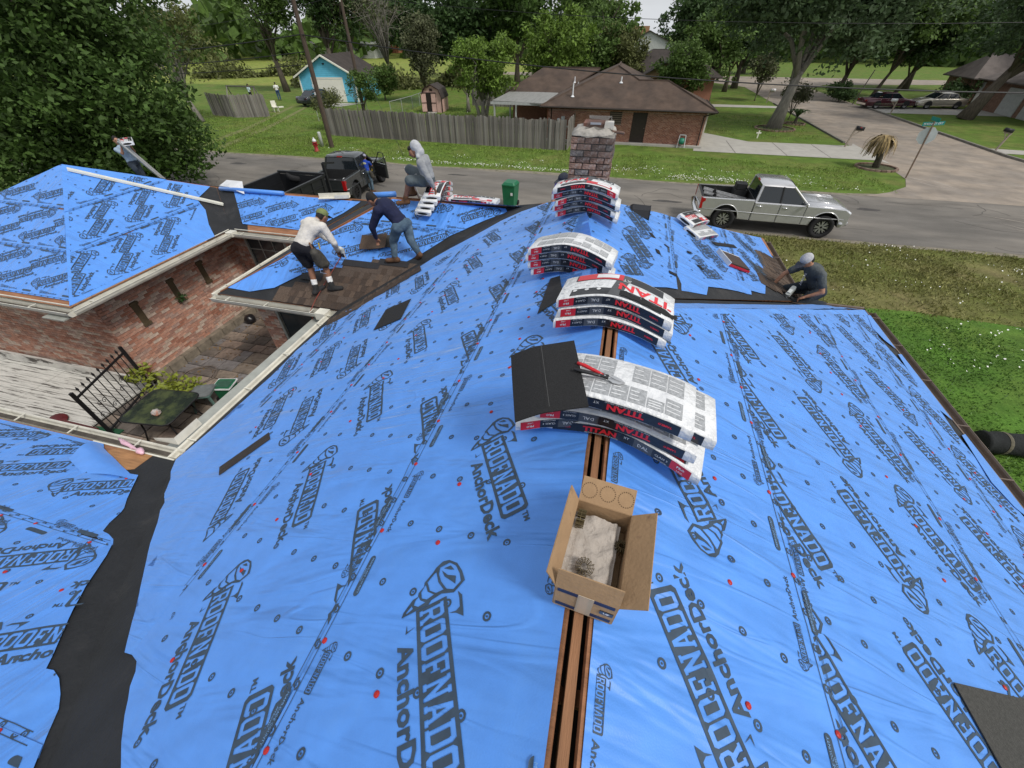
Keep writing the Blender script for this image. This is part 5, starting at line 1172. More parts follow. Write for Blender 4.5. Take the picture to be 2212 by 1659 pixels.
    if cap:
        c1, c2 = cap; blob('cap', [('e', H(0, -.01, .052), (.086, .106, .075), hq), ('e', H(0, -.012, .03), (.085, .104, .05), hq)], c1, t, .014, 2)
        b = MB(); V_ = []; n = 9
        for i in range(n):
            a = math.pi*(i/(n-1)) ; x = -.075*math.cos(a); V_ += [H(x, .07+.02*math.sin(a), .045), H(x*1.05, .085+.105*math.sin(a), .03)]
        b.smooth = True; b.add([v for v in V_] , [(2*i, 2*i+2, 2*i+3, 2*i+1) for i in range(n-1)]); k_ = [v - hq @ Vector((0, 0, .008)) for v in V_]; b.add(k_, [(2*i+1, 2*i+3, 2*i+2, 2*i) for i in range(n-1)]); b.build('cap_brim', c2, t)
    if hood:
        blob('hood', [('e', H(0, -.045, .03), (.098, .105, .122), hq), ('e', H(0, -.06, -.06), (.092, .09, .1), hq), (H(-.07, -.01, -.11), H(.07, -.01, -.11), .045, .045)], hood, t, .016, 3, .004)
        blob('hair', [('e', H(0, .066, .062), (.068, .045, .042), hq)], mat('hair_%.3f' % hair[0], hair, .8, .3, 40, .6, 90), t, .01, 2)
        blob('face_front', [('e', H(0, .066, -.015), (.064, .058, .09), hq), (H(0, .115, .0), H(0, .133, -.03), .010, .014)], sm, t, .009, 3)
    for sx_ in (-1, 1) if not hood else ():
        b = MB(); b.smooth = True; b.ell((0, 0, 0), (.011, .006, .007), 8, 6, Matrix.Translation(H(sx_*.03, .088+(.018 if hood else 0), .012)) @ hq.to_matrix().to_4x4()); b.build('eye', mat('eye_dark', (.02, .014, .01), .2), t)
    return t, P, base_
denim = fabric('denim', (.062, .1, .135), col2=(.14, .2, .25), c2scale=6, c2pos=(.5, .72)); blackc = fabric('black', (.008, .008, .012)); navy = fabric('navy', (.01, .013, .04)); greyc = fabric('hoodie_grey', (.26, .27, .28)); hoodw = fabric('hood_pale', (.4, .41, .42))
offw = fabric('offwhite', (.56, .53, .48), col2=(.3, .27, .23), c2scale=4, c2pos=(.56, .75)); dkgrey = fabric('dark_grey', (.055, .065, .07), col2=(.09, .1, .1), c2scale=5); bluec = fabric('blue_work', (.012, .05, .33)); ltblue = fabric('light_blue', (.26, .34, .43)); wsock = fabric('sock', (.75, .75, .73))
# 1. white-shirted roofer, bending with a nail gun
t1, P1, b1 = person('roofer in white long-sleeved shirt and black shorts bending on the laid shingles', dict(
    anL=(-4.93, 5.34, 2.76), anR=(-4.66, 5.44, 2.80), knL=(-4.97, 5.44, 3.14), knR=(-4.74, 5.53, 3.16), hipL=(-4.99, 5.32, 3.5), hipR=(-4.80, 5.36, 3.5), pel=(-4.9, 5.34, 3.55), che=(-4.80, 5.57, 3.78), nek=(-4.74, 5.72, 3.86), head=(-4.71, 5.82, 3.88),
    shL=(-4.96, 5.66, 3.80), shR=(-4.6, 5.6, 3.8), elL=(-4.98, 5.86, 3.58), wrL=(-4.82, 5.98, 3.38), elR=(-4.5, 5.64, 3.52), wrR=(-4.62, 5.82, 3.29), face=(.25, .85, -.6), hup=(.1, .55, .75), toeL=(.35, .9, .2), toeR=(.85, .35, 0)),
    'brown', offw, 2, blackc, shorts=1, shoe=(.02, .02, .02), socks=wsock, cap=(fabric('olive_cap', (.16, .19, .07)), fabric('olive_cap2', (.02, .02, .018))))
def pouch(P, b0, loc, label):
    tb = thing('tool_belt', label, 'tool belt', loc)
    lm = mat('worn_leather', (.05, .045, .035), .7, .5, 12, .5, 30)
    blob('pouch', [((0, 0, 0), (.02, .05, -.22), .075, .085), ((.0, .06, -.04), (.03, .12, -.24), .07, .08)], lm, tb, .012, 2, .008)
    b = MB(); b.tube([(.0, .0, .02), (-.01, -.02, .17)], .014, 6); b.build('hammer_handle', M_wood, tb); b = MB(); b.tube([(.05, .1, .02), (.06, .1, .12)], .012, 6); b.build('tape_measure', mat('yellow_plastic', (.5, .35, .03), .4), tb)
    b = MB(); b.tube([(.06, .1, -.3), (.0, .03, -.28), (-.01, .0, -.36), (.05, .06, -.4)], .006, 5); b.build('belt_hook', M_steel, tb); return tb
pouch(P1, b1, (-4.70, 5.34, 3.46), 'worn leather tool belt on the hip of the white-shirted roofer')
def nailgun(label, M_):
    g = thing('nail_gun', label, 'nail gun', M=M_); b = MB(); b.box((0, 0, .02), (.07, .2, .07), bev=.015); b.build('housing', mat('gun_grey', (.32, .34, .33), .4, .1), g)
    MB().box((0, -.02, .058), (.05, .07, .02)).build('cap_plate', mat('gun_pale', (.6, .62, .6), .4), g); MB().tube([(0, .06, 0), (0, .1, -.14)], .022, 8).build('handle', M_wdk, g); MB().tube([(0, -.1, .0), (0, -.13, -.1)], .018, 8).build('nose', M_steel, g); MB().lathe([(.045, -.02), (.045, .02)], 12, Matrix.Translation((0, -.04, -.06)) @ Matrix.Rotation(R(90), 4, 'Y')).build('magazine', M_wdk, g); return g
nailgun('dark red air nail gun held by the white-shirted roofer', Matrix.Translation((-4.60, 5.88, 3.27)) @ Matrix.Rotation(R(60), 4, 'Z'))
tag(MB().tube([(-4.6, 5.9, 3.2), (-4.86, 5.5, 2.78), (-4.9, 5.2, 2.62), (-4.92, 5.02, 2.5), (-4.95, 4.95, 1.6), (-5.1, 4.9, .3), (-5.6, 5.0, .1)], .008, 6).build('air_hose', mat('red_hose', (.2, .045, .03), .6)), 'thin red air hose hanging over the gutter below the white-shirted roofer', 'hose')
# 2. navy-shirted roofer
person('roofer in navy long-sleeved shirt and jeans bending over a brown shingle', dict(
    anL=(-3.72, 6.16, 3.12), anR=(-3.3, 6.3, 3.18), knL=(-3.72, 6.22, 3.40), knR=(-3.42, 6.3, 3.42), hipL=(-3.55, 6.16, 3.68), hipR=(-3.48, 6.36, 3.68), pel=(-3.52, 6.26, 3.72), che=(-3.74, 6.28, 3.96), nek=(-3.93, 6.3, 4.03), head=(-4.03, 6.32, 4.05),
    shL=(-3.84, 6.12, 3.95), shR=(-3.84, 6.46, 3.95), elL=(-4.02, 6.12, 3.66), wrL=(-4.05, 6.22, 3.42), elR=(-4.08, 6.5, 3.72), wrR=(-4.22, 6.5, 3.5), face=(-.8, .05, -.6), hup=(-.5, 0, .8), toeL=(-.9, -.25, .0), toeR=(-.6, .3, -.5)),
    'brown', navy, 2, denim, shoe=(.1, .05, .025))
loose('shingle_sheet', 'brown shingle held down by the navy-shirted roofer', MID, -4.28, 6.5, R(12), (.5, .34), mat('brown_shingle', (.1, .068, .048), .95, .25, 60, .5, 150), .08, bendz=.02)
loose('shingle_sheet', 'second brown shingle under the navy-shirted roofer hands, grey edge', MID, -4.12, 6.58, R(6), (.42, .3), mat('grey_shingle'), .035)
# 3. seated roofer in grey hoodie
zs = MRZ + .02 + st*4
person('roofer in grey hoodie and shorts sitting on the bundles at the wing ridge', dict(
    anL=(-3.93, 7.66, 3.82), anR=(-3.97, 7.38, 3.74), knL=(-3.96, 7.72, 4.20), knR=(-3.80, 7.34, 4.10), hipL=(-3.55, 7.6, zs+.09), hipR=(-3.52, 7.4, zs+.09), pel=(-3.48, 7.5, zs+.11), che=(-3.53, 7.5, zs+.36), nek=(-3.6, 7.49, zs+.49), head=(-3.66, 7.47, zs+.58),
    shL=(-3.56, 7.67, zs+.41), shR=(-3.5, 7.3, zs+.41), elL=(-3.66, 7.68, zs+.2), wrL=(-3.76, 7.56, zs+.12), elR=(-3.36, 7.24, zs+.2), wrR=(-3.3, 7.3, zs+.03), face=(-.85, -.25, -.45), hup=(-.3, 0, .9), toeL=(-.9, -.2, -.1), toeR=(-.85, -.35, -.05), haR=(.2, .3, -1)),
    'brown', greyc, 2, fabric('shorts_denim', (.08, .1, .11)), shorts=2, hood=hoodw, shoe=(.12, .055, .022))
# 4. kneeling roofer
hz = HEND.z(0, 7.2)
t4, P4, b4 = person('roofer in dark grey t-shirt and grey cap kneeling at the far right roof corner', dict(base=(3.4, 7.25, hz),
    anL=(3.78, 7.08, hz+.1), anR=(3.72, 7.5, hz+.1), knL=(3.35, 7.0, hz+.1), knR=(3.25, 7.42, hz+.14), hipL=(3.66, 7.14, hz+.28), hipR=(3.6, 7.4, hz+.28), pel=(3.64, 7.27, hz+.32), che=(3.46, 7.24, hz+.58), nek=(3.34, 7.22, hz+.70), head=(3.25, 7.2, hz+.77),
    shL=(3.5, 7.04, hz+.62), shR=(3.36, 7.42, hz+.62), elL=(3.58, 6.92, hz+.38), wrL=(3.4, 6.95, hz+.26), elR=(3.12, 7.46, hz+.4), wrR=(3.02, 7.42, hz+.2), face=(-.65, -.35, -.65), hup=(-.5, -.2, .75), toeL=(.6, .1, -.6), toeR=(.6, .1, -.6)),
    'tan', dkgrey, 1, fabric('dark_jeans', (.02, .027, .035)), shoe=(.03, .03, .03), cap=(fabric('cap_grey', (.4, .4, .42)), fabric('cap_brim', (.05, .055, .07))))
vf = T2('PATRIOT', .05, .001); X_ = Vector((-.05, -.1, -.95)).normalized(); Nn = Vector((-.8, -.6, 0)).normalized(); Y_ = Nn.cross(X_)
b = MB(); b.add([Vector((3.27, 7.1, hz+.5)) - b4 + X_*x + Y_*y + Nn*.0 for x, y in vf[0]], vf[1]); o = stuff(b.build('shirt_lettering', mat('shirt_ink', (.45, .45, .5)), t4))
nailgun('grey air nail gun on the thigh of the kneeling roofer', Matrix.Translation((3.2, 7.08, hz+.25)) @ Matrix.Rotation(R(-40), 4, 'Z') @ Matrix.Rotation(R(35), 4, 'X'))
for (lb, x, y, s_) in (('cream foam kneeling pad under the knee nearer the camera', 3.5, 6.98, .42), ('cream foam pad at the far side of the kneeling roofer', 3.16, 7.5, .3)):
    b = MB(); b.smooth = True; b.tube([(x-s_/2, y, hz+.03), (x-s_/6, y-.02, hz+.05), (x+s_/5, y-.01, hz+.04), (x+s_/2, y, hz+.035)], [.035, .045, .045, .035], 8); tag(b.build('knee_pad', mat('foam', (.55, .47, .3), .9, .15, 12, .3)), lb, 'knee pad')
# 5. ladder man with bundle
person('man in pale blue shirt climbing the ladder with a bundle on his shoulder', dict(
    anL=(-15.14, 10.90, 2.20), anR=(-15.02, 10.75, 2.50), knL=(-15.14, 10.85, 2.60), knR=(-15.04, 10.65, 2.88), hipL=(-15.28, 10.95, 3.00), hipR=(-15.22, 10.75, 3.00), pel=(-15.25, 10.85, 3.04), che=(-15.37, 10.85, 3.36), nek=(-15.39, 10.85, 3.52), head=(-15.40, 10.83, 3.65),
    shL=(-15.35, 11.03, 3.42), shR=(-15.35, 10.66, 3.42), elL=(-15.17, 11.02, 3.32), wrL=(-15.04, 10.90, 3.50), elR=(-15.14, 10.62, 3.34), wrR=(-15.04, 10.62, 3.52), face=(.9, -.35, .0), hup=(0, 0, 1), toeL=(.6, -.7, 0), toeR=(.6, -.7, 0)),
    'tan', ltblue, 1, fabric('dark_denim', (.025, .035, .05)), shoe=(.03, .03, .03))
flush()
bundle('shingle_bundle', 'bundle carried up the ladder by the man in the pale blue shirt', Matrix.Translation((-14.98, 10.82, 3.6)) @ Matrix.Rotation(R(-38), 4, 'Z'), 'black_up', seed=60, L_=.8, bend=.08, endholes=True, sides=(-1,), textup=False, group=None, H_=.1)
M_alu = mat('aluminium', (.5, .5, .5), .4, .15, metal=.6)
def ladder(label, A, B_, wv, n, group=None):
    t = thing('ladder', label, 'ladder', A); A = Vector(A); B_ = Vector(B_)-A; wv = Vector(wv)
    for s_ in (-1, 1): b = MB(); b.tube([wv*s_, B_+wv*s_], .038, 4); b.build('rail', M_alu, t)
    for i in range(n): p = B_*((i+.6)/n); b = MB(); b.tube([p-wv, p+wv], .016, 6); b.build('rung', M_alu, t)
    return t
ladder('aluminium ladder leaning on the left wing eave under the climbing man', (-14.3, 12.3, 0), (-14.72, 10.4, 3.75), (.16, -.13, 0), 12)
ladder('ladder top showing behind the wing ridge near the seated roofer', (-4.9, 12.0, 0), (-5.1, 10.2, 3.6), (.22, .0, 0), 11)
# 6. man at the dark truck, 7. capped head behind the chimney, 8-9 far men
t6, P6, b6 = person('man in blue work shirt and jeans leaning into the open door of the dark pickup', dict(
    anL=(-12.24, 19.35, .09), anR=(-12.1, 19.3, .09), knL=(-12.34, 19.4, .5), knR=(-12.12, 19.36, .5), hipL=(-12.36, 19.4, .9), hipR=(-12.16, 19.38, .9), pel=(-12.26, 19.4, .95), che=(-12.32, 19.5, 1.27), nek=(-12.36, 19.58, 1.42), head=(-12.38, 19.63, 1.54),
    shL=(-12.48, 19.54, 1.32), shR=(-12.14, 19.5, 1.32), elL=(-12.58, 19.75, 1.15), wrL=(-12.6, 19.95, 1.2), elR=(-12.15, 19.75, 1.12), wrR=(-12.3, 19.92, 1.15), face=(-.3, .9, -.2), hup=(0, .2, 1), toeL=(-.2, .9, 0), toeR=(.3, .9, 0)),
    'tan', bluec, 1, denim, shoe=(.09, .05, .03), cap=(fabric('cap_lilac', (.3, .3, .38)), fabric('cap_brim')), vox=.02)
b = MB(); b.ell((0, 0, 0), (.1, .012, .05), 12, 6, Matrix.Translation(Vector((-12.31, 19.372, 1.3)) - b6)); b.build('back_print', mat('print_cream', (.6, .6, .35), .8), t6)
pouch(P6, b6, (-12.05, 19.32, .95), 'leather tool pouch on the hip of the man at the dark pickup')
zk = STREET.z(0, 8.35)
person('man in dark cap whose head shows just left of the chimney', dict(base=(-1.05, 8.35, zk), anL=(-.95, 8.7, zk-.05), anR=(-.75, 8.7, zk-.05), knL=(-1.05, 8.35, zk+.08), knR=(-.8, 8.35, zk+.08), hipL=(-1.02, 8.6, zk+.25), hipR=(-.85, 8.6, zk+.25), pel=(-.94, 8.6, zk+.27), che=(-.98, 8.45, zk+.5), nek=(-1.0, 8.38, zk+.6), head=(-1.03, 8.34, zk+.68),
    shL=(-1.14, 8.42, zk+.53), shR=(-.82, 8.42, zk+.53), elL=(-1.2, 8.25, zk+.35), wrL=(-1.15, 8.1, zk+.2), elR=(-.8, 8.25, zk+.35), wrR=(-.9, 8.1, zk+.2), face=(-.8, -.3, -.4), hup=(0, 0, 1), toeL=(0, .7, -.5), toeR=(0, .7, -.5)),
    'tan', fabric('purple', (.08, .04, .3)), 1, blackc, cap=(fabric('cap_dark', (.03, .035, .05)), fabric('cap_brim')), vox=.018)
def stander(label, x, y, face, shirt, trousers, h=1.0, sleeves=1, lean=0., cap=None):
    f = Vector((face[0], face[1], 0)).normalized(); s_ = Vector((f.y, -f.x, 0)); B0 = Vector((x, y, 0)); K = lambda a, b_, c: tuple(B0 + s_*a*h + f*b_*h + Vector((0, 0, c*h)))
    return person(label, dict(anL=K(-.1, 0, .09), anR=K(.1, .05, .09), knL=K(-.11, .04, .5), knR=K(.11, .06, .5), hipL=K(-.1, 0, .92), hipR=K(.1, 0, .92), pel=K(0, 0, .98), che=K(0, .02+lean*.3, 1.3), nek=K(0, .03+lean*.4, 1.48), head=K(0, .06+lean*.5, 1.62),
        shL=K(-.19, .02+lean*.3, 1.38), shR=K(.19, .02+lean*.3, 1.38), elL=K(-.26, .0, 1.12), wrL=K(-.2, .15, .95), elR=K(.26, 0, 1.12), wrR=K(.2, .15, .95), face=(f.x, f.y, -.2), hup=(0, 0, 1), toeL=tuple(f), toeR=tuple(f)), 'tan', shirt, sleeves, trousers, vox=.026, cap=cap)
stander('man in white shirt and blue overalls working by the big tree near the field', -40.4, 48.9, (-.4, .9), fabric('white_tee', (.7, .7, .68)), fabric('overall_blue', (.03, .06, .16)))
stander('man in pale blue shirt standing behind the short leaning fence', -42.2, 46.6, (.3, .9), fabric('pale_tee', (.5, .62, .66)), blackc)
flush()
# ================================================================== VEHICLES
M_tyre = mat('tyre_rubber', (.014, .014, .015), .85, .3, 12, .3, 60); M_rimblk = mat('rim_black', (.02, .02, .022), .35, .1, metal=.4); M_rimsil = mat('rim_silver', (.55, .56, .57), .3, .1, metal=.8)
M_carglass = mat('car_glass', (.012, .016, .02), .06, .05, spec=.7); M_trim = mat('black_trim', (.015, .015, .016), .6, .15); M_chrome = mat('chrome', (.75, .75, .76), .12, .05, metal=1.)
M_tail = mat('tail_lamp', (.35, .008, .01), .2, .1, spec=.6); M_lamp = mat('head_lamp', (.75, .77, .8), .1, .05, spec=.7)
def paint(key, col, metal=.35): return mat('paint_'+key, col, .26, .05, 6, metal=metal, coat=.9)
def wheel(parent, loc, r_, w_, rim, spokes=8, side=1, two=False):
    t = MB(); t.smooth = True; rr = r_*.64
    t.lathe([(rr, -w_/2+.01), (r_*.93, -w_/2), (r_, -w_/2+.03), (r_, w_/2-.03), (r_*.93, w_/2), (rr, w_/2-.01), (rr*.97, w_/2-.05), (rr*.97, -w_/2+.05), (rr, -w_/2+.01)], 28, caps=False)
    X = Matrix.Translation(loc) @ Matrix.Rotation(R(90), 4, 'X')
    wo = link('wheel', t.mesh('tyre', M_tyre), parent, M=X)
    b = MB(); b.lathe([(rr*.98, -w_/2+.04), (rr*.98, w_/2-.02), (rr*.88, w_/2-.02), (rr*.88, w_/2-.1), (rr*.15, w_/2-.1), (.001, w_/2-.1)] if side < 0 else [(.001, -w_/2+.1), (rr*.15, -w_/2+.1), (rr*.88, -w_/2+.1), (rr*.88, -w_/2+.02), (rr*.98, -w_/2+.02), (rr*.98, w_/2-.04)], 28, caps=False); ro = b.build('rim', rim, wo)
    zf_ = (w_/2-.045)*(1 if side < 0 else -1)
    for i in range(spokes):
        a = 2*math.pi*i/spokes; b = MB(); M_ = Matrix.Rotation(a, 4, 'Z')
        b.prism([(rr*.12, -.022), (rr*.5, -.03), (rr*.93, -.062), (rr*.93, -.03), (rr*.6, .0), (rr*.93, .03), (rr*.93, .062), (rr*.5, .03), (rr*.12, .022)], zf_-.018, zf_+.012, M_); b.build('spoke', rim if not two else M_rimsil, wo)
    b = MB(); b.lathe([(rr*.16, zf_-.02), (rr*.16, zf_+.02)], 12); b.build('hub_cap', rim, wo)
    return wo
def loft(b, secs, close=True):
    """secs: list of rings (same count) -> skin with end caps"""
    n = len(secs[0]); k0 = len(b.v); V_ = [p for s_ in secs for p in s_]; F_ = []
    for i in range(len(secs)-1):
        for k in range(n): F_.append((i*n+k, (i+1)*n+k, (i+1)*n+(k+1) % n, i*n+(k+1) % n))
    F_.append(tuple(range(n))); F_.append(tuple((len(secs)-1)*n+k for k in range(n-1, -1, -1)))
    b.add(V_, F_)
def panel(b, outline, y0, y1, bev=.018):
    """bevelled slab from an (x, z) outline between two y values"""
    bm = bmesh.new(); n = len(outline); A = [bm.verts.new((x, y0, z)) for x, z in outline]; B = [bm.verts.new((x, y1, z)) for x, z in outline]
    bm.faces.new(A); bm.faces.new(B[::-1])
    for i in range(n): bm.faces.new((A[i], B[i], B[(i+1) % n], A[(i+1) % n]))
    bmesh.ops.recalc_face_normals(bm, faces=bm.faces[:])
    ed = [e for e in bm.edges if (e.verts[0] in B and e.verts[1] in B)]
    bmesh.ops.bevel(bm, geom=ed, offset=bev, segments=2, profile=.5, affect='EDGES')
    bmesh.ops.triangulate(bm, faces=[f for f in bm.faces if len(f.verts) > 4])
    bm.verts.index_update(); b.add([tuple(v.co) for v in bm.verts], [tuple(v.index for v in f.verts) for f in bm.faces]); bm.free()
def pickup(label, M_, col, rim, lift=.08, two=False, door_open=False, wb=3.74, group=None):
    """x forward, y left; origin on the ground under the middle"""
    t = thing('pickup_truck', label, 'pickup truck', M=M_, group=group); pm = col; W = 1.0; z0 = .42+lift; zb = 1.12+lift
    xr, xf = -wb/2-.02, wb/2-.02; wr = .44; L0, L1 = xr-1.05, xf+.82; zw = .46+lift*.6; arch = wr+.085
    cabr = -.88; zt = 1.80+lift; zh = 1.13+lift
    arc = lambda xc, rev: [(xc+arch*math.cos(a), max(zw+arch*math.sin(a), z0)) for a in ([math.pi*i/14 for i in range(15)] if rev else [math.pi-math.pi*i/14 for i in range(15)])]
    zs = lambda x: zh - .05*max(0, (x-1.0)/(L1-1.0))**2
    # core: hood, cab floor, bed stays open
    def ring(x, w_, zt_, zl, crown=.03): return [(x, -w_, zl), (x, -w_, zt_-.05), (x, -w_+.06, zt_), (x, -w_*.5, zt_+crown*.7), (x, 0, zt_+crown), (x, w_*.5, zt_+crown*.7), (x, w_-.06, zt_), (x, w_, zt_-.05), (x, w_, zl)]
    b = MB(); b.smooth = True; loft(b, [ring(1.02, .94, zh+.03, .98+lift), ring(1.7, .93, zh+.025, .98+lift), ring(L1-.35, .9, zh-.03, .9+lift), ring(L1-.08, .84, zh-.1, .86+lift), ring(L1, .8, zh-.2, .8+lift)][::-1]); b.build('hood', pm, t)
    for sy in (-1, 1): b = MB(); b.smooth = True; b.tube([(1.1, sy*.5, zh+.052), (1.7, sy*.5, zh+.05), (L1-.3, sy*.52, zh-.015)], [.012, .03, .012], 8); b.build('hood_crease', pm, t)
    MB().box(((1.02+cabr)/2, 0, (z0+zb)/2), (1.02-cabr, 1.84, zb-z0-.02)).build('cab_lower', pm, t)
    b = MB(); b.smooth = True
    b.add([(-.80, -.74, zt-.07), (-.80, .74, zt-.07), (-.74, -.72, zt), (-.74, .72, zt), (-.66, 0, zt+.03), (.22, -.71, zt-.005), (.22, .71, zt-.005), (.22, 0, zt+.03), (.40, -.72, zt-.06), (.40, .72, zt-.06), (.40, 0, zt-.03), (-.80, 0, zt-.05), (-.76, -.79, zt-.1), (-.76, .79, zt-.1), (.38, -.79, zt-.1), (.38, .79, zt-.1)],
          [(0, 11, 4, 2), (11, 1, 3, 4), (2, 4, 7, 5), (4, 3, 6, 7), (5, 7, 10, 8), (7, 6, 9, 10), (12, 0, 2, 5), (12, 5, 8, 14), (13, 6, 3, 1), (13, 15, 9, 6)]); b.build('roof', pm, t)
    pil = lambda p, q_, r_, m_=None: MB().tube([p, q_], r_, 6).build('pillar', m_ or pm, t)
    for sy in (-1, 1):
        y0, y1 = sy*(W-.08), sy*(W+.015)
        b = MB(); b.smooth = False; panel(b, [(1.03, z0)] + [(xf-arch, z0)] + arc(xf, False)[1:] + [(L1-.16, z0+.02), (L1-.02, z0+.16), (L1-.04, zs(L1)-.12), (L1-.25, zs(L1-.25)), (1.8, zs(1.8)), (1.03, zs(1.03))], y0, y1); b.build('front_fender', pm, t)
        for x0, x1, nm in ((cabr, .07, 'door'), (.08, 1.02, 'door')):
            if door_open and sy < 0 and x0 > 0: continue
            b = MB(); panel(b, [(x0+.006, z0), (x1-.006, z0), (x1-.006, zb), (x0+.006, zb)], y0, y1, .02); d_ = b.build(nm, pm, t)
            b = MB(); b.smooth = True; b.tube([(x0+.1, sy*(W+.03), zb-.12), (x0+.3, sy*(W+.03), zb-.12)], .017, 6); b.build('handle', M_chrome, d_)
        b = MB(); panel(b, [(cabr-.03, z0), (cabr-.03, zb+.08), (L0+.04, zb+.06), (L0+.02, zb-.1), (L0+.04, z0+.06), (xr-arch, z0)] + arc(xr, False)[1:], sy*(W-.11), y1, .025); b.build('bed_side', pm, t)
        b = MB(); b.smooth = True; b.tube([(L0+.1, sy*(W+.005), .74+lift), (cabr, sy*(W+.008), .72+lift), (1.0, sy*(W+.008), .72+lift), (L1-.2, sy*(W+.005), .74+lift)], .022, 6); b.build('body_crease', pm, t)
        pil((1.1, sy*.88, zb-.0), (.38, sy*.75, zt-.08), .042); pil((-.84, sy*.91, zb-.01), (-.76, sy*.76, zt-.08), .055); pil((.05, sy*.93, zb), (.0, sy*.775, zt-.09), .034, M_trim)
        wq = [] if (door_open and sy < 0) else [[(.09, .925, zb+.01), (1.03, .9, zb+.01), (.40, .765, zt-.1), (.04, .775, zt-.1)]]
        for w4 in wq + [[(-.8, .92, zb+.01), (.02, .925, zb+.01), (-.02, .775, zt-.1), (-.72, .765, zt-.1)]]:
            b = MB(); V_ = [(x, sy*y, z) for x, y, z in w4]; b.add(V_, [(0, 1, 2, 3) if sy < 0 else (3, 2, 1, 0)]); b.build('window', M_carglass, t)
        MB().tube([(cabr, sy*.955, zb+.0), (1.05, sy*.94, zb+.0)], .02, 5).build('belt_line', pm if not door_open else M_trim, t)
        b = MB(); b.smooth = True; b.ell((.95, sy*1.13, zb+.1), (.05, .09, .08), 10, 8); b.tube([(.98, sy*.95, zb+.03), (.96, sy*1.08, zb+.07)], .02, 5); b.build('mirror', pm if sy < 0 else M_trim, t)
        for xc in (xr, xf):
            b = MB(); n = 14; V_ = []
            for i in range(n+1): a = math.pi*i/n; V_ += [(xc+arch*1.0*math.cos(a), sy*(W-.075), zw+arch*1.0*math.sin(a)), (xc+arch*math.cos(a), sy*.5, zw+arch*math.sin(a))]
            b.add(V_, [(2*i, 2*i+1, 2*i+3, 2*i+2) for i in range(n)]); b.add([(xc+arch*math.cos(a), sy*.51, zw+arch*math.sin(a)) for a in [math.pi*i/14 for i in range(15)]], [tuple(range(15))]); b.build('wheel_well', M_trim, t)
            b = MB(); b.smooth = True; b.tube([(xc+(arch+.01)*math.cos(a), sy*(W+.012), zw+(arch+.01)*math.sin(a)) for a in [math.pi*i/14 for i in range(15)]], .02, 6); b.build('wheel_arch', pm if two else M_trim, t)
        b = MB(); b.prism([(L0-.01, 1.16+lift), (L0+.15, 1.15+lift), (L0+.17, 1.06+lift), (L0+.08, .98+lift), (L0+.1, .76+lift), (L0-.01, .74+lift)], -.06, .085, Matrix(((1, 0, 0, 0), (0, 0, sy, sy*(W-.06)), (0, 1, 0, 0), (0, 0, 0, 1)))); b.build('tail_light', M_tail, t)
        MB().box((L1-.06, sy*.76, .93+lift), (.12, .36, .11), bev=.03).build('headlight', M_lamp, t)
        for x0 in (xr, xf): wheel(t, (x0, sy*(W-.12), wr), wr, .29, rim, 8, -1 if sy < 0 else 1, two)
        MB().box(((cabr+L0)/2, sy*.845, .96+lift), (abs(L0-cabr)-.1, .03, .46)).build('bed_liner', M_trim, t)
    b = MB(); b.add([(1.13, -.82, zb+.01), (1.13, .82, zb+.01), (.42, .69, zt-.06), (.42, -.69, zt-.06), (1.19, 0, zb+.03), (.45, 0, zt-.035)], [(0, 4, 5, 3), (4, 1, 2, 5)]); b.build('windscreen', M_carglass, t)
    b = MB(); b.add([(-.87, -.85, zb+.02), (-.87, .85, zb+.02), (-.78, .71, zt-.09), (-.78, -.71, zt-.09)], [(3, 2, 1, 0)]); b.build('rear_window', M_carglass, t)
    MB().box((-.795, 0, zt-.045), (.03, .28, .05)).build('brake_light', M_tail, t); MB().box((1.12, 0, zb+.0), (.2, 1.5, .04)).build('cowl', M_trim, t)
    MB().box(((cabr+L0)/2, 0, .74+lift), (abs(L0-cabr)-.05, 1.64, .04)).build('bed_floor', M_trim, t); MB().box((cabr-.03, 0, .97+lift), (.04, 1.64, .44)).build('bed_front', M_trim, t)
    b = MB(); b.box((L0+.035, 0, .95+lift), (.07, 1.76, .46), bev=.015); b.build('tailgate', pm, t); MB().box((L0+.04, 0, 1.19+lift), (.09, 1.7, .02)).build('tailgate_cap', M_trim, t)
    b = MB(); b.smooth = True; b.tube([(L0+.1, -W+.02, .58+lift), (L0-.07, -W+.1, .58+lift), (L0-.11, 0, .58+lift), (L0-.07, W-.1, .58+lift), (L0+.1, W-.02, .58+lift)], .09, 8); b.build('rear_bumper', M_chrome, t)
    b = MB(); b.smooth = True; b.tube([(L1-.3, -W-.0, .56+lift), (L1+.0, -W+.16, .55+lift), (L1+.09, 0, .55+lift), (L1+.0, W-.16, .55+lift), (L1-.3, W, .56+lift)], .1, 8); b.build('front_bumper', pm, t)
    MB().box((L1+.0, 0, .8+lift), (.06, 1.1, .34), bev=.01).build('grille', M_trim, t); MB().box((0, 0, .5+lift), (L1-L0-.5, 1.2, .16)).build('chassis', M_trim, t)
    if door_open:
        A0 = Matrix.Translation((1.02, -W, 0)) @ Matrix.Rotation(R(60), 4, 'Z'); d = MB(); d.box((-.47, -.03, (zb+z0)/2+.02), (.92, .09, zb-z0-.02), bev=.02); do = d.build('door', pm, t, M=A0)
        MB().box((-.47, .03, (zb+z0)/2), (.82, .04, .5)).build('door_card', M_trim, do); f = MB(); f.tube([(-.92, -.02, zb), (-.9, .06, zt-.12), (-.58, .08, zt-.1), (-.02, -.02, zb)], .025, 5); f.build('window_frame', M_trim, do)
        MB().box((.5, 0, .9+lift), (.8, 1.5, .3)).build('seat', M_trim, t)
    return t
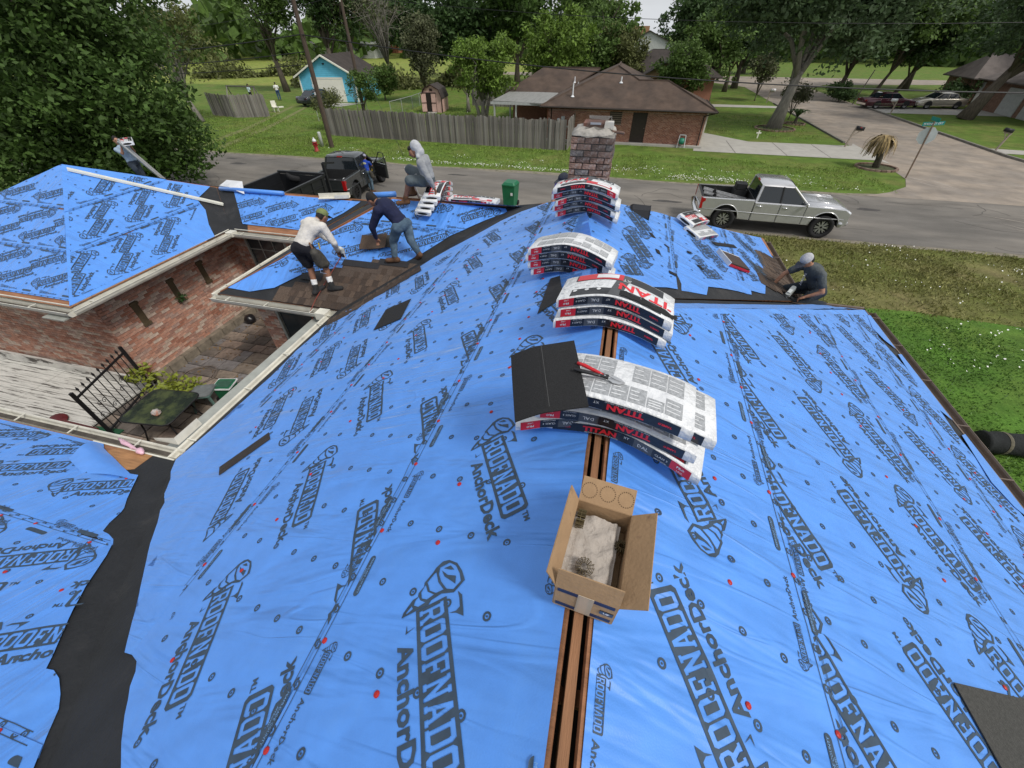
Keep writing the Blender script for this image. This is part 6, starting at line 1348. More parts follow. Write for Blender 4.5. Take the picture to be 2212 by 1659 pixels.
T_sil = pickup('silver crew-cab pickup with black wheels parked on the verge beside the road', Matrix.Translation((6.28, 19.1, .0)) @ Matrix.Rotation(R(-1.2), 4, 'Z') @ Matrix.Scale(.97, 4), paint('silver', (.55, .55, .56), .55), M_rimblk, .06, True, wb=3.74)
Ms = T_sil.matrix_world
def onsil(x, y, z): return Matrix.Translation((6.28, 19.1, 0)) @ Matrix.Rotation(R(-1.2), 4, 'Z') @ Matrix.Translation((x, y, z))
for i, (yy, zz_) in enumerate(((-.35, 1.15), (-.05, 1.22))):
    lb = ['folded aluminium ladder lying in the silver pickup bed, nearer the camera', 'second folded aluminium ladder in the silver pickup bed, behind the first'][i]
    t = thing('ladder', lb, 'ladder', M=onsil(-2.7, yy+.3, zz_) @ Matrix.Rotation(R(-9), 4, 'Z') @ Matrix.Rotation(R(8), 4, 'Y'))
    for s_ in (-1, 1): MB().tube([(0, s_*.1, 0), (1.75, s_*.1, 0)], .04, 4).build('rail', M_alu, t)
    for k in range(7): MB().tube([(.15+k*.24, -.1, 0), (.15+k*.24, .1, 0)], .02, 6).build('rung', M_alu, t)
    for s_ in (-1, 1): MB().lathe([(.07, -.02), (.07, .02)], 10, Matrix.Translation((.45, s_*.12, .02)) @ Matrix.Rotation(R(90), 4, 'X')).build('hinge', M_trim, t)
tb = thing('tool_box', 'black tool boxes stacked behind the cab of the silver pickup', 'tool box', M=onsil(-1.25, .45, .86)); MB().box((0, 0, .2), (.5, .55, .4), bev=.03).build('lower_box', M_trim, tb); MB().box((0, 0, .52), (.42, .5, .2), bev=.04).build('upper_box', M_trim, tb); MB().tube([(-.1, 0, .66), (.1, 0, .66)], .015, 6).build('handle', M_trim, tb)
tag(MB().box((0, 0, .03), (.22, .18, .06), taper=.8).build('white_rag', M_wrap, None, M=onsil(-1.05, -.45, .98)), 'white rag at the front of the silver pickup bed', 'rag')
T_dk = pickup('dark grey pickup with its passenger door open, hitched to the dump trailer', Matrix.Translation((-13.2, 19.4, 0)) @ Matrix.Rotation(R(97), 4, 'Z') @ Matrix.Scale(.94, 4), paint('dark_grey', (.045, .05, .052), .4), M_rimblk, .06, False, True, wb=3.57)
for i, (x, y) in enumerate(((-2.2, -.2), (-1.9, -.55), (-2.4, .3))):
    b = MB(); b.smooth = True; b.ell((0, 0, .12), (.2, .16, .14), 10, 8)
    for k in range(len(b.v)): v = Vector(b.v[k]); b.v[k] = tuple(v + Vector((1, 1, 1))*.05*noise.noise(v*9+Vector((i, 0, 0))))
    tag(b.build('plastic_sack', M_wrap, None, M=T_dk.matrix_world if False else Matrix.Translation((-13.2, 19.4, 0)) @ Matrix.Rotation(R(97), 4, 'Z') @ Matrix.Scale(.94, 4) @ Matrix.Translation((x, y, .84))), ['white plastic sack in the middle of the dark pickup bed', 'white plastic sack at the right side of the dark pickup bed', 'white plastic sack at the left of the dark pickup bed'][i], 'sack', 'sacks in the dark pickup bed')
# dump trailer
M_trl = mat('trailer_black', (.012, .013, .015), .45, .2, 5)
tr = thing('dump_trailer', 'black high-sided dump trailer behind the dark pickup', 'trailer', (-13.0, 13.3, 0), R(1))
MB().box((0, 0, .62), (2.1, 4.6, .12)).build('floor', M_trl, tr)
for sx in (-1, 1):
    s_ = MB().box((sx*1.05, 0, 1.15), (.05, 4.6, 1.0)).build('side', M_trl, tr)
    for k in range(7): MB().box((sx*1.085, -2.1+k*.7, 1.15), (.05, .07, .98)).build('rib', M_trl, s_)
    MB().box((sx*1.06, 0, 1.68), (.1, 4.62, .08)).build('top_rail', M_trl, s_)
    for k in range(2): MB().box((sx*1.06, 0, .98+k*.36), (.085, 4.5, .04)).build('side_rib', M_trl, s_)
    for k in range(2): wheel(tr, (sx*1.2, -.45+k*.9, .36), .36, .22, M_rimblk, 5, sx) if False else None
MB().box((0, 2.3, 1.15), (2.1, .05, 1.0)).build('front_wall', M_trl, tr); MB().box((0, -2.3, 1.15), (2.1, .05, 1.0)).build('tail_door', M_trl, tr)
MB().box((0, 2.34, 1.72), (2.2, .12, .1)).build('tarp_bar', M_trl, tr)
b = MB(); b.box((1.02, 2.55, 1.35), (.1, .1, 1.5)); b.build('tarp_post', M_trl, tr); b = MB(); b.tube([(1.02, 2.55, 2.1), (1.02, 3.3, 1.95)], .05, 4); b.build('tarp_arm', M_trl, tr)
b = MB(); b.tube([(-.9, 2.5, .62), (0, 3.6, .55), (.9, 2.5, .62)], .06, 4); b.build('tongue', M_trl, tr)
MB().box((0, 2.7, .85), (1.2, .45, .4), bev=.02).build('pump_box', M_trl, tr)
for k in range(4): MB().box((1.118, -.9+k*.16, 1.05), (.008, .15, .06)).build('reflector', M_tail if k % 2 else M_lamp, tr)
for sx in (-1, 1):
    for k in range(2):
        t_ = MB(); t_.smooth = True; t_.lathe([(.2, -.1), (.34, -.11), (.37, -.07), (.37, .07), (.34, .11), (.2, .1)], 20); t_.build('wheel', M_tyre, tr, M=Matrix.Translation((sx*.98, -.7+k*.8, .37)) @ Matrix.Rotation(R(90), 4, 'Y'))
sp = MB(); sp.smooth = True; sp.lathe([(.19, -.09), (.33, -.11), (.37, -.06), (.37, .06), (.33, .11), (.19, .09), (.19, -.09)], 24, caps=False); tag(sp.build('spare_tyre', M_tyre, None, M=Matrix.Translation((-13.45, 15.75, 1.55)) @ Matrix.Rotation(R(14), 4, 'Y')), 'spare tyre lying on the front of the dump trailer', 'tyre')
b = MB(); b.smooth = True; n = 16; V_ = [(-1+2*i/n, -1.2+2.4*j/n, .25*noise.noise(Vector((i*.5, j*.5, 2)))+.2) for i in range(n+1) for j in range(n+1)]
b.add(V_, [(i*(n+1)+j, (i+1)*(n+1)+j, (i+1)*(n+1)+j+1, i*(n+1)+j+1) for i in range(n) for j in range(n)]); tag(b.build('debris_heap', mat('debris', (.09, .08, .075), .95, .7, 5, .8, 20, col2=(.5, .5, .5), c2scale=6, c2pos=(.62, .66)), None, (-13, 13.1, .7)), 'heap of torn roofing debris inside the dump trailer', 'debris')
def sedan(label, M_, col, old=False):
    t = thing('sedan', label, 'car', M=M_); L_ = 2.45 if not old else 2.6; W = .88; 
    def ring(x, w_, zl, zt): return [(x, -w_+.06, zl), (x, -w_, zl+.12), (x, -w_, zt-.12), (x, -w_+.06, zt-.02), (x, 0, zt+.02), (x, w_-.06, zt-.02), (x, w_, zt-.12), (x, w_, zl+.12), (x, w_-.06, zl)]
    b = MB(); b.smooth = True; loft(b, [ring(-L_, W-.1, .35, .8), ring(-L_+.12, W-.02, .25, .9), ring(-1.2, W, .24, .93), ring(.9, W, .24, .92), ring(1.9, W-.02, .24, .82), ring(L_-.1, W-.06, .27, .7), ring(L_, W-.14, .35, .62)][::-1]); b.build('body', col, t)
    b = MB(); b.smooth = True
    g = lambda x, w0, z: [(x, -w0, z), (x, w0, z)]
    b.add([(-.85, -.6, 1.36), (-.85, .6, 1.36), (.25, -.6, 1.37), (.25, .6, 1.37), (-.3, 0, 1.42), (-1.05, -.64, 1.3), (-1.05, .64, 1.3), (.42, -.63, 1.31), (.42, .63, 1.31)], [(0, 4, 1), (2, 3, 4), (0, 2, 4), (1, 4, 3), (5, 0, 1, 6), (2, 7, 8, 3), (5, 7, 2, 0), (6, 1, 3, 8)]); b.build('roof', col, t)
    for sy in (-1, 1):
        b = MB(); b.add([(-1.3, sy*.82, .93), (1.0, sy*.82, .92), (.42, sy*.64, 1.31), (-1.05, sy*.65, 1.3)], [(0, 1, 2, 3) if sy < 0 else (3, 2, 1, 0)]); b.build('side_window', M_carglass, t)
        for (p, q_) in (((1.05, sy*.8, .9), (.42, sy*.63, 1.31)), ((-.2, sy*.825, .92), (-.28, sy*.65, 1.31)), ((-1.55, sy*.78, .9), (-1.05, sy*.64, 1.3))): MB().tube([p, q_], .03, 5).build('pillar', col if not old or p[0] > -.3 or p[0] < -1 else M_chrome, t)
        for x0 in (-1.45, 1.5): wheel(t, (x0, sy*.76, .32), .32, .2, M_rimsil, 7, -1 if sy < 0 else 1)
        for x0 in (-1.45, 1.5):
            b = MB(); b.add([(x0+.4*math.cos(a), sy*(W+.004), .32+.4*math.sin(a)) for a in [math.pi*i/12 for i in range(13)]], [tuple(range(13)) if sy < 0 else tuple(range(12, -1, -1))]); b.build('wheel_well', M_trim, t)
        MB().box((L_-.06, sy*.6, .62), (.1, .3, .12)).build('headlight', M_lamp, t); MB().box((-L_+.03, sy*.6, .72), (.06, .3, .14)).build('tail_light', M_tail, t)
        for x0 in (-.3, .75): MB().tube([(x0-.09, sy*(W+.015), .78), (x0+.05, sy*(W+.015), .78)], .014, 5).build('door_handle', M_chrome, t)
        MB().box((-.25, sy*(W+.006), .45), (3.0, .012, .05)).build('side_trim', M_chrome if old else M_trim, t)
    b = MB(); b.add([(1.12, -.74, .9), (1.12, .74, .9), (.44, .58, 1.32), (.44, -.58, 1.32)], [(0, 1, 2, 3)]); b.build('windscreen', M_carglass, t)
    b = MB(); b.add([(-1.62, -.72, .92), (-1.62, .72, .92), (-1.07, .58, 1.31), (-1.07, -.58, 1.31)], [(3, 2, 1, 0)]); b.build('rear_window', M_carglass, t)
    for e in (-1, 1): MB().box((e*(L_+.0), 0, .42), (.12, 1.5, .16), bev=.03).build('bumper', M_chrome if old else col, t)
    return t
sedan('maroon old sedan parked nose right on the far driveway', Matrix.Translation((26.3, 59.1, .02)) @ Matrix.Rotation(R(13), 4, 'Z') @ Matrix.Scale(1.0, 4), paint('maroon', (.07, .01, .02)), True)
sedan('pale gold sedan parked facing the maroon car on the far driveway', Matrix.Translation((31.5, 60.2, .02)) @ Matrix.Rotation(R(191), 4, 'Z'), paint('gold', (.5, .46, .38), .5))
sedan('dark car parked before the blue garage door', Matrix.Translation((-33.9, 47.2, .02)) @ Matrix.Rotation(R(80), 4, 'Z'), paint('dark_car', (.02, .025, .03)))
# ================================================================== COURTYARD AND STREET THINGS
M_iron = mat('black_iron', (.01, .01, .012), .5, .2); M_grn = mat('green_plastic', (.012, .12, .055), .45, .15); M_brd = mat('grey_fence', rough=.95, var=.35, scale=2, bump=.4, bscale=30, stretch=(6, 6, .6), cols=[(.2, .185, .17), (.14, .128, .118), (.25, .235, .215), (.17, .155, .14), (.22, .2, .18), (.12, .11, .1)])
# iron railing gate
g = thing('iron_railing', 'black wrought iron railing with scrolls between the deck and the patio', 'railing', (-9.1, 3.15, .1), R(20))
Ly = 1.42
for y_ in (0, Ly): MB().box((0, y_, .58), (.05, .05, 1.16)).build('post', M_iron, g)
for z_ in (.12, 1.02): MB().box((0, Ly/2, z_), (.03, Ly-.05, .035)).build('rail', M_iron, g)
for i in range(1, 10): b = MB(); b.tube([(0, Ly*i/10, .05), (0, Ly*i/10, 1.12)], .009, 6); b.lathe([(.016, 1.1), (.022, 1.13), (.001, 1.19)], 8, Matrix.Translation((0, Ly*i/10, 0))); b.build('baluster', M_iron, g)
for i in range(10):
    y_ = Ly*(.1+.08*i); z_ = .45+.22*math.sin(i*1.1); b = MB(); b.tube([(.01, y_+.06*(1-k/16)*math.cos(k*.55), z_+.06*(1-k/16)*math.sin(k*.55)) for k in range(16)], .006, 5); b.build('scroll', M_iron, g)
# patio table, chair, cooler
tb = thing('patio_table', 'dark glass patio table with rounded corners in the courtyard', 'table', (-7.85, 3.56, .1), R(7))
P = []
for cx_, cy_, a0 in ((.46, .34, 0), (-.46, .34, 90), (-.46, -.34, 180), (.46, -.34, 270)):
    for k in range(6): a = R(a0+18*k); P.append((cx_*.82+.14*math.cos(a), cy_*.9+.14*math.sin(a)))
MB().prism(P, .7, .715).build('table_top', mat('table_glass', (.025, .035, .028), .16, .3, 3, spec=.6, col2=(.06, .075, .035), c2scale=3), tb)
b = MB(); b.smooth = True; b.tube([(x, y, .707) for x, y in P] + [(P[0][0], P[0][1], .707)], .014, 6, False); b.build('rim', M_iron, tb)
for sx in (-1, 1):
    for sy in (-1, 1): b = MB(); b.smooth = True; b.tube([(sx*.3, sy*.26, .69), (sx*.34, sy*.3, .3), (sx*.4, sy*.36, .02)], .015, 6); b.build('leg', M_iron, tb)
b = MB(); b.smooth = True; b.ell((0, 0, .05), (.09, .07, .055), 10, 8)
for k in range(len(b.v)): v = Vector(b.v[k]); b.v[k] = tuple(v+Vector((1, .6, 1))*.03*noise.noise(v*25))
tag(b.build('crumpled_cloth', mat('cloth_mix', (.4, .38, .36), .9, .4, 20, col2=(.45, .2, .13), c2scale=14), None, (-7.72, 3.38, .815)), 'crumpled white and orange cloth lying on the patio table', 'cloth')
chr_ = thing('plastic_stool', 'green plastic garden stool at the far end of the patio table', 'stool', (-7.85, 4.35, .1), .4); M_pg = mat('faded_green', (.09, .16, .14), .6, .2)
MB().box((0, 0, .4), (.42, .4, .03), bev=.05).build('seat', mat('stool_seat', (.13, .14, .14), .6, .3, 8), chr_)
for sx in (-1, 1):
    for sy in (-1, 1): b = MB(); b.tube([(sx*.16, sy*.15, .39), (sx*.23, sy*.22, 0)], [.035, .022], 5); b.build('leg', M_pg, chr_)
b = MB(); b.tube([(x, y, .385) for x, y in ((-.2, -.19), (.2, -.19), (.2, .19), (-.2, .19), (-.2, -.19))], .022, 5); b.build('seat_rim', M_pg, chr_)
co = thing('cooler', 'green wheeled cooler with white rim standing on the patio', 'cooler', (-7.62, 4.68, .1), R(14))
MB().box((0, 0, .17), (.36, .3, .3), taper=1.05, bev=.03).build('tub', M_grn, co); MB().box((0, 0, .35), (.4, .34, .05), bev=.04).build('lid', M_grn, co); MB().box((0, 0, .378), (.3, .22, .012)).build('lid_panel', mat('lid_dull', (.03, .09, .06), .6, .3, 8), co)
b = MB(); b.tube([(-.2, -.17, .36), (.2, -.17, .36), (.2, .17, .36), (-.2, .17, .36), (-.2, -.17, .36)], .02, 5); b.build('rim', M_wrap, co)
for sx in (-1, 1): MB().lathe([(.05, -.025), (.05, .025)], 12, Matrix.Translation((sx*.19, -.13, .05)) @ Matrix.Rotation(R(90), 4, 'Y')).build('wheel', M_iron, co)
b = MB(); b.smooth = True; b.lathe([(.22, 0), (.24, .02), (.23, .06), (.12, .09), (.03, .1), (.03, .2)], 20); tag(b.build('umbrella_base', mat('base_brown', (.07, .055, .045), .8, .2), None, (-7.55, 3.72, .1)), 'round brown umbrella base under the patio table edge', 'umbrella base')
b = MB(); b.smooth = True; b.ell((0, 0, .11), (.15, .14, .13), 12, 8)
for k in range(len(b.v)): v = Vector(b.v[k]); b.v[k] = tuple(v+v.normalized()*.03*noise.noise(v*22))
tag(b.build('black_sack', M_wdk, None, (-9.35, 7.35, .1)), 'black plastic sack against the courtyard wall corner', 'sack')
for lb, cx_, cy_, r_ in (('coiled garden hose on the patio stones by the wall', -8.9, 5.1, .3), ('red hose loop lying on the patio below the sliding window', -6.9, 5.6, .24)):
    b = MB(); b.smooth = True; b.tube([(cx_+(r_+.04*math.sin(k*.37))*math.cos(k*.3)*1.2, cy_+(r_+.05*math.cos(k*.5))*math.sin(k*.3), .115+.01*math.sin(k)) for k in range(70)], .011, 5); tag(b.build('hose', mat('old_hose', (.15, .12, .1), .8) if 'coiled' in lb else mat('red_hose'), None), lb, 'hose')
def leafclump(b, c, n, rad, ls, q, zsq=1., up=.4):
    for i in range(n):
        d = Vector((q.gauss(0, 1), q.gauss(0, 1), q.gauss(0, 1)*zsq)); d = d/max(d.length, .01)*rad*q.random()**.45; p = Vector(c)+Vector((d.x, d.y, d.z*zsq))
        nrm = Vector((q.gauss(0, .6), q.gauss(0, .6), up+q.random())).normalized(); a = nrm.orthogonal().normalized(); a = Quaternion(nrm, q.random()*6.28) @ a; e = nrm.cross(a); s_ = ls*q.uniform(.6, 1.3)
        b.add([p-a*s_, p+e*s_*.55+nrm*s_*.15, p+a*s_, p-e*s_*.55+nrm*s_*.15], [(0, 1, 2, 3)])
q = random.Random(77); pl_ = thing('pothos_plant', 'yellow-green leafy vine spilling beside the railing and patio table', 'plant', (-8.9, 4.3, .1))
b = MB()
for i in range(26): leafclump(b, (q.uniform(-.8, .8), q.uniform(-.25, .3), q.uniform(.12, .55)), 22, .18, .062, q)
b.build('leaves', mat('pothos_leaf', (.23, .27, .03), .5, .45, 9, spec=.5, trans=.25), pl_); b = MB(); b.tube([(-.6, 0, .0), (-.2, .05, .2), (.3, 0, .15), (.7, .05, .1)], .02, 5); b.build('stem', mat('stem', (.08, .07, .03)), pl_)
q = random.Random(8); sv = thing('wall_fern', 'small green fern growing out of the middle narrow shutter', 'plant', (-9.62, 6.2, 1.42)); b = MB(); leafclump(b, (0, 0, .06), 60, .12, .035, q); b.build('leaves', mat('fern_leaf', (.035, .085, .02), .6, .3, 9, trans=.2), sv)
b = MB(); b.smooth = True; b.lathe([(.16, 0), (.2, .05), (.17, .1), (.001, .11)], 16); sh = thing('shovel', 'dark red shovel lying on the deck', 'shovel', (-10.6, 3.2, .1), R(-8)); b = MB(); b.ell((0, 0, .04), (.22, .15, .04), 14, 6); b.build('blade', mat('maroon_metal', (.1, .012, .016), .5, .2), sh); MB().tube([(.2, 0, .05), (1.1, .12, .05)], .03, 6).build('handle', mat('maroon_dull', (.1, .03, .03), .8, .3), sh)
b = MB(); b.prism([(-9.9, 2.6), (-9.0, 2.95), (-9.0, 3.3), (-9.6, 3.25), (-9.95, 2.95)], .098, .12); tag(b.build('green_mat', mat('green_mat', (.01, .07, .03), .9, .2, 20)), 'dark green mat lying below the railing', 'mat')
for i in range(40):
    pass
lf = MB(); q = random.Random(12)
for i in range(160): x, y = q.uniform(-9.6, -8.6) if i < 110 else q.uniform(-9, -6), q.uniform(4.8, 8.0); leafclump(lf, (x, y, .112), 1, .02, .03, q, .05)
stuff(tag(lf.build('fallen_leaves', mat('dry_leaves', (.17, .1, .035), .9, .5, 5)), 'fallen dry leaves along the courtyard wall', 'leaves'))
# ---------------------------------------------------------------- street
hy = thing('fire_hydrant', 'red fire hydrant with white top beside the road', 'hydrant', (-20.4, 26.7, 0)); M_hr = mat('hydrant_red', (.3, .02, .025), .5, .15)
b = MB(); b.smooth = True; b.lathe([(.17, 0), (.17, .05), (.12, .06), (.115, .5), (.16, .52), (.16, .57), (.12, .58)], 14); b.build('barrel', M_hr, hy); b = MB(); b.smooth = True; b.lathe([(.14, .58), (.13, .66), (.08, .74), (.04, .76), (.035, .83), (.001, .83)], 14); b.build('bonnet', M_wrap, hy)
for a in (0, 90, 180): b = MB(); b.tube([(0, 0, .42), (.19*math.cos(R(a)), -.19*math.sin(R(a)) if a == 90 else 0, .42)], .05, 8); b.build('outlet', M_hr, hy)
b = MB(); b.smooth = True; b.lathe([(.11, 0), (.11, .85), (.1, .9), (.001, .92)], 12); tag(b.build('utility_pedestal', mat('pedestal_grey', (.5, .52, .5), .6, .1), None, (-20.9, 28.1, 0)), 'short pale grey utility post next to the hydrant', 'utility post')
gb = thing('wheelie_bin', 'green wheeled rubbish bin standing at the road edge', 'bin', (-4.75, 18.95, 0), R(-6)); M_gb = mat('bin_green', (.012, .13, .06), .45, .1)
MB().box((0, 0, .5), (.5, .56, .9), taper=1.2).build('tub', M_gb, gb); MB().box((0, 0, .97), (.64, .72, .05), bev=.05).build('rim', M_gb, gb); b = MB(); b.box((0, .02, 1.03), (.6, .68, .09), taper=.82, bev=.04); b.build('lid', M_gb, gb); MB().box((.17, -.345, .62), (.1, .01, .12)).build('bin_label', M_wrap, gb)
MB().tube([(-.25, .4, .95), (.25, .4, .95)], .018, 6).build('handle', M_gb, gb)
for sx in (-1, 1): MB().lathe([(.11, -.03), (.11, .03)], 12, Matrix.Translation((sx*.27, .28, .11)) @ Matrix.Rotation(R(90), 4, 'Y')).build('wheel', M_tyre, gb)
# stop sign seen from behind, with street names
ss = thing('stop_sign', 'back of a stop sign on a leaning post with green street name blades', 'sign', M=Matrix.Translation((15.68, 28.8, 0)) @ Matrix.Rotation(R(-5), 4, 'Y') @ Matrix.Rotation(R(0), 4, 'Z'))
MB().box((0, 0, 1.35), (.06, .045, 2.7)).build('post', mat('rust_post', (.16, .11, .08), .8, .3), ss)
oc = [(.38*math.cos(R(22.5+45*k))*1.08, .38*math.sin(R(22.5+45*k))*1.08) for k in range(8)]
b = MB(); b.prism(oc, -.004, .004, Matrix.Translation((0, .04, 2.05)) @ Matrix.Rotation(R(-14), 4, 'Z') @ Matrix.Rotation(R(90), 4, 'X')); b.build('sign_plate', mat('sign_back', (.5, .54, .54), .45, .12, 4), ss)
M_sgn = mat('sign_green', (.005, .22, .2), .45, .1)
bl = MB().box((0, 0, 2.6), (.95, .008, .17)).build('name_blade', M_sgn, ss); vf = T2('M KINNEY EXT', .13, .003, 'CENTER', .95); b = MB(); b.add([(x, -.0065, z+2.555) for x, z in vf[0]], vf[1]); stuff(b.build('lettering', M_lgry, bl))
bl = MB().box((0, 0, 2.79), (.008, .8, .17)).build('name_blade', M_sgn, ss)
def mailbox(label, x, y, rz, white=False, lean=0):
    t = thing('mailbox', label, 'mailbox', M=Matrix.Translation((x, y, 0)) @ Matrix.Rotation(rz, 4, 'Z') @ Matrix.Rotation(lean, 4, 'Y')); wm = mat('mail_post', (.3, .25, .2), .9, .2); bm_ = M_wrap if white else M_iron
    MB().box((0, 0, .6), (.09, .09, 1.2)).build('post', wm, t); MB().box((.18, 0, 1.05), (.5, .07, .07)).build('arm', wm, t); b = MB(); b.tube([(.02, 0, .7), (.32, 0, 1.02)], .03, 4); b.build('brace', wm, t)
    b = MB(); b.smooth = True; P_ = [(-.1, 0), (.1, 0), (.1, .14)] + [(.1*math.cos(R(a)), .14+.08*math.sin(R(a))) for a in (30, 60, 90, 120, 150)] + [(-.1, .14)]; b.prism(P_, -.25, .25, Matrix.Translation((.25, 0, 1.09)) @ Matrix.Rotation(R(90), 4, 'Z') @ Matrix.Rotation(R(90), 4, 'X')); b.build('box', bm_, t); MB().box((.25, -.11, 1.25), (.1, .012, .04)).build('flag', M_tail, t)
mailbox('black mailbox on a leaning post beside the concrete driveway', 15.3, 36.9, 0, False, R(7)); mailbox('black mailbox on a white post on the far right lawn', 24.9, 38.0, R(180), False, R(-10)); mailbox('small mailbox by the driveway with the maroon car', 24.9, 54.0, R(180), True); mailbox('white mailbox further up the side street on the left verge', 15.1, 60.5, 0, True)
tag(MB().tube([(24.2, 61.5, 0), (25.2, 62.5, 3.0)], .05, 6).build('leaning_post', M_wood if False else mat('old_post', (.06, .05, .045), .9)), 'dark leaning post at the corner before the maroon car', 'post')
# fences
PK = []
for i in range(4):
    b = MB(); hh = 1.72+.03*i; b.prism([(-.069, 0), (.069, 0), (.069, hh-.04), (.045, hh), (-.045, hh), (-.069, hh-.04)], -.009, .009, Matrix.Rotation(R(90), 4, 'X')); PK.append(b.mesh('picket', M_brd))
def fence(name, label, p0, p1, hsc=1., lim=300):
    p0 = Vector((*p0, 0)); p1 = Vector((*p1, 0)); d = p1-p0; L_ = d.length; an = math.atan2(d.y, d.x); t = thing(name, label, 'fence', p0, an); q = random.Random(int(L_*77)); x = .07
    while x < L_: link('picket', PK[q.randrange(4)], t, (x, q.uniform(-.008, .008), 0), (q.uniform(-.02, .02), q.uniform(-.012, .012), 0), scale=(1, 1, hsc*q.uniform(.985, 1.02))); x += .146
    for z_ in (.4, 1.4): MB().box((L_/2, .05, z_*hsc), (L_, .04, .09)).build('rail', M_brd, t)
    return t
fence('wooden_fence', 'long grey picket privacy fence across the road', (-23.0, 31.9), (-3.85, 31.0)); fence('wooden_fence', 'short return of the grey picket fence against the brick house', (-3.8, 31.0), (-3.75, 34.3))
fence('wooden_fence', 'short leaning grey fence panel left of the overalled man', (-39.5, 37.9), (-36.3, 37.3)); fence('wooden_fence', 'right half of the leaning grey fence with a bent end', (-36.25, 37.25), (-33.4, 38.4)); fence('wooden_fence', 'grey back fence behind the pink shed and the leafy tree', (-17, 50.5), (-6.5, 50.0))
def chain(label, pts, h=1.1):
    t = thing('chain_link_fence', label, 'fence', (*pts[0], 0)); o = Vector((*pts[0], 0)); M_cl = mat('galv_pipe', (.42, .44, .43), .4, .1, metal=.4); P3 = [Vector((*p, 0))-o for p in pts]
    b = MB(); b.tube([p+V3(0, 0, h) for p in P3], .025, 6); b.build('top_rail', M_cl, t)
    for a, c in zip(P3, P3[1:]):
        n = max(1, int((c-a).length/2.2))
        for i in range(n+1): MB().tube([a.lerp(c, i/n), a.lerp(c, i/n)+V3(0, 0, h+.04)], .03, 6).build('post', M_cl, t)
        b = MB(); k = int((c-a).length/.16)
        for i in range(-7, k): 
            for sg in (0, 1):
                x0, x1 = i, i+7; zA, zB = (0, h) if sg else (h, 0)
                tA, tB = max(0, -x0/7), min(1, (k-x0)/7)
                if tB > tA: b.tube([a.lerp(c, (x0+7*tA)/k)+V3(0, 0, lerp(zA, zB, tA)), a.lerp(c, (x0+7*tB)/k)+V3(0, 0, lerp(zA, zB, tB))], .004, 3, False)
        stuff(b.build('wire_netting', mat('green_wire', (.12, .17, .14), .5, .1), t))
chain('chain link fence running from the grey fence back beside the pink shed', [(-22.5, 42.0), (-22.3, 46.5), (-23.2, 56)]); chain('short chain link gate by the second utility pole', [(-27.5, 37.5), (-24.2, 40.6)])
# utility poles and wires
M_pole = mat('pole_wood', (.075, .055, .042), .95, .3, 3, .4, 20, stretch=(8, 8, .6))
def pole(label, x, y, h, extra=False):
    t = thing('utility_pole', label, 'utility pole', (x, y, 0)); b = MB(); b.tube([(0, 0, 0), (.02, 0, h*.5), (0, .02, h)], [.16, .14, .11], 10); b.build('post', M_pole, t)
    for z_ in (3.1, 3.5) if extra else (): MB().box((-.1, -.13, z_), (.1, .05, .16)).build('pole_tag', M_wrap, t)
    MB().tube([(0, -.17, h-2.2), (0, -.17, h-2.0)], .05, 6).build('insulator', mat('white_paint'), t)
    if not extra: b = MB(); b.smooth = True; b.lathe([(.2, 0), (.22, .05), (.22, .7), (.12, .8)], 12, Matrix.Translation((-.4, 0, h-1.9))); b.build('transformer', mat('pedestal_grey'), t)
    return t
pole('nearer wooden utility pole by the hydrant', -20.15, 28.1, 10.5, True); pole('farther utility pole with transformer in front of the blue garage', -25.25, 41.7, 10.2)
def wire(label, a, b_, sag, r_=.018, k=14):
    a = Vector(a); b_ = Vector(b_); b = MB(); b.tube([a.lerp(b_, i/k)-Vector((0, 0, sag*4*(i/k)*(1-i/k))) for i in range(k+1)], r_, 5, False); tag(b.build('overhead_wire', M_iron), label, 'wire')
# ================================================================== NEIGHBOURING BUILDINGS
M_roofbr = mat('brown_shingle_roof', (.085, .058, .043), .95, .3, 1.2, .6, 30, col2=(.06, .043, .034), c2scale=.7, c2pos=(.4, .65))
M_roofdk = mat('dark_shingle_roof', (.045, .037, .033), .95, .3, 1.2, .5, 30); M_brown = mat('brown_trim', (.03, .02, .015), .6, .2)
def face3(name, pts, m, parent): b = MB(); b.add(pts, [tuple(range(len(pts)))]); return b.build(name, m, parent)
def roofslab(name, polys, m, parent, th=.1):
    o = None
    for p in polys:
        b = MB(); n = len(p); b.add(list(p) + [(x, y, z-th) for x, y, z in p], [tuple(range(n)), tuple(range(2*n-1, n-1, -1))] + [(i, n+i, n+(i+1) % n, (i+1) % n) for i in range(n)]); o = b.build(name, m, parent)
    return o
nb = thing('neighbour_house', 'brown-roofed brick house across the road behind the chimney', 'house', (0, 0, 0))
EZ2 = 2.2; k2 = .42
zA = EZ2 + k2*4.8
roofslab('roof_plane', [
    [(-6.2, 33.5, EZ2), (3.4, 33.5, EZ2), (-1.3, 38.3, zA)] if False else [(-6.2, 33.5, EZ2), (5.6, 33.5, EZ2), (2.35, 36.65, EZ2+k2*3.15), (.35, 36.65, EZ2+k2*3.15), (-1.3, 38.3, zA)],
    [(-6.2, 47, EZ2), (-6.2, 33.5, EZ2), (-1.3, 38.3, zA), (-1.3, 43, zA)],
    [(5.6, 33.5, EZ2), (5.6, 39.8, EZ2), (2.35, 36.65, EZ2+k2*3.15)],
    [(5.6, 39.8, EZ2), (3.5, 39.8, EZ2), (.35, 36.65, EZ2+k2*3.15), (2.35, 36.65, EZ2+k2*3.15)],
    [(3.5, 39.8, EZ2), (3.5, 47, EZ2), (-1.3, 43, zA), (-1.3, 38.3, zA), (.35, 36.65, EZ2+k2*3.15)],
    [(3.5, 47, EZ2), (-6.2, 47, EZ2), (-1.3, 43, zA)]], M_roofbr, nb)
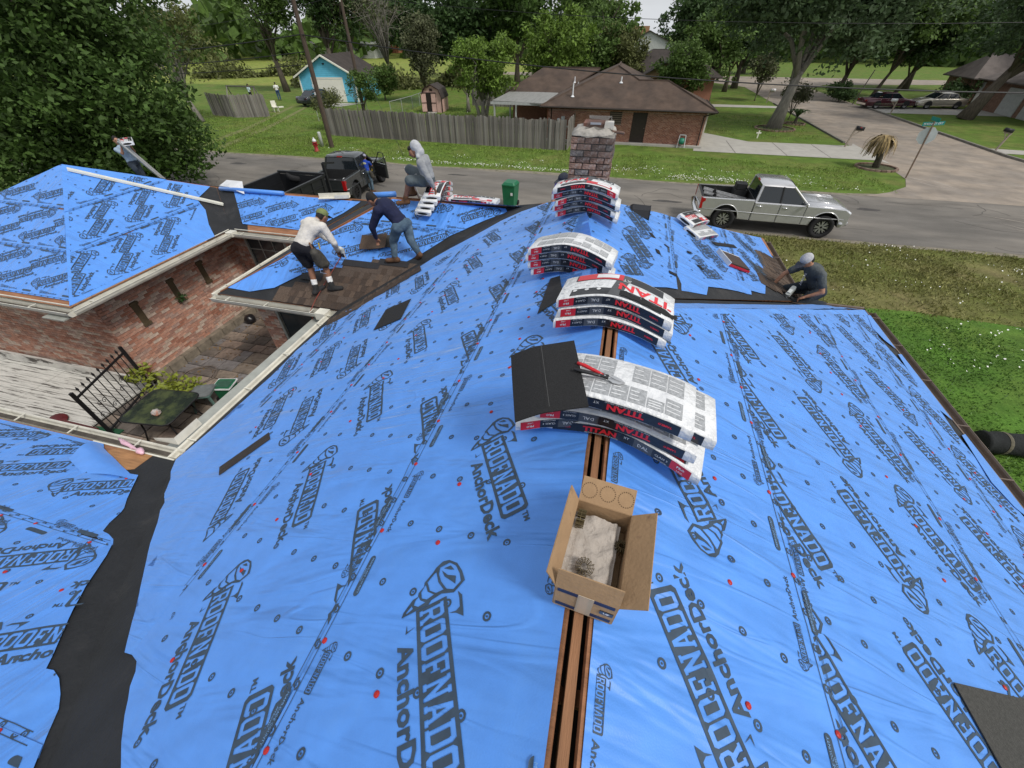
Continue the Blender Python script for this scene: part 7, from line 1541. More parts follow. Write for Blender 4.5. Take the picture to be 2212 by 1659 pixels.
# rear left wing
zW = EZ2+.05+k2*3.6
roofslab('roof_plane', [[(-10.6, 40.4, EZ2+.06), (-6.0, 40.4, EZ2+.06), (-3.0, 44, zW), (-8.0, 44, zW)], [(-10.6, 47.6, EZ2), (-10.6, 40.4, EZ2+.06), (-8.0, 44, zW)], [(-4, 47.6, EZ2), (-10.6, 47.6, EZ2), (-8, 44, zW), (-3, 44, zW)]], M_roofbr, nb)
for a, c in (((-6.2, 33.5, EZ2+.02), (-1.3, 38.3, zA+.02)), ((5.6, 33.5, EZ2+.02), (2.35, 36.65, EZ2+k2*3.15+.02)), ((.35, 36.65, EZ2+k2*3.15+.02), (2.35, 36.65, EZ2+k2*3.15+.02)), ((-1.3, 38.3, zA+.02), (-1.3, 43, zA+.02)), ((-8, 44, zW+.02), (-3, 44, zW+.02)), ((-1.3, 38.3, zA+.02), (.35, 36.65, EZ2+k2*3.15+.02))):
    b = MB(); b.tube([a, c], .07, 4); b.build('ridge_cap', M_roofbr, nb)
wl_, Xn = brick_wall(nb, (5.15, 34.3, 0), (-1, 0, 0), 10.9, .12, 2.12, 'front_wall', M_brick2, [(3.85, 4.85, .12, 2.02), (5.6, 6.45, 1.15, 2.02)], 300, soldier=True)
b = MB(); b.box((.8, 34.36, 1.07), (1.0, .06, 1.9)); dn = b.build('door', M_brown, nb); MB().tube([(1.2, 34.3, 1.0), (1.2, 34.26, 1.0)], .03, 8).build('handle', M_brn, dn)
b = MB(); b.box((-.875, 34.4, 1.585), (.85, .06, .87)); lv = b.build('louvre_vent', M_brown, nb)
for i in range(7): MB().box((-.875, 34.33, 1.2+i*.125), (.82, .03, .07)).build('louvre', M_brn, lv)
MB().box((-.3, 34.1, .06), (11.2, .5, .12)).build('slab_edge', M_drive, nb)
brick_wall(nb, (5.15, 34.3, 0), (0, 1, 0), 5.0, .12, 2.12, 'side_wall', M_brick2, (), 0); b = MB(); b.box((-5.75, 40, 1.06), (.12, 11.4, 2.1)); b.box((-8, 42.2, 1.06), (4.6, .12, 2.1)); b.build('rear_wall', M_brick2, nb)
for a, c in (((-6.25, 33.46, EZ2-.03), (5.65, 33.46, EZ2-.03)), ((5.66, 33.5, EZ2-.03), (5.66, 39.8, EZ2-.03))): b = MB(); b.tube([a, c], .07, 5); b.build('gutter', M_brown, nb)
b = MB(); b.tube([(5.5, 33.5, EZ2-.1), (5.0, 34.2, EZ2-.35), (5.0, 34.2, .1)], .045, 5); b.build('downpipe', M_brown, nb); b = MB(); b.tube([(-5.5, 34.2, EZ2-.1), (-5.5, 34.2, .1)], .045, 5); b.build('downpipe', M_brown, nb)
for (x, y, h_) in ((-4.1, 34.6, .75), (-.9, 36.3, .35), (-3.0, 41.8, .3), (-4.9, 42.0, .4), (-4.5, 41.2, .45), (-3.9, 41.0, .5)):
    zz_ = EZ2 + k2*min(y-33.5, x+6.2) if y < 40 else EZ2 + k2*(y-40.4); b = MB(); b.lathe([(.14, 0), (.05, .1), (.045, h_), (.05, h_+.02)], 8, Matrix.Translation((x, y, zz_))); b.build('roof_vent', M_wrap, nb)
b = MB(); b.box((-4.62, 34.22, 1.35), (.25, .1, .4)); b.build('meter_box', mat('meter_grey', (.5, .52, .53), .5), nb); b = MB(); b.smooth = True; b.ell((-4.95, 34.2, 1.32), (.12, .09, .12), 10, 8); b.build('electric_meter', mat('meter_grey'), nb)
# patio cover
pc = thing('patio_cover', 'grey flat patio cover on posts beside the brown-roofed house', 'patio cover', (-8, 38, 0))
b = MB(); b.add([(-2.6, -1.6, 2.1), (2.1, -2.4, 2.1), (2.0, 2.4, 2.32), (-2.2, 2.9, 2.32), (-2.6, -1.6, 2.02), (2.1, -2.4, 2.02), (2.0, 2.4, 2.24), (-2.2, 2.9, 2.24)], [(0, 1, 2, 3), (7, 6, 5, 4), (0, 4, 5, 1), (1, 5, 6, 2), (2, 6, 7, 3), (3, 7, 4, 0)]); b.build('sheet_roof', mat('grey_sheet', (.25, .25, .235), .7, .2, 1.5, stretch=(4, .5, 1), col2=(.17, .17, .16), c2scale=1.5), pc)
for x, y in ((-2.45, -1.5), (-.6, -1.9), (-2.2, 2.6)): MB().box((x, y, 1.02), (.12, .12, 2.02)).build('post', mat('white_grey_post', (.4, .41, .4), .7), pc)
MB().box((-.3, -2.1, 2.0), (4.6, .06, .16)).build('beam', mat('white_grey_post'), pc)
rc = thing('rocking_chair', 'brown wooden chair under the patio cover', 'chair', (-6.6, 39.2, 0)); MB().box((0, 0, .42), (.5, .5, .05)).build('seat', M_wood, rc)
for i in range(5): MB().box((-.2+i*.1, .24, .85), (.06, .03, .8)).build('back_slat', M_wood, rc)
for sx in (-1, 1):
    for sy in (-1, 1): MB().box((sx*.22, sy*.22, .2), (.05, .05, .4)).build('leg', M_wood, rc)
hr = thing('hose_reel', 'white frame hose reel with green hose against the brick house', 'hose reel', (3.9, 33.9, .02))
for sx in (-1, 1): MB().tube([(sx*.25, -.15, 0), (sx*.2, 0, .75)], .025, 5).build('frame_side', M_wrap, hr)
MB().tube([(-.2, 0, .75), (.2, 0, .75)], .025, 5).build('handle', M_wrap, hr); b = MB(); b.smooth = True; b.lathe([(.12, -.17), (.2, -.12), (.2, .12), (.12, .17)], 14, Matrix.Translation((0, -.02, .38)) @ Matrix.Rotation(R(90), 4, 'Y')); b.build('hose', mat('green_hose', (.02, .2, .13), .5), hr)
# other roofs behind
n2 = thing('far_house', 'dark-roofed house behind the brown-roofed one', 'house', (0, 0, 0))
z3 = 2.5
roofslab('roof_plane', [[(-2, 56, z3), (9, 56, z3), (5.5, 60, z3+2.1), (1.5, 60, z3+2.1)], [(9, 56, z3), (9, 66, z3), (5.5, 62, z3+2.1), (5.5, 60, z3+2.1)], [(-2, 66, z3), (-2, 56, z3), (1.5, 60, z3+2.1), (1.5, 62, z3+2.1)], [(9, 66, z3), (-2, 66, z3), (1.5, 62, z3+2.1), (5.5, 62, z3+2.1)]], M_roofdk, n2); b = MB(); b.box((3.5, 61, 1.25), (9.6, 9, 2.5)); b.build('wall', M_brick2, n2)
roofslab('gable_plane', [[(.3, 53.5, z3), (3.2, 53.5, z3+1.5), (3.2, 59, z3+1.5), (.3, 59, z3)], [(3.2, 53.5, z3+1.5), (6.1, 53.5, z3), (6.1, 59, z3), (3.2, 59, z3+1.5)]], M_roofdk, n2); face3('gable_wall', [(.5, 53.8, z3), (5.9, 53.8, z3), (3.2, 53.8, z3+1.4)], mat('tan_siding', (.3, .2, .12), .8), n2)
n3 = thing('far_house', 'pale gabled house with tan chimney far behind the brown roof', 'house', (0, 0, 0))
roofslab('gable_plane', [[(-3, 74, 4.4), (1, 74, 6.2), (1, 82, 6.2), (-3, 82, 4.4)], [(1, 74, 6.2), (6, 74, 4.2), (6, 82, 4.2), (1, 82, 6.2)]], M_roofdk, n3); face3('gable_wall', [(-2.8, 74.2, 0), (5.8, 74.2, 0), (5.8, 74.2, 4.2), (1, 74.2, 6.1), (-2.8, 74.2, 4.4)], mat('pale_siding', (.5, .52, .5), .8), n3); MB().box((-.2, 77, 5.9), (2.2, 1, 1.5)).build('chimney', mat('tan_brick', (.38, .22, .12), .9), n3)
# blue garage
bgc = thing('blue_garage', 'bright blue clapboard garage with white door at the field edge', 'garage', (-33.6, 49.2, 0), R(11)); M_bl = mat('blue_siding', (.12, .47, .66), .7, .08, 3); M_wp = mat('white_paint')
gw, gl, ge, gp = 3.15, 8.5, 2.5, 4.15
b = MB(); b.box((0, gl/2, ge/2), (gw*2, gl, ge)); b.add([(-gw, 0, ge), (gw, 0, ge), (0, 0, gp-.05), (-gw, gl, ge), (gw, gl, ge), (0, gl, gp-.05)], [(0, 1, 2), (3, 5, 4)]); b.build('wall', M_bl, bgc)
z = .15
while z < gp-.1:
    hw = gw if z < ge else gw*(gp-z)/(gp-ge)*.98
    segs = [(-hw, -1.75), (1.75, hw)] if z < 2.1 else [(-hw, hw)]
    for a, c in segs:
        if c-a > .1: MB().box(((a+c)/2, -.018, z), (c-a, .02, .15), taper=1).build('clapboard', M_bl, bgc)
    z += .17
z = .15
while z < ge: MB().box((gw+.018, gl/2, z), (.02, gl, .15)).build('clapboard', M_bl, bgc); z += .17
for sx in (-1, 1):
    b = MB(); b.add([(sx*(gw+.45), -.35, ge-.2), (0, -.35, gp+.08), (0, gl+.3, gp+.08), (sx*(gw+.45), gl+.3, ge-.2), (sx*(gw+.45), -.35, ge-.28), (0, -.35, gp), (0, gl+.3, gp), (sx*(gw+.45), gl+.3, ge-.28)], [(0, 1, 2, 3), (7, 6, 5, 4), (0, 4, 5, 1), (2, 6, 7, 3), (3, 7, 4, 0)]); b.build('roof_plane', M_roofdk, bgc)
    b = MB(); b.tube([(sx*(gw+.46), -.37, ge-.24), (0, -.37, gp+.03)], .1, 4); b.build('barge_board', M_wp, bgc); MB().box((sx*gw, -.03, ge/2-.05), (.14, .1, ge-.1)).build('corner_board', M_wp, bgc)
gd = MB().box((0, -.03, 1.05), (3.3, .06, 2.1)).build('garage_door', M_wp, bgc)
for i in range(4): MB().box((0, -.065, .27+i*.52), (3.25, .012, .47)).build('door_panel', M_wp, gd)
for x in (-1.72, 1.72): MB().box((x, -.04, 1.07), (.14, .09, 2.2)).build('door_frame', M_wp, bgc)
MB().box((0, -.04, 2.2), (3.6, .09, .14)).build('door_frame', M_wp, bgc); MB().box((.0, -.04, 3.45), (.25, .06, .14)).build('vent', M_iron, bgc); vf = T2('', .1) if False else None
struct(sheet('apron', [(-36.5, 47.2), (-30.6, 46.0), (-29.8, 48.6), (-36.2, 49.0)], .014, M_drive))
# pink shed
sd_ = thing('pink_shed', 'small pink barn-roofed shed with its left door open', 'shed', (-19.4, 45.9, 0), R(6)); M_pk = mat('pink_siding', (.55, .36, .31), .75, .1, 3); M_sb = mat('shed_trim', (.045, .022, .02), .7)
prof = [(-1.0, 0), (1.0, 0), (1.0, 1.25), (.72, 1.85), (0, 2.2), (-.72, 1.85), (-1.0, 1.25)]
b = MB(); b.prism(prof, -1.2, 1.2, Matrix.Rotation(R(90), 4, 'X')); b.build('wall', M_pk, sd_)
for (a, c) in (((-1.06, 1.2), (-.76, 1.9)), ((-.76, 1.9), (0, 2.28)), ((0, 2.28), (.76, 1.9)), ((.76, 1.9), (1.06, 1.2))):
    b = MB(); b.add([(a[0], -1.35, a[1]), (c[0], -1.35, c[1]), (c[0], 1.35, c[1]), (a[0], 1.35, a[1]), (a[0], -1.35, a[1]-.05), (c[0], -1.35, c[1]-.05), (c[0], 1.35, c[1]-.05), (a[0], 1.35, a[1]-.05)], [(0, 1, 2, 3), (7, 6, 5, 4), (0, 4, 5, 1), (2, 6, 7, 3)]); b.build('roof_plane', M_roofdk, sd_)
    b = MB(); b.tube([(a[0], -1.37, a[1]), (c[0], -1.37, c[1])], .05, 4); b.build('trim', M_sb, sd_)
for x in (-1, 1): MB().box((x, -1.21, .62), (.1, .04, 1.24)).build('trim', M_sb, sd_)
MB().box((-.05, -1.215, .82), (1.0, .03, 1.64)).build('dark_doorway', M_dark, sd_)  # near-black panel on the closed wall, painted as the unlit opening
d1 = MB().box((.2, -1.26, .82), (.44, .04, 1.6)).build('door', M_pk, sd_); d2 = MB().box((-.25, -.0, .82), (.46, .04, 1.6)).build('door', M_pk, sd_, M=Matrix.Translation((-.55, -1.24, 0)) @ Matrix.Rotation(R(20), 4, 'Z'))
for d_, x in ((d1, .2), (d2, -.25)):
    for zz_ in (.05, .8, 1.6): MB().box((x, -1.29 if d_ is d1 else -.03, zz_), (.46, .02, .07)).build('trim', M_sb, d_)
MB().box((0, -1.22, 1.85), (.3, .03, .2)).build('vent', M_sb, sd_); MB().box((0, -1.6, .03), (.9, .6, .06)).build('step', M_drive, sd_)
# far right house
fh = thing('right_house', 'shaded brick house with two garage doors at the right edge', 'house', (36, 56, 0))
roofslab('roof_plane', [[(-1.2, -9, 2.5), (-1.2, 6, 2.5), (6, 2, 5.6), (6, -5, 5.6)], [(-1.2, 6, 2.5), (14, 6, 2.5), (8, 2, 5.6), (6, 2, 5.6)], [(14, -9, 2.5), (-1.2, -9, 2.5), (6, -5, 5.6), (8, -5, 5.6)]], mat('grey_roof', (.14, .12, .11), .95, .25, 1.5, .4), fh)
b = MB(); b.box((6.5, -1.5, 1.25), (14, 14, 2.5)); b.build('wall', mat('shade_brick', (.2, .12, .085), .9, .3, 4, .4), fh)
for y in (-2.8, .4): 
    d_ = MB().box((-.53, y, 1.05), (.06, 2.5, 2.1)).build('garage_door', mat('door_grey', (.42, .43, .41), .7), fh)
    for i in range(4): MB().box((-.57, y, .27+i*.52), (.02, 2.45, .46)).build('door_panel', mat('door_grey'), d_)
fh2 = thing('right_house', 'part of a brick house with pale shutters behind the gold sedan', 'house', (38, 66, 0)); b = MB(); b.box((2, 0, 1.2), (9, 5, 2.4)); b.build('wall', mat('shade_brick'), fh2); roofslab('roof_plane', [[(-3, -3, 2.4), (7, -3, 2.4), (5, 0, 4.4), (-1, 0, 4.4)], [(-3, 3, 2.4), (-3, -3, 2.4), (-1, 0, 4.4)]], mat('grey_roof'), fh2)
for x in (-1.2, .2): MB().box((x, -2.54, 1.1), (1.0, .05, 2.0)).build('pale_door', mat('door_grey'), fh2)
# distant red brick block
db = thing('brick_block', 'tall red brick building far away between the trees at upper left', 'building', (-92, 175, 0)); b = MB(); b.box((0, 0, 8), (14, 10, 16)); b.build('wall', mat('red_block', (.3, .12, .07), .9), db); b = MB(); b.add([(-7.5, -5.5, 16), (7.5, -5.5, 16), (0, 0, 21), (7.5, 5.5, 16), (-7.5, 5.5, 16)], [(0, 1, 2), (1, 3, 2), (3, 4, 2), (4, 0, 2)]); b.build('roof', M_roofdk, db)
for i in range(4):
    for j in range(4): MB().box((-4.5+i*3, -5.03, 3+j*3.6), (1.3, .06, 2)).build('window', mat('pale_window', (.6, .6, .6), .4), db)
cs = thing('long_shed', 'long pale low building far across the field', 'building', (-95, 140, 0)); MB().box((0, 0, 1.6), (40, 8, 3.2)).build('wall', mat('pale_siding'), cs); MB().box((0, 0, 3.4), (41, 9, .4)).build('roof', mat('pale_roof', (.6, .6, .6), .6), cs)
# swing frame, white chair
sf = thing('swing_frame', 'old grey timber swing frame behind the leaning fence', 'swing frame', (-38.5, 41.5, 0)); MB().tube([(-1.7, 0, 2.0), (1.7, 0, 2.0)], .06, 5).build('beam', M_brd, sf)
for sx in (-1, 1):
    for sy in (-1, 1): MB().tube([(sx*1.6, 0, 2.0), (sx*1.75, sy*.8, 0)], .05, 5).build('leg', M_brd, sf)
MB().box((-.3, 0, .55), (1.8, .5, .06)).build('swing_seat', M_wood, sf)
for lb, x, y in (('white plastic chair right of the leaning fence', -34.9, 41.2), ('white plastic bucket lying on the grass near the overalled man', -36.7, 43.4)):
    t = thing('garden_chair', lb, 'chair' if 'chair' in lb else 'bucket', (x, y, 0), 1.0)
    if 'chair' in lb:
        MB().box((0, 0, .42), (.45, .45, .04)).build('seat', M_wp, t); MB().box((0, .22, .68), (.45, .04, .5)).build('backrest', M_wp, t)
        for sx in (-1, 1):
            for sy in (-1, 1): MB().tube([(sx*.19, sy*.19, .42), (sx*.22, sy*.22, 0)], .025, 5).build('leg', M_wp, t)
    else: t.name = 'white_bucket'; b = MB(); b.smooth = True; b.lathe([(.16, 0), (.2, .45), (.21, .46)], 12); b.build('tub', M_wp, t); MB().box((.6, .2, .05), (.5, .3, .1)).build('lid', M_wp, t)
wc = thing('white_cross', 'small white cross ornament on the lawn by the driveway', 'ornament', (9.9, 38.8, 0)); MB().box((0, 0, .25), (.08, .06, .5)).build('upright', M_wp, wc); MB().box((0, 0, .35), (.34, .062, .08)).build('crossbar', M_wp, wc)
# felt roll on the lawn at the right
fr2 = thing('felt_roll', 'black roll of felt strapped with tan bands lying on the lawn at the right', 'roll', M=Matrix.Translation((8.35, 7.1, .22)) @ Matrix.Rotation(R(5), 4, 'Z') @ Matrix.Rotation(R(90), 4, 'Y'))
b = MB(); b.smooth = True; b.lathe([(.05, -.65), (.2, -.66), (.215, -.6), (.19, -.5), (.22, -.42), (.21, -.1), (.225, .1), (.215, .55), (.2, .62), (.05, .62)], 20); b.build('felt', mat('black_felt', (.012, .014, .014), .9, .3, 6, .6, 20), fr2)
for z_ in (-.3, .15): b = MB(); b.lathe([(.224, z_-.03), (.228, z_), (.224, z_+.03)], 20, caps=False); b.build('strap', mat('tan_strap', (.1, .09, .06), .8), fr2)
# wires
wire('thick black cable from the nearer pole across to the right over the brown roof', (-20.1, 28.0, 6.0), (42, 28.8, 5.0), 1.5, .03); wire('black cable from the left edge to the nearer pole', (-75, 27.0, 6.6), (-20.2, 28.0, 6.0), 1.6, .03)
wire('second cable left of the nearer pole', (-75, 27.2, 6.0), (-20.2, 28.0, 5.2), 1.5, .025); wire('lower service wire left of the nearer pole', (-75, 30, 5.4), (-20.2, 28.0, 4.6), 1.3, .02)
wire('high pale line crossing the trees on the right', (-25.2, 41.6, 8.4), (60, 33, 8.6), 2.0, .016); wire('high pale line on the left of the poles', (-80, 50, 7.0), (-25.2, 41.6, 8.4), 1.6, .016); wire('guy wire from the farther pole down to the grass', (-25.2, 41.5, 6.0), (-13.9, 26.6, .1), .1, .012)
wire('drop line from the nearer pole to the blue garage', (-20.1, 28.1, 5.6), (-34, 49, 4.0), .5, .015)
# ================================================================== TREES AND PLANTS
def leafmat(key, col, tr=.3, var=.35): return mat(key, col, .65, var, 1.1, spec=.3, trans=tr, cols=[tuple(c*k for c in col) for k in (.7, .9, 1.05, 1.3)])
LF = {'dark': leafmat('leaf_dark', (.062, .112, .024)), 'deep': leafmat('leaf_deep', (.05, .093, .028)), 'mid': leafmat('leaf_mid', (.09, .15, .034)), 'lime': leafmat('leaf_lime', (.135, .215, .035)), 'olive': leafmat('leaf_olive', (.12, .135, .045)), 'bluegreen': leafmat('leaf_bluegreen', (.072, .115, .05)), 'grey': leafmat('leaf_grey', (.1, .11, .055))}  # bluegreen and deep are lightened, the colour carries some distance haze
M_bark = mat('bark', (.11, .09, .07), .95, .35, 3, .8, 14, stretch=(3, 3, .7)); M_barkg = mat('bark_grey', (.2, .185, .16), .95, .3, 3, .7, 14, stretch=(3, 3, .7))
def quads_mesh(name, C, A, B, m):
    """C centres (n,3), A and B half axes -> rhombus leaves"""
    n = len(C); V = np.empty((n, 4, 3), np.float32); V[:, 0] = C-A; V[:, 1] = C+B; V[:, 2] = C+A; V[:, 3] = C-B
    me = bpy.data.meshes.new(name); me.vertices.add(n*4); me.vertices.foreach_set('co', V.ravel()); me.loops.add(n*4); me.loops.foreach_set('vertex_index', np.arange(n*4, dtype=np.int32))
    me.polygons.add(n); me.polygons.foreach_set('loop_start', np.arange(0, n*4, 4, dtype=np.int32)); me.update(calc_edges=True); me.materials.append(m); return me
def crown_mesh(seed, rad, ncl, nlf, ls, m, clr=.9, thr=-.1, droop=.3, shell=.35, lobes=5):
    g = np.random.default_rng(seed); rad = np.array(rad); cs = []
    lob = g.normal(size=(lobes, 3)); lob /= np.linalg.norm(lob, axis=1)[:, None]; lob *= g.uniform(.35, .62, (lobes, 1)); lr = g.uniform(.38, .62, lobes)
    while len(cs) < ncl:
        k = g.integers(lobes+1); d = g.normal(size=3); d /= np.linalg.norm(d); rr = g.uniform()**shell
        p = d*rr*.72 if k == lobes else lob[k] + d*rr*lr[k]
        if noise.noise(Vector(p*2.6) + Vector((seed, 0, 0))) < thr: continue
        if p[2] < -.9: continue
        cs.append(p*rad)
    cs = np.array(cs); idx = np.repeat(np.arange(ncl), nlf); n = len(idx)
    off = g.normal(size=(n, 3)); off /= np.linalg.norm(off, axis=1)[:, None]; off *= (g.uniform(size=(n, 1))**.5)*clr*g.uniform(.6, 1.3, (ncl, 1))[idx]; off[:, 2] *= .62; off[:, 2] -= droop*np.hypot(off[:, 0], off[:, 1])
    C = cs[idx]+off; nr = g.normal(size=(n, 3))*.75; nr[:, 2] += .75; nr /= np.linalg.norm(nr, axis=1)[:, None]
    a = g.normal(size=(n, 3)); a -= nr*(a*nr).sum(1)[:, None]; a /= np.linalg.norm(a, axis=1)[:, None]; b_ = np.cross(nr, a); s_ = ls*g.uniform(.55, 1.35, (n, 1))
    return quads_mesh('crown', C, a*s_, b_*s_*.55, m), cs
def limbs(cs, base, top, r0, n, seed, trunk, m, cen, twig=0):
    q = random.Random(seed); b = MB(); b.smooth = True
    tp = [Vector(p) for p in trunk]; k = len(tp); b.tube(tp, [r0*(1-.5*i/(k-1)) * (1.25 if i == 0 else 1) for i in range(k)], 10)
    st_ = tp[-1]; sel = [cs[q.randrange(len(cs))] for _ in range(n)]
    for s_ in sel:
        e = Vector(s_)*.92 + Vector(cen); s0 = tp[-2].lerp(st_, q.uniform(.2, 1.)); m1 = s0.lerp(e, .4) + Vector((q.gauss(0, .06), q.gauss(0, .06), .12))*(e-s0).length; m2 = s0.lerp(e, .75) + Vector((q.gauss(0, .05), q.gauss(0, .05), .05))*(e-s0).length
        rr = r0*q.uniform(.28, .48); b.tube([s0, m1, m2, e], [rr, rr*.7, rr*.4, rr*.12], 6)
        for _ in range(twig):
            t0 = m1.lerp(e, q.random()); e2 = t0 + Vector((q.gauss(0, 1), q.gauss(0, 1), q.gauss(.4, .7)))*(e-s0).length*.22; b.tube([t0, t0.lerp(e2, .5)+Vector((0, 0, .1)), e2], [rr*.3, rr*.18, rr*.06], 4, False)
    return b
TREE_CACHE = {}
def tree(name, label, x, y, crown, cz, trunkh, kind, seed, ncl=130, nlf=42, ls=.2, r0=.25, lean=(0, 0), nl=7, bark=None, group=None, clr=.9, twig=0, thr=-.1, droop=.3, key=None, rz=0, sc=1., stems=1):
    t = thing(name, label, 'tree', (x, y, 0), rz, group)
    if key and key in TREE_CACHE: cm, bm_, cz0 = TREE_CACHE[key]
    else:
        cm, cs = crown_mesh(seed, crown, ncl, nlf, ls, LF[kind], clr, thr, droop); cen = (lean[0], lean[1], cz)
        tr_ = [(0, 0, -.05), (lean[0]*.3, lean[1]*.3, trunkh*.5), (lean[0]*.65, lean[1]*.65, trunkh)]
        b = limbs(cs, 0, 0, r0, nl, seed, tr_, None, cen, twig)
        for s_ in range(stems-1):
            a = s_*2.4+1; b.tube([(.25*math.cos(a), .25*math.sin(a), -.05), (.5*math.cos(a), .5*math.sin(a), trunkh*.6), (1.0*math.cos(a)+lean[0]*.5, 1.0*math.sin(a), trunkh*1.3)], [r0*.8, r0*.6, r0*.3], 8)
        bm_ = b.mesh('trunk', bark or M_bark); cz0 = cen
        if key: TREE_CACHE[key] = (cm, bm_, cz0)
    link('trunk', bm_, t, scale=(sc, sc, sc)); link('crown', cm, t, (cz0[0]*sc, cz0[1]*sc, cz0[2]*sc), scale=(sc, sc, sc)); return t
# big tree at the left edge
tree('broadleaf_tree', 'big dense green tree filling the upper left corner behind the left wing', -23.9, 15.2, (7.6, 6.2, 5.8), 6.1, 2.6, 'dark', 11, 640, 100, .11, .38, (0, 0), 12, clr=1.05, droop=.55, thr=-.55)
tree('broadleaf_tree', 'lower leafy tree under the big one at the left edge', -22.6, 15.0, (5.6, 4.6, 2.6), 2.4, .8, 'dark', 12, 260, 80, .11, .3, nl=5, clr=.9, droop=.4, thr=-.6)
# mid distance
tree('leafy_tree', 'bright green multi-stemmed tree behind the long grey fence', -12.8, 41.0, (3.4, 3.2, 2.6), 4.1, 1.6, 'lime', 21, 190, 60, .13, .26, nl=8, bark=M_barkg, clr=.7, stems=3, twig=1)
tree('leafy_tree', 'smaller thin tree beside the bright green one near the pink shed', -15.9, 45.9, (2.0, 2.0, 1.6), 3.2, 1.6, 'olive', 22, 60, 45, .13, .2, nl=5, bark=M_barkg, clr=.6)
tree('sparse_tree', 'leaning airy tree with pale trunk left of the leaning fence', -37.6, 34.6, (4.6, 4.2, 3.6), 6.4, 2.4, 'olive', 23, 110, 34, .14, .24, (-1.6, .3), 16, bark=M_barkg, clr=1.1, twig=5, thr=-.05)
tree('sparse_tree', 'thin-leaved tree left of the leaning one near the road', -43, 33, (4.2, 4, 4), 6.2, 2.5, 'olive', 24, 130, 40, .15, .22, (-.5, 0), 12, bark=M_barkg, clr=1.1, twig=4)
tree('tall_tree', 'tall dark-trunked tree behind the overalled man', -45.5, 57, (5, 5, 5.2), 9.2, 5.0, 'mid', 25, 170, 42, .2, .38, (-.8, 0), 14, clr=1.2, twig=4, thr=0)
tree('tall_tree', 'dark thick-trunked tree left of the blue garage', -40.0, 60.5, (5, 5, 5), 9.0, 5.0, 'deep', 26, 170, 44, .2, .45, (0, 0), 12, clr=1.2, twig=3, thr=0)
tree('tall_tree', 'pair tree beside the thick-trunked one near the blue garage', -38.2, 62.5, (4, 4, 5), 9.5, 5.0, 'mid', 27, 110, 40, .2, .3, (.6, 0), 12, clr=1.1, twig=4, thr=.05)
tree('sparse_tree', 'bare-branched grey tree rising behind the blue garage', -33.5, 64, (5, 5, 5.5), 8.5, 3.5, 'grey', 28, 60, 26, .18, .3, (0, 0), 26, bark=M_barkg, clr=1.2, twig=6, thr=.05)
tree('garden_shrub', 'loose shrub in front of the nearer utility pole', -23.6, 34.2, (1.7, 1.6, 1.3), 1.75, .5, 'olive', 29, 70, 40, .075, .07, nl=10, clr=.5, twig=3)
tree('garden_shrub', 'small round tree in front of the farther utility pole', -24.4, 40.4, (1.7, 1.6, 1.4), 2.4, .9, 'mid', 30, 80, 46, .085, .09, nl=7, clr=.5)
tree('garden_shrub', 'leafless sapling near the blue garage corner', -27.6, 44.5, (1.1, 1, 1), 1.4, .5, 'grey', 31, 16, 12, .07, .05, nl=14, clr=.4, twig=3, bark=M_barkg)
tree('garden_shrub', 'leafy bush against the right side of the blue garage', -28.3, 52, (1.8, 1.8, 2.0), 2.3, .8, 'mid', 32, 80, 46, .12, .1, nl=6, clr=.6)
tree('leafy_tree', 'slender olive tree just left of the pink shed', -23.0, 52, (3.0, 2.8, 3.6), 4.6, 1.6, 'grey', 33, 150, 44, .14, .18, nl=10, clr=.8, twig=2)
# background row (dense)
labs = ['dense dark tree right of the poles at the top', 'dark tree behind the pink shed', 'tall dark tree above the bright green one', 'broad mid-green tree left of the sky gap', 'willowy green tree behind the brown roof', 'pale hazy tree bordering the sky gap', 'green tree right behind the brown-roofed ridge', 'dark tree right of the sky gap', 'bushy tree behind the patio cover', 'round tree over the rear wing roof', 'olive tree left of the dark roof behind', 'dense tree far behind the shed']
spots = [(-33, 74, 'deep', 1.25), (-25, 70, 'deep', 1.2), (-17, 72, 'dark', 1.3), (-8.5, 76, 'mid', 1.3), (-4, 64, 'mid', 1.0), (-8, 86, 'olive', 1.05), (4.5, 53, 'mid', .62), (14, 76, 'bluegreen', 1.2), (-8.5, 52.5, 'lime', .72), (-5.0, 58, 'mid', .8), (-1.5, 58.5, 'olive', .6), (-28, 84, 'deep', 1.3)]
for i, ((x, y, kd, s_), lb) in enumerate(zip(spots, labs)):
    tree('background_tree', lb, x, y, (5.2, 5.0, 5.2), 6.6, 2.6, kd, 40+(i % 3), 190, 46, .24, .35, nl=7, clr=1.15, key='bg'+kd, rz=i*1.3, sc=s_, group='trees behind the houses')
# right side: oak and companions
tree('oak_tree', 'big spreading oak with leaning grey trunk left of the side street', 12.1, 43.6, (9.6, 7.8, 4.7), 7.9, 3.8, 'bluegreen', 60, 560, 62, .17, .52, (.6, 0), 10, bark=M_barkg, clr=1.25, droop=.55, thr=-.15)
tree('street_tree', 'large tree with leaning trunk at the far right lawn', 30.6, 53.0, (8.8, 8, 5.2), 8.0, 4.2, 'bluegreen', 61, 400, 56, .19, .55, (2.2, 0), 14, clr=1.3, droop=.5)
tree('street_tree', 'tree overhanging the maroon car from behind', 24.5, 68, (6.5, 6, 5), 7.6, 3.2, 'deep', 62, 240, 50, .22, .35, (.5, 0), 12, clr=1.2, droop=.4)
tree('street_tree', 'leaning slim tree behind the maroon car', 27.5, 66, (5, 5, 4.6), 7.6, 3.4, 'mid', 63, 150, 44, .22, .22, (1.6, 0), 10, clr=1.2)
tree('street_tree', 'second leaning slim tree behind the gold sedan', 30.5, 68, (5, 5, 4.6), 7.6, 3.4, 'deep', 64, 160, 44, .22, .22, (1.8, 0), 10, clr=1.2)
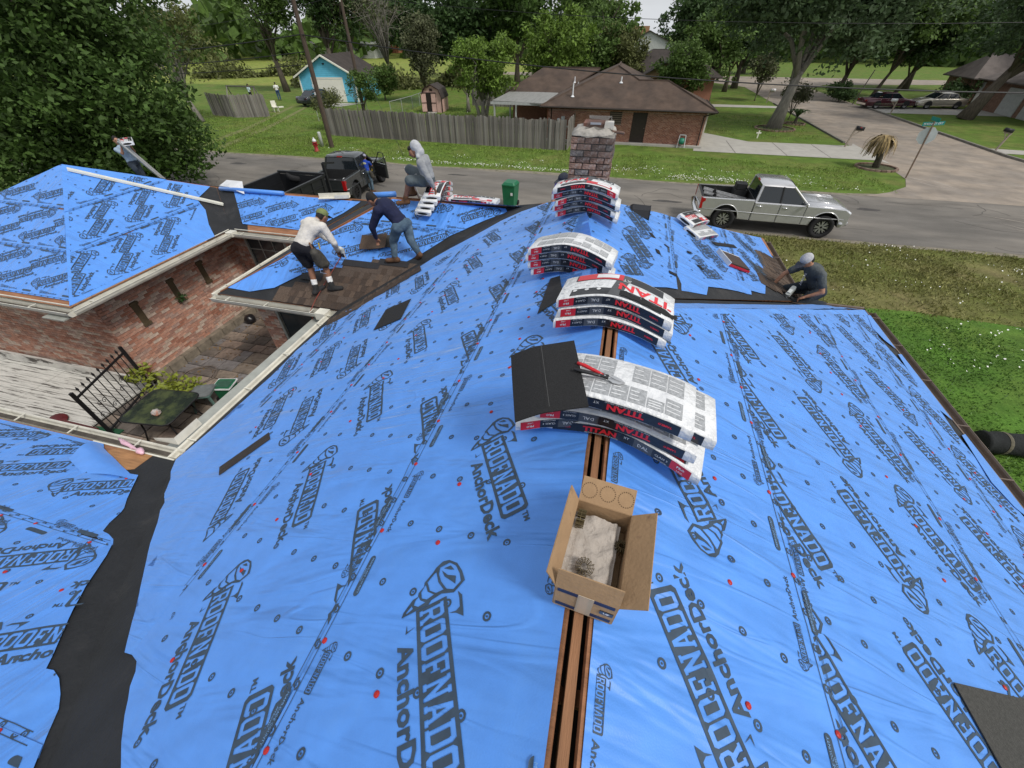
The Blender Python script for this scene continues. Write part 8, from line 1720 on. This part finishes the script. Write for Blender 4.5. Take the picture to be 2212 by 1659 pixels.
tree('street_tree', 'green tree on the left verge further up the side street', 8.6, 60, (4.2, 4, 4), 6.0, 2.4, 'mid', 65, 150, 46, .2, .26, nl=8, clr=1.0)
tree('street_tree', 'dark tree beside the far bend of the side street', 12.0, 71, (4.6, 4.4, 4.4), 6.8, 3.0, 'deep', 66, 150, 44, .22, .3, nl=8, clr=1.1)
tree('street_tree', 'tree behind the junction at the top of the side street', 20, 104, (8, 7, 7), 8.5, 3, 'bluegreen', 67, 220, 46, .34, .4, nl=8, clr=1.7); tree('street_tree', 'tree at the far left of the street top', 8, 102, (8, 7, 7), 8, 3, 'deep', 68, 220, 46, .34, .4, nl=8, clr=1.7)
tree('street_tree', 'tree behind the gold sedan filling the right background', 37, 80, (8, 7, 6.5), 8.0, 3, 'deep', 69, 240, 46, .3, .4, nl=8, clr=1.6); tree('street_tree', 'dark foliage behind the right house roof', 47, 66, (8, 7, 6), 8.6, 3, 'deep', 70, 240, 46, .28, .4, nl=8, clr=1.5)
tree('garden_shrub', 'dark bush at the left of the maroon car', 23.4, 63.5, (1.9, 1.5, 1.1), 1.1, .3, 'deep', 71, 70, 40, .12, .06, nl=5, clr=.6); tree('garden_shrub', 'shrub between the two parked sedans', 34.5, 63.5, (2.6, 1.5, 1.3), 1.4, .4, 'deep', 72, 70, 40, .12, .06, nl=5, clr=.6)
tree('crape_myrtle', 'many-stemmed shrub tree right of the oak trunk', 14.5, 48.6, (1.5, 1.5, 1.1), 2.3, .5, 'grey', 73, 60, 36, .09, .06, nl=16, clr=.5, twig=2); tree('crape_myrtle', 'many-stemmed shrub tree further along the left verge', 14.1, 62.0, (2.2, 2.2, 1.6), 3.1, .6, 'grey', 74, 80, 40, .12, .07, nl=16, clr=.6, twig=2)
# far wood closing the horizon
g = np.random.default_rng(5); n = 26000; ang = g.uniform(R(-75), R(70), n); rr = g.uniform(150, 230, n); top = 7 + 4*np.sin(ang*23) + 3*np.sin(ang*51+1) + g.uniform(0, 3, n)
C = np.stack([rr*np.sin(ang), rr*np.cos(ang), top*g.uniform(0, 1, n)**.7], 1); keep = ~((np.abs(ang - R(1.5)) < R(2.2))); C = C[keep]; n = len(C)
nr = g.normal(size=(n, 3)); nr[:, 2] += .8; nr /= np.linalg.norm(nr, axis=1)[:, None]; a = g.normal(size=(n, 3)); a -= nr*(a*nr).sum(1)[:, None]; a /= np.linalg.norm(a, axis=1)[:, None]; s_ = g.uniform(.9, 2.0, (n, 1))
fw = link('far_wood', quads_mesh('far_wood', C, a*s_, np.cross(nr, a)*s_*.8, LF['mid'])); stuff(tag(fw, 'far line of woods closing the horizon', 'woods'))
g = np.random.default_rng(6); n = 9000; xx = g.uniform(-75, -22, n); C = np.stack([xx, 64+6*np.sin(xx*.2)+g.normal(0, 1.5, n) + 14*(xx < -50), g.uniform(0, 1, n)**1.2*(1.7+1.2*np.sin(xx*.7))], 1)
keep = ~((xx > -47) & (xx < -37)); C = C[keep]; n = len(C); nr = g.normal(size=(n, 3)); nr[:, 2] += .8; nr /= np.linalg.norm(nr, axis=1)[:, None]; a = g.normal(size=(n, 3)); a -= nr*(a*nr).sum(1)[:, None]; a /= np.linalg.norm(a, axis=1)[:, None]; s_ = g.uniform(.15, .4, (n, 1))
stuff(tag(link('undergrowth', quads_mesh('undergrowth', C, a*s_, np.cross(nr, a)*s_*.6, LF['olive'])), 'low undergrowth along the field edge', 'undergrowth'))
# palm with drooping dead fronds in a ringed bed, sago palm, beds
pm_ = thing('drooping_palm', 'stubby palm with a mop of drooping tan dead fronds by the stop sign', 'palm', (15.0, 31.0, 0)); b = MB(); b.smooth = True; b.tube([(0, 0, 0), (-.05, 0, .5), (-.25, 0, 1.05), (-.35, 0, 1.3)], [.2, .17, .16, .14], 10); b.build('trunk', mat('palm_trunk', (.08, .07, .05), .95, .4, 10, .9, 20), pm_)
q = random.Random(4)
for i in range(96):
    a = i*2.4; rr = q.uniform(.45, .85); zt_ = 1.5+q.uniform(-.05, .14); dr = q.uniform(.5, .95); P = []
    for k in range(6): u = k/5; P.append((-.35+rr*math.sin(u*1.6)*math.cos(a), rr*math.sin(u*1.6)*math.sin(a), zt_-dr*u*u+.12*math.sin(u*3.1)))
    b = MB(); V_ = []
    for k, p in enumerate(P): wd_ = .075*(1-k/7); V_ += [(p[0]-wd_*math.sin(a), p[1]+wd_*math.cos(a), p[2]), (p[0]+wd_*math.sin(a), p[1]-wd_*math.cos(a), p[2]-.01)]
    b.add(V_, [(2*k, 2*k+2, 2*k+3, 2*k+1) for k in range(5)]); b.build('frond', mat('dead_frond', rough=.9, var=.3, scale=8, cols=[(.25, .18, .08), (.17, .12, .055), (.32, .24, .12), (.12, .085, .04)]), pm_)
def bedring(label, x, y, r_, n):
    t = thing('flower_bed', label, 'flower bed', (x, y, 0)); me_ = MB().box((0, 0, .05), (.26, .13, .1), bev=.02).mesh('edging_stone', mat('edging_stone', rough=.9, var=.3, scale=6, cols=[(.2, .13, .09), (.15, .1, .075), (.24, .17, .13)]))
    for i in range(n): a = 2*math.pi*i/n; link('edging_stone', me_, t, (r_*math.cos(a), r_*.9*math.sin(a), 0), (0, 0, a+math.pi/2))
    b = MB(); b.add([(r_*.95*math.cos(2*math.pi*i/20), r_*.85*math.sin(2*math.pi*i/20), .025) for i in range(20)], [tuple(range(20))]); b.build('soil', mat('bed_soil', (.06, .07, .03), .95, .4, 5, .6), t); return t
bedring('oval brick-edged bed around the drooping palm', 15.0, 30.9, 1.05, 24); bedring('low stone-edged bed around the oak trunk', 12.1, 43.2, 1.5, 30); bedring('small edged bed around the sago palm', 14.4, 46.2, .8, 16)
sg_ = thing('sago_palm', 'dark green sago palm in the edged bed right of the oak', 'palm', (14.4, 46.2, 0)); b = MB(); b.tube([(0, 0, 0), (0, 0, .5)], [.16, .12], 8); b.build('trunk', mat('palm_trunk'), sg_)
for i in range(26):
    a = i*2.4; rr = q.uniform(.7, 1.15); b = MB(); V_ = []
    for k in range(7): u = k/6; p = (rr*u*math.cos(a), rr*u*math.sin(a), .5+.75*math.sin(u*1.9)-.35*u*u); wd_ = .07*math.sin(.4+u*2.6); V_ += [(p[0]-wd_*math.sin(a), p[1]+wd_*math.cos(a), p[2]), (p[0]+wd_*math.sin(a), p[1]-wd_*math.cos(a), p[2])]
    b.add(V_, [(2*k, 2*k+2, 2*k+3, 2*k+1) for k in range(6)]); b.build('frond', LF['deep'], sg_)
# white clover flowers and grass blades
g = np.random.default_rng(9); pts = []
def scat(n, cx, cy, sx, sy): pts.append(np.stack([g.normal(cx, sx, n), g.normal(cy, sy, n)], 1))
for k in range(16): scat(26, -14+k*.75, 25.75+g.uniform(-.2, .25), .45, .16)
for k in range(22): scat(14, g.uniform(-20, 12), g.uniform(25.5, 27.6), .6, .25)
for k in range(12): scat(24, g.uniform(2.5, 6.5), g.uniform(25.3, 26.2), .5, .2)
for k in range(30): scat(9, g.uniform(3.5, 24), g.uniform(12.9, 17.8), .5, .35)
for k in range(8): scat(9, g.uniform(8, 14), g.uniform(10, 12.4), .5, .3)
for k in range(8): scat(24, 14+k*.9, 16.3+g.uniform(-.3, .3), .5, .2)
P2 = np.concatenate(pts); P2 = P2[~((P2[:, 1] > 18) & (P2[:, 1] < 25.2))]; n = len(P2); C = np.concatenate([P2, g.uniform(.05, .1, (n, 1))], 1); a = g.normal(size=(n, 3)); a[:, 2] *= .3; a /= np.linalg.norm(a, axis=1)[:, None]; b_ = np.cross(a, np.array([.2, -.5, .8])); s_ = g.uniform(.014, .032, (n, 1))
stuff(tag(link('clover_flowers', quads_mesh('clover_flowers', C, a*s_, b_*s_, mat('clover_white', (.75, .75, .7), .8, .05))), 'scattered white clover flowers in the grass', 'flowers'))
def blades(name, label, n, xr_, yr_, hh, m, seed):
    g = np.random.default_rng(seed); x = g.uniform(*xr_, n); y = g.uniform(*yr_, n); nz_ = np.array([noise.noise(Vector((a_*.5, b_*.5, seed))) for a_, b_ in zip(x, y)]); k = nz_ + g.uniform(-.4, .4, n) > -.1; x, y = x[k], y[k]; n = len(x); h_ = hh*g.uniform(.4, 1.2, n)
    dm = ~(((x > 4.4) & (y > 32.8) & (y < 38.6) & (x < 16.5)) | ((x-15)**2+(y-30.9)**2 < 1.3) | ((x > 4.4) & (y > 37) & (y < 41) & (x < 9) & (x < 5.6+(41-y)*1.1)) | ((np.abs(x) < 11) & (y > 33.6) & (x < 5.4) & (x > -6))); x, y, h_ = x[dm], y[dm], h_[dm]; n = len(x)
    C = np.stack([x, y, h_*.5], 1); A = np.stack([g.normal(0, .35, n)*h_, g.normal(0, .35, n)*h_, h_*.55], 1); an = g.uniform(0, 6.28, n); B = np.stack([np.cos(an), np.sin(an), 0*an], 1)*(.012+.1*h_[:, None])
    stuff(tag(link(name, quads_mesh(name, C, A, B, m), None), label, 'grass'))
gm = leafmat('grass_blade', (.16, .235, .04), .2); gd_ = leafmat('grass_dry', (.19, .19, .06), .2); gk = leafmat('grass_deep', (.085, .175, .028), .2)
blades('grass', 'grass blades on the verge beyond the road', 26000, (-30, 14), (25.3, 31), .1, gm, 1); blades('grass', 'dry grass blades on the near verge', 42000, (3.6, 24), (12.4, 17.9), .085, gd_, 2); blades('grass', 'short grass blades on the side lawn', 60000, (4.7, 16), (1.5, 12.4), .05, gk, 3); blades('grass', 'grass blades on the left lawn beyond the road', 22000, (-45, -20), (25.4, 40), .11, gm, 4); blades('grass', 'grass blades behind the fence and by the driveway', 16000, (-24, 15), (33, 50), .12, gm, 5)
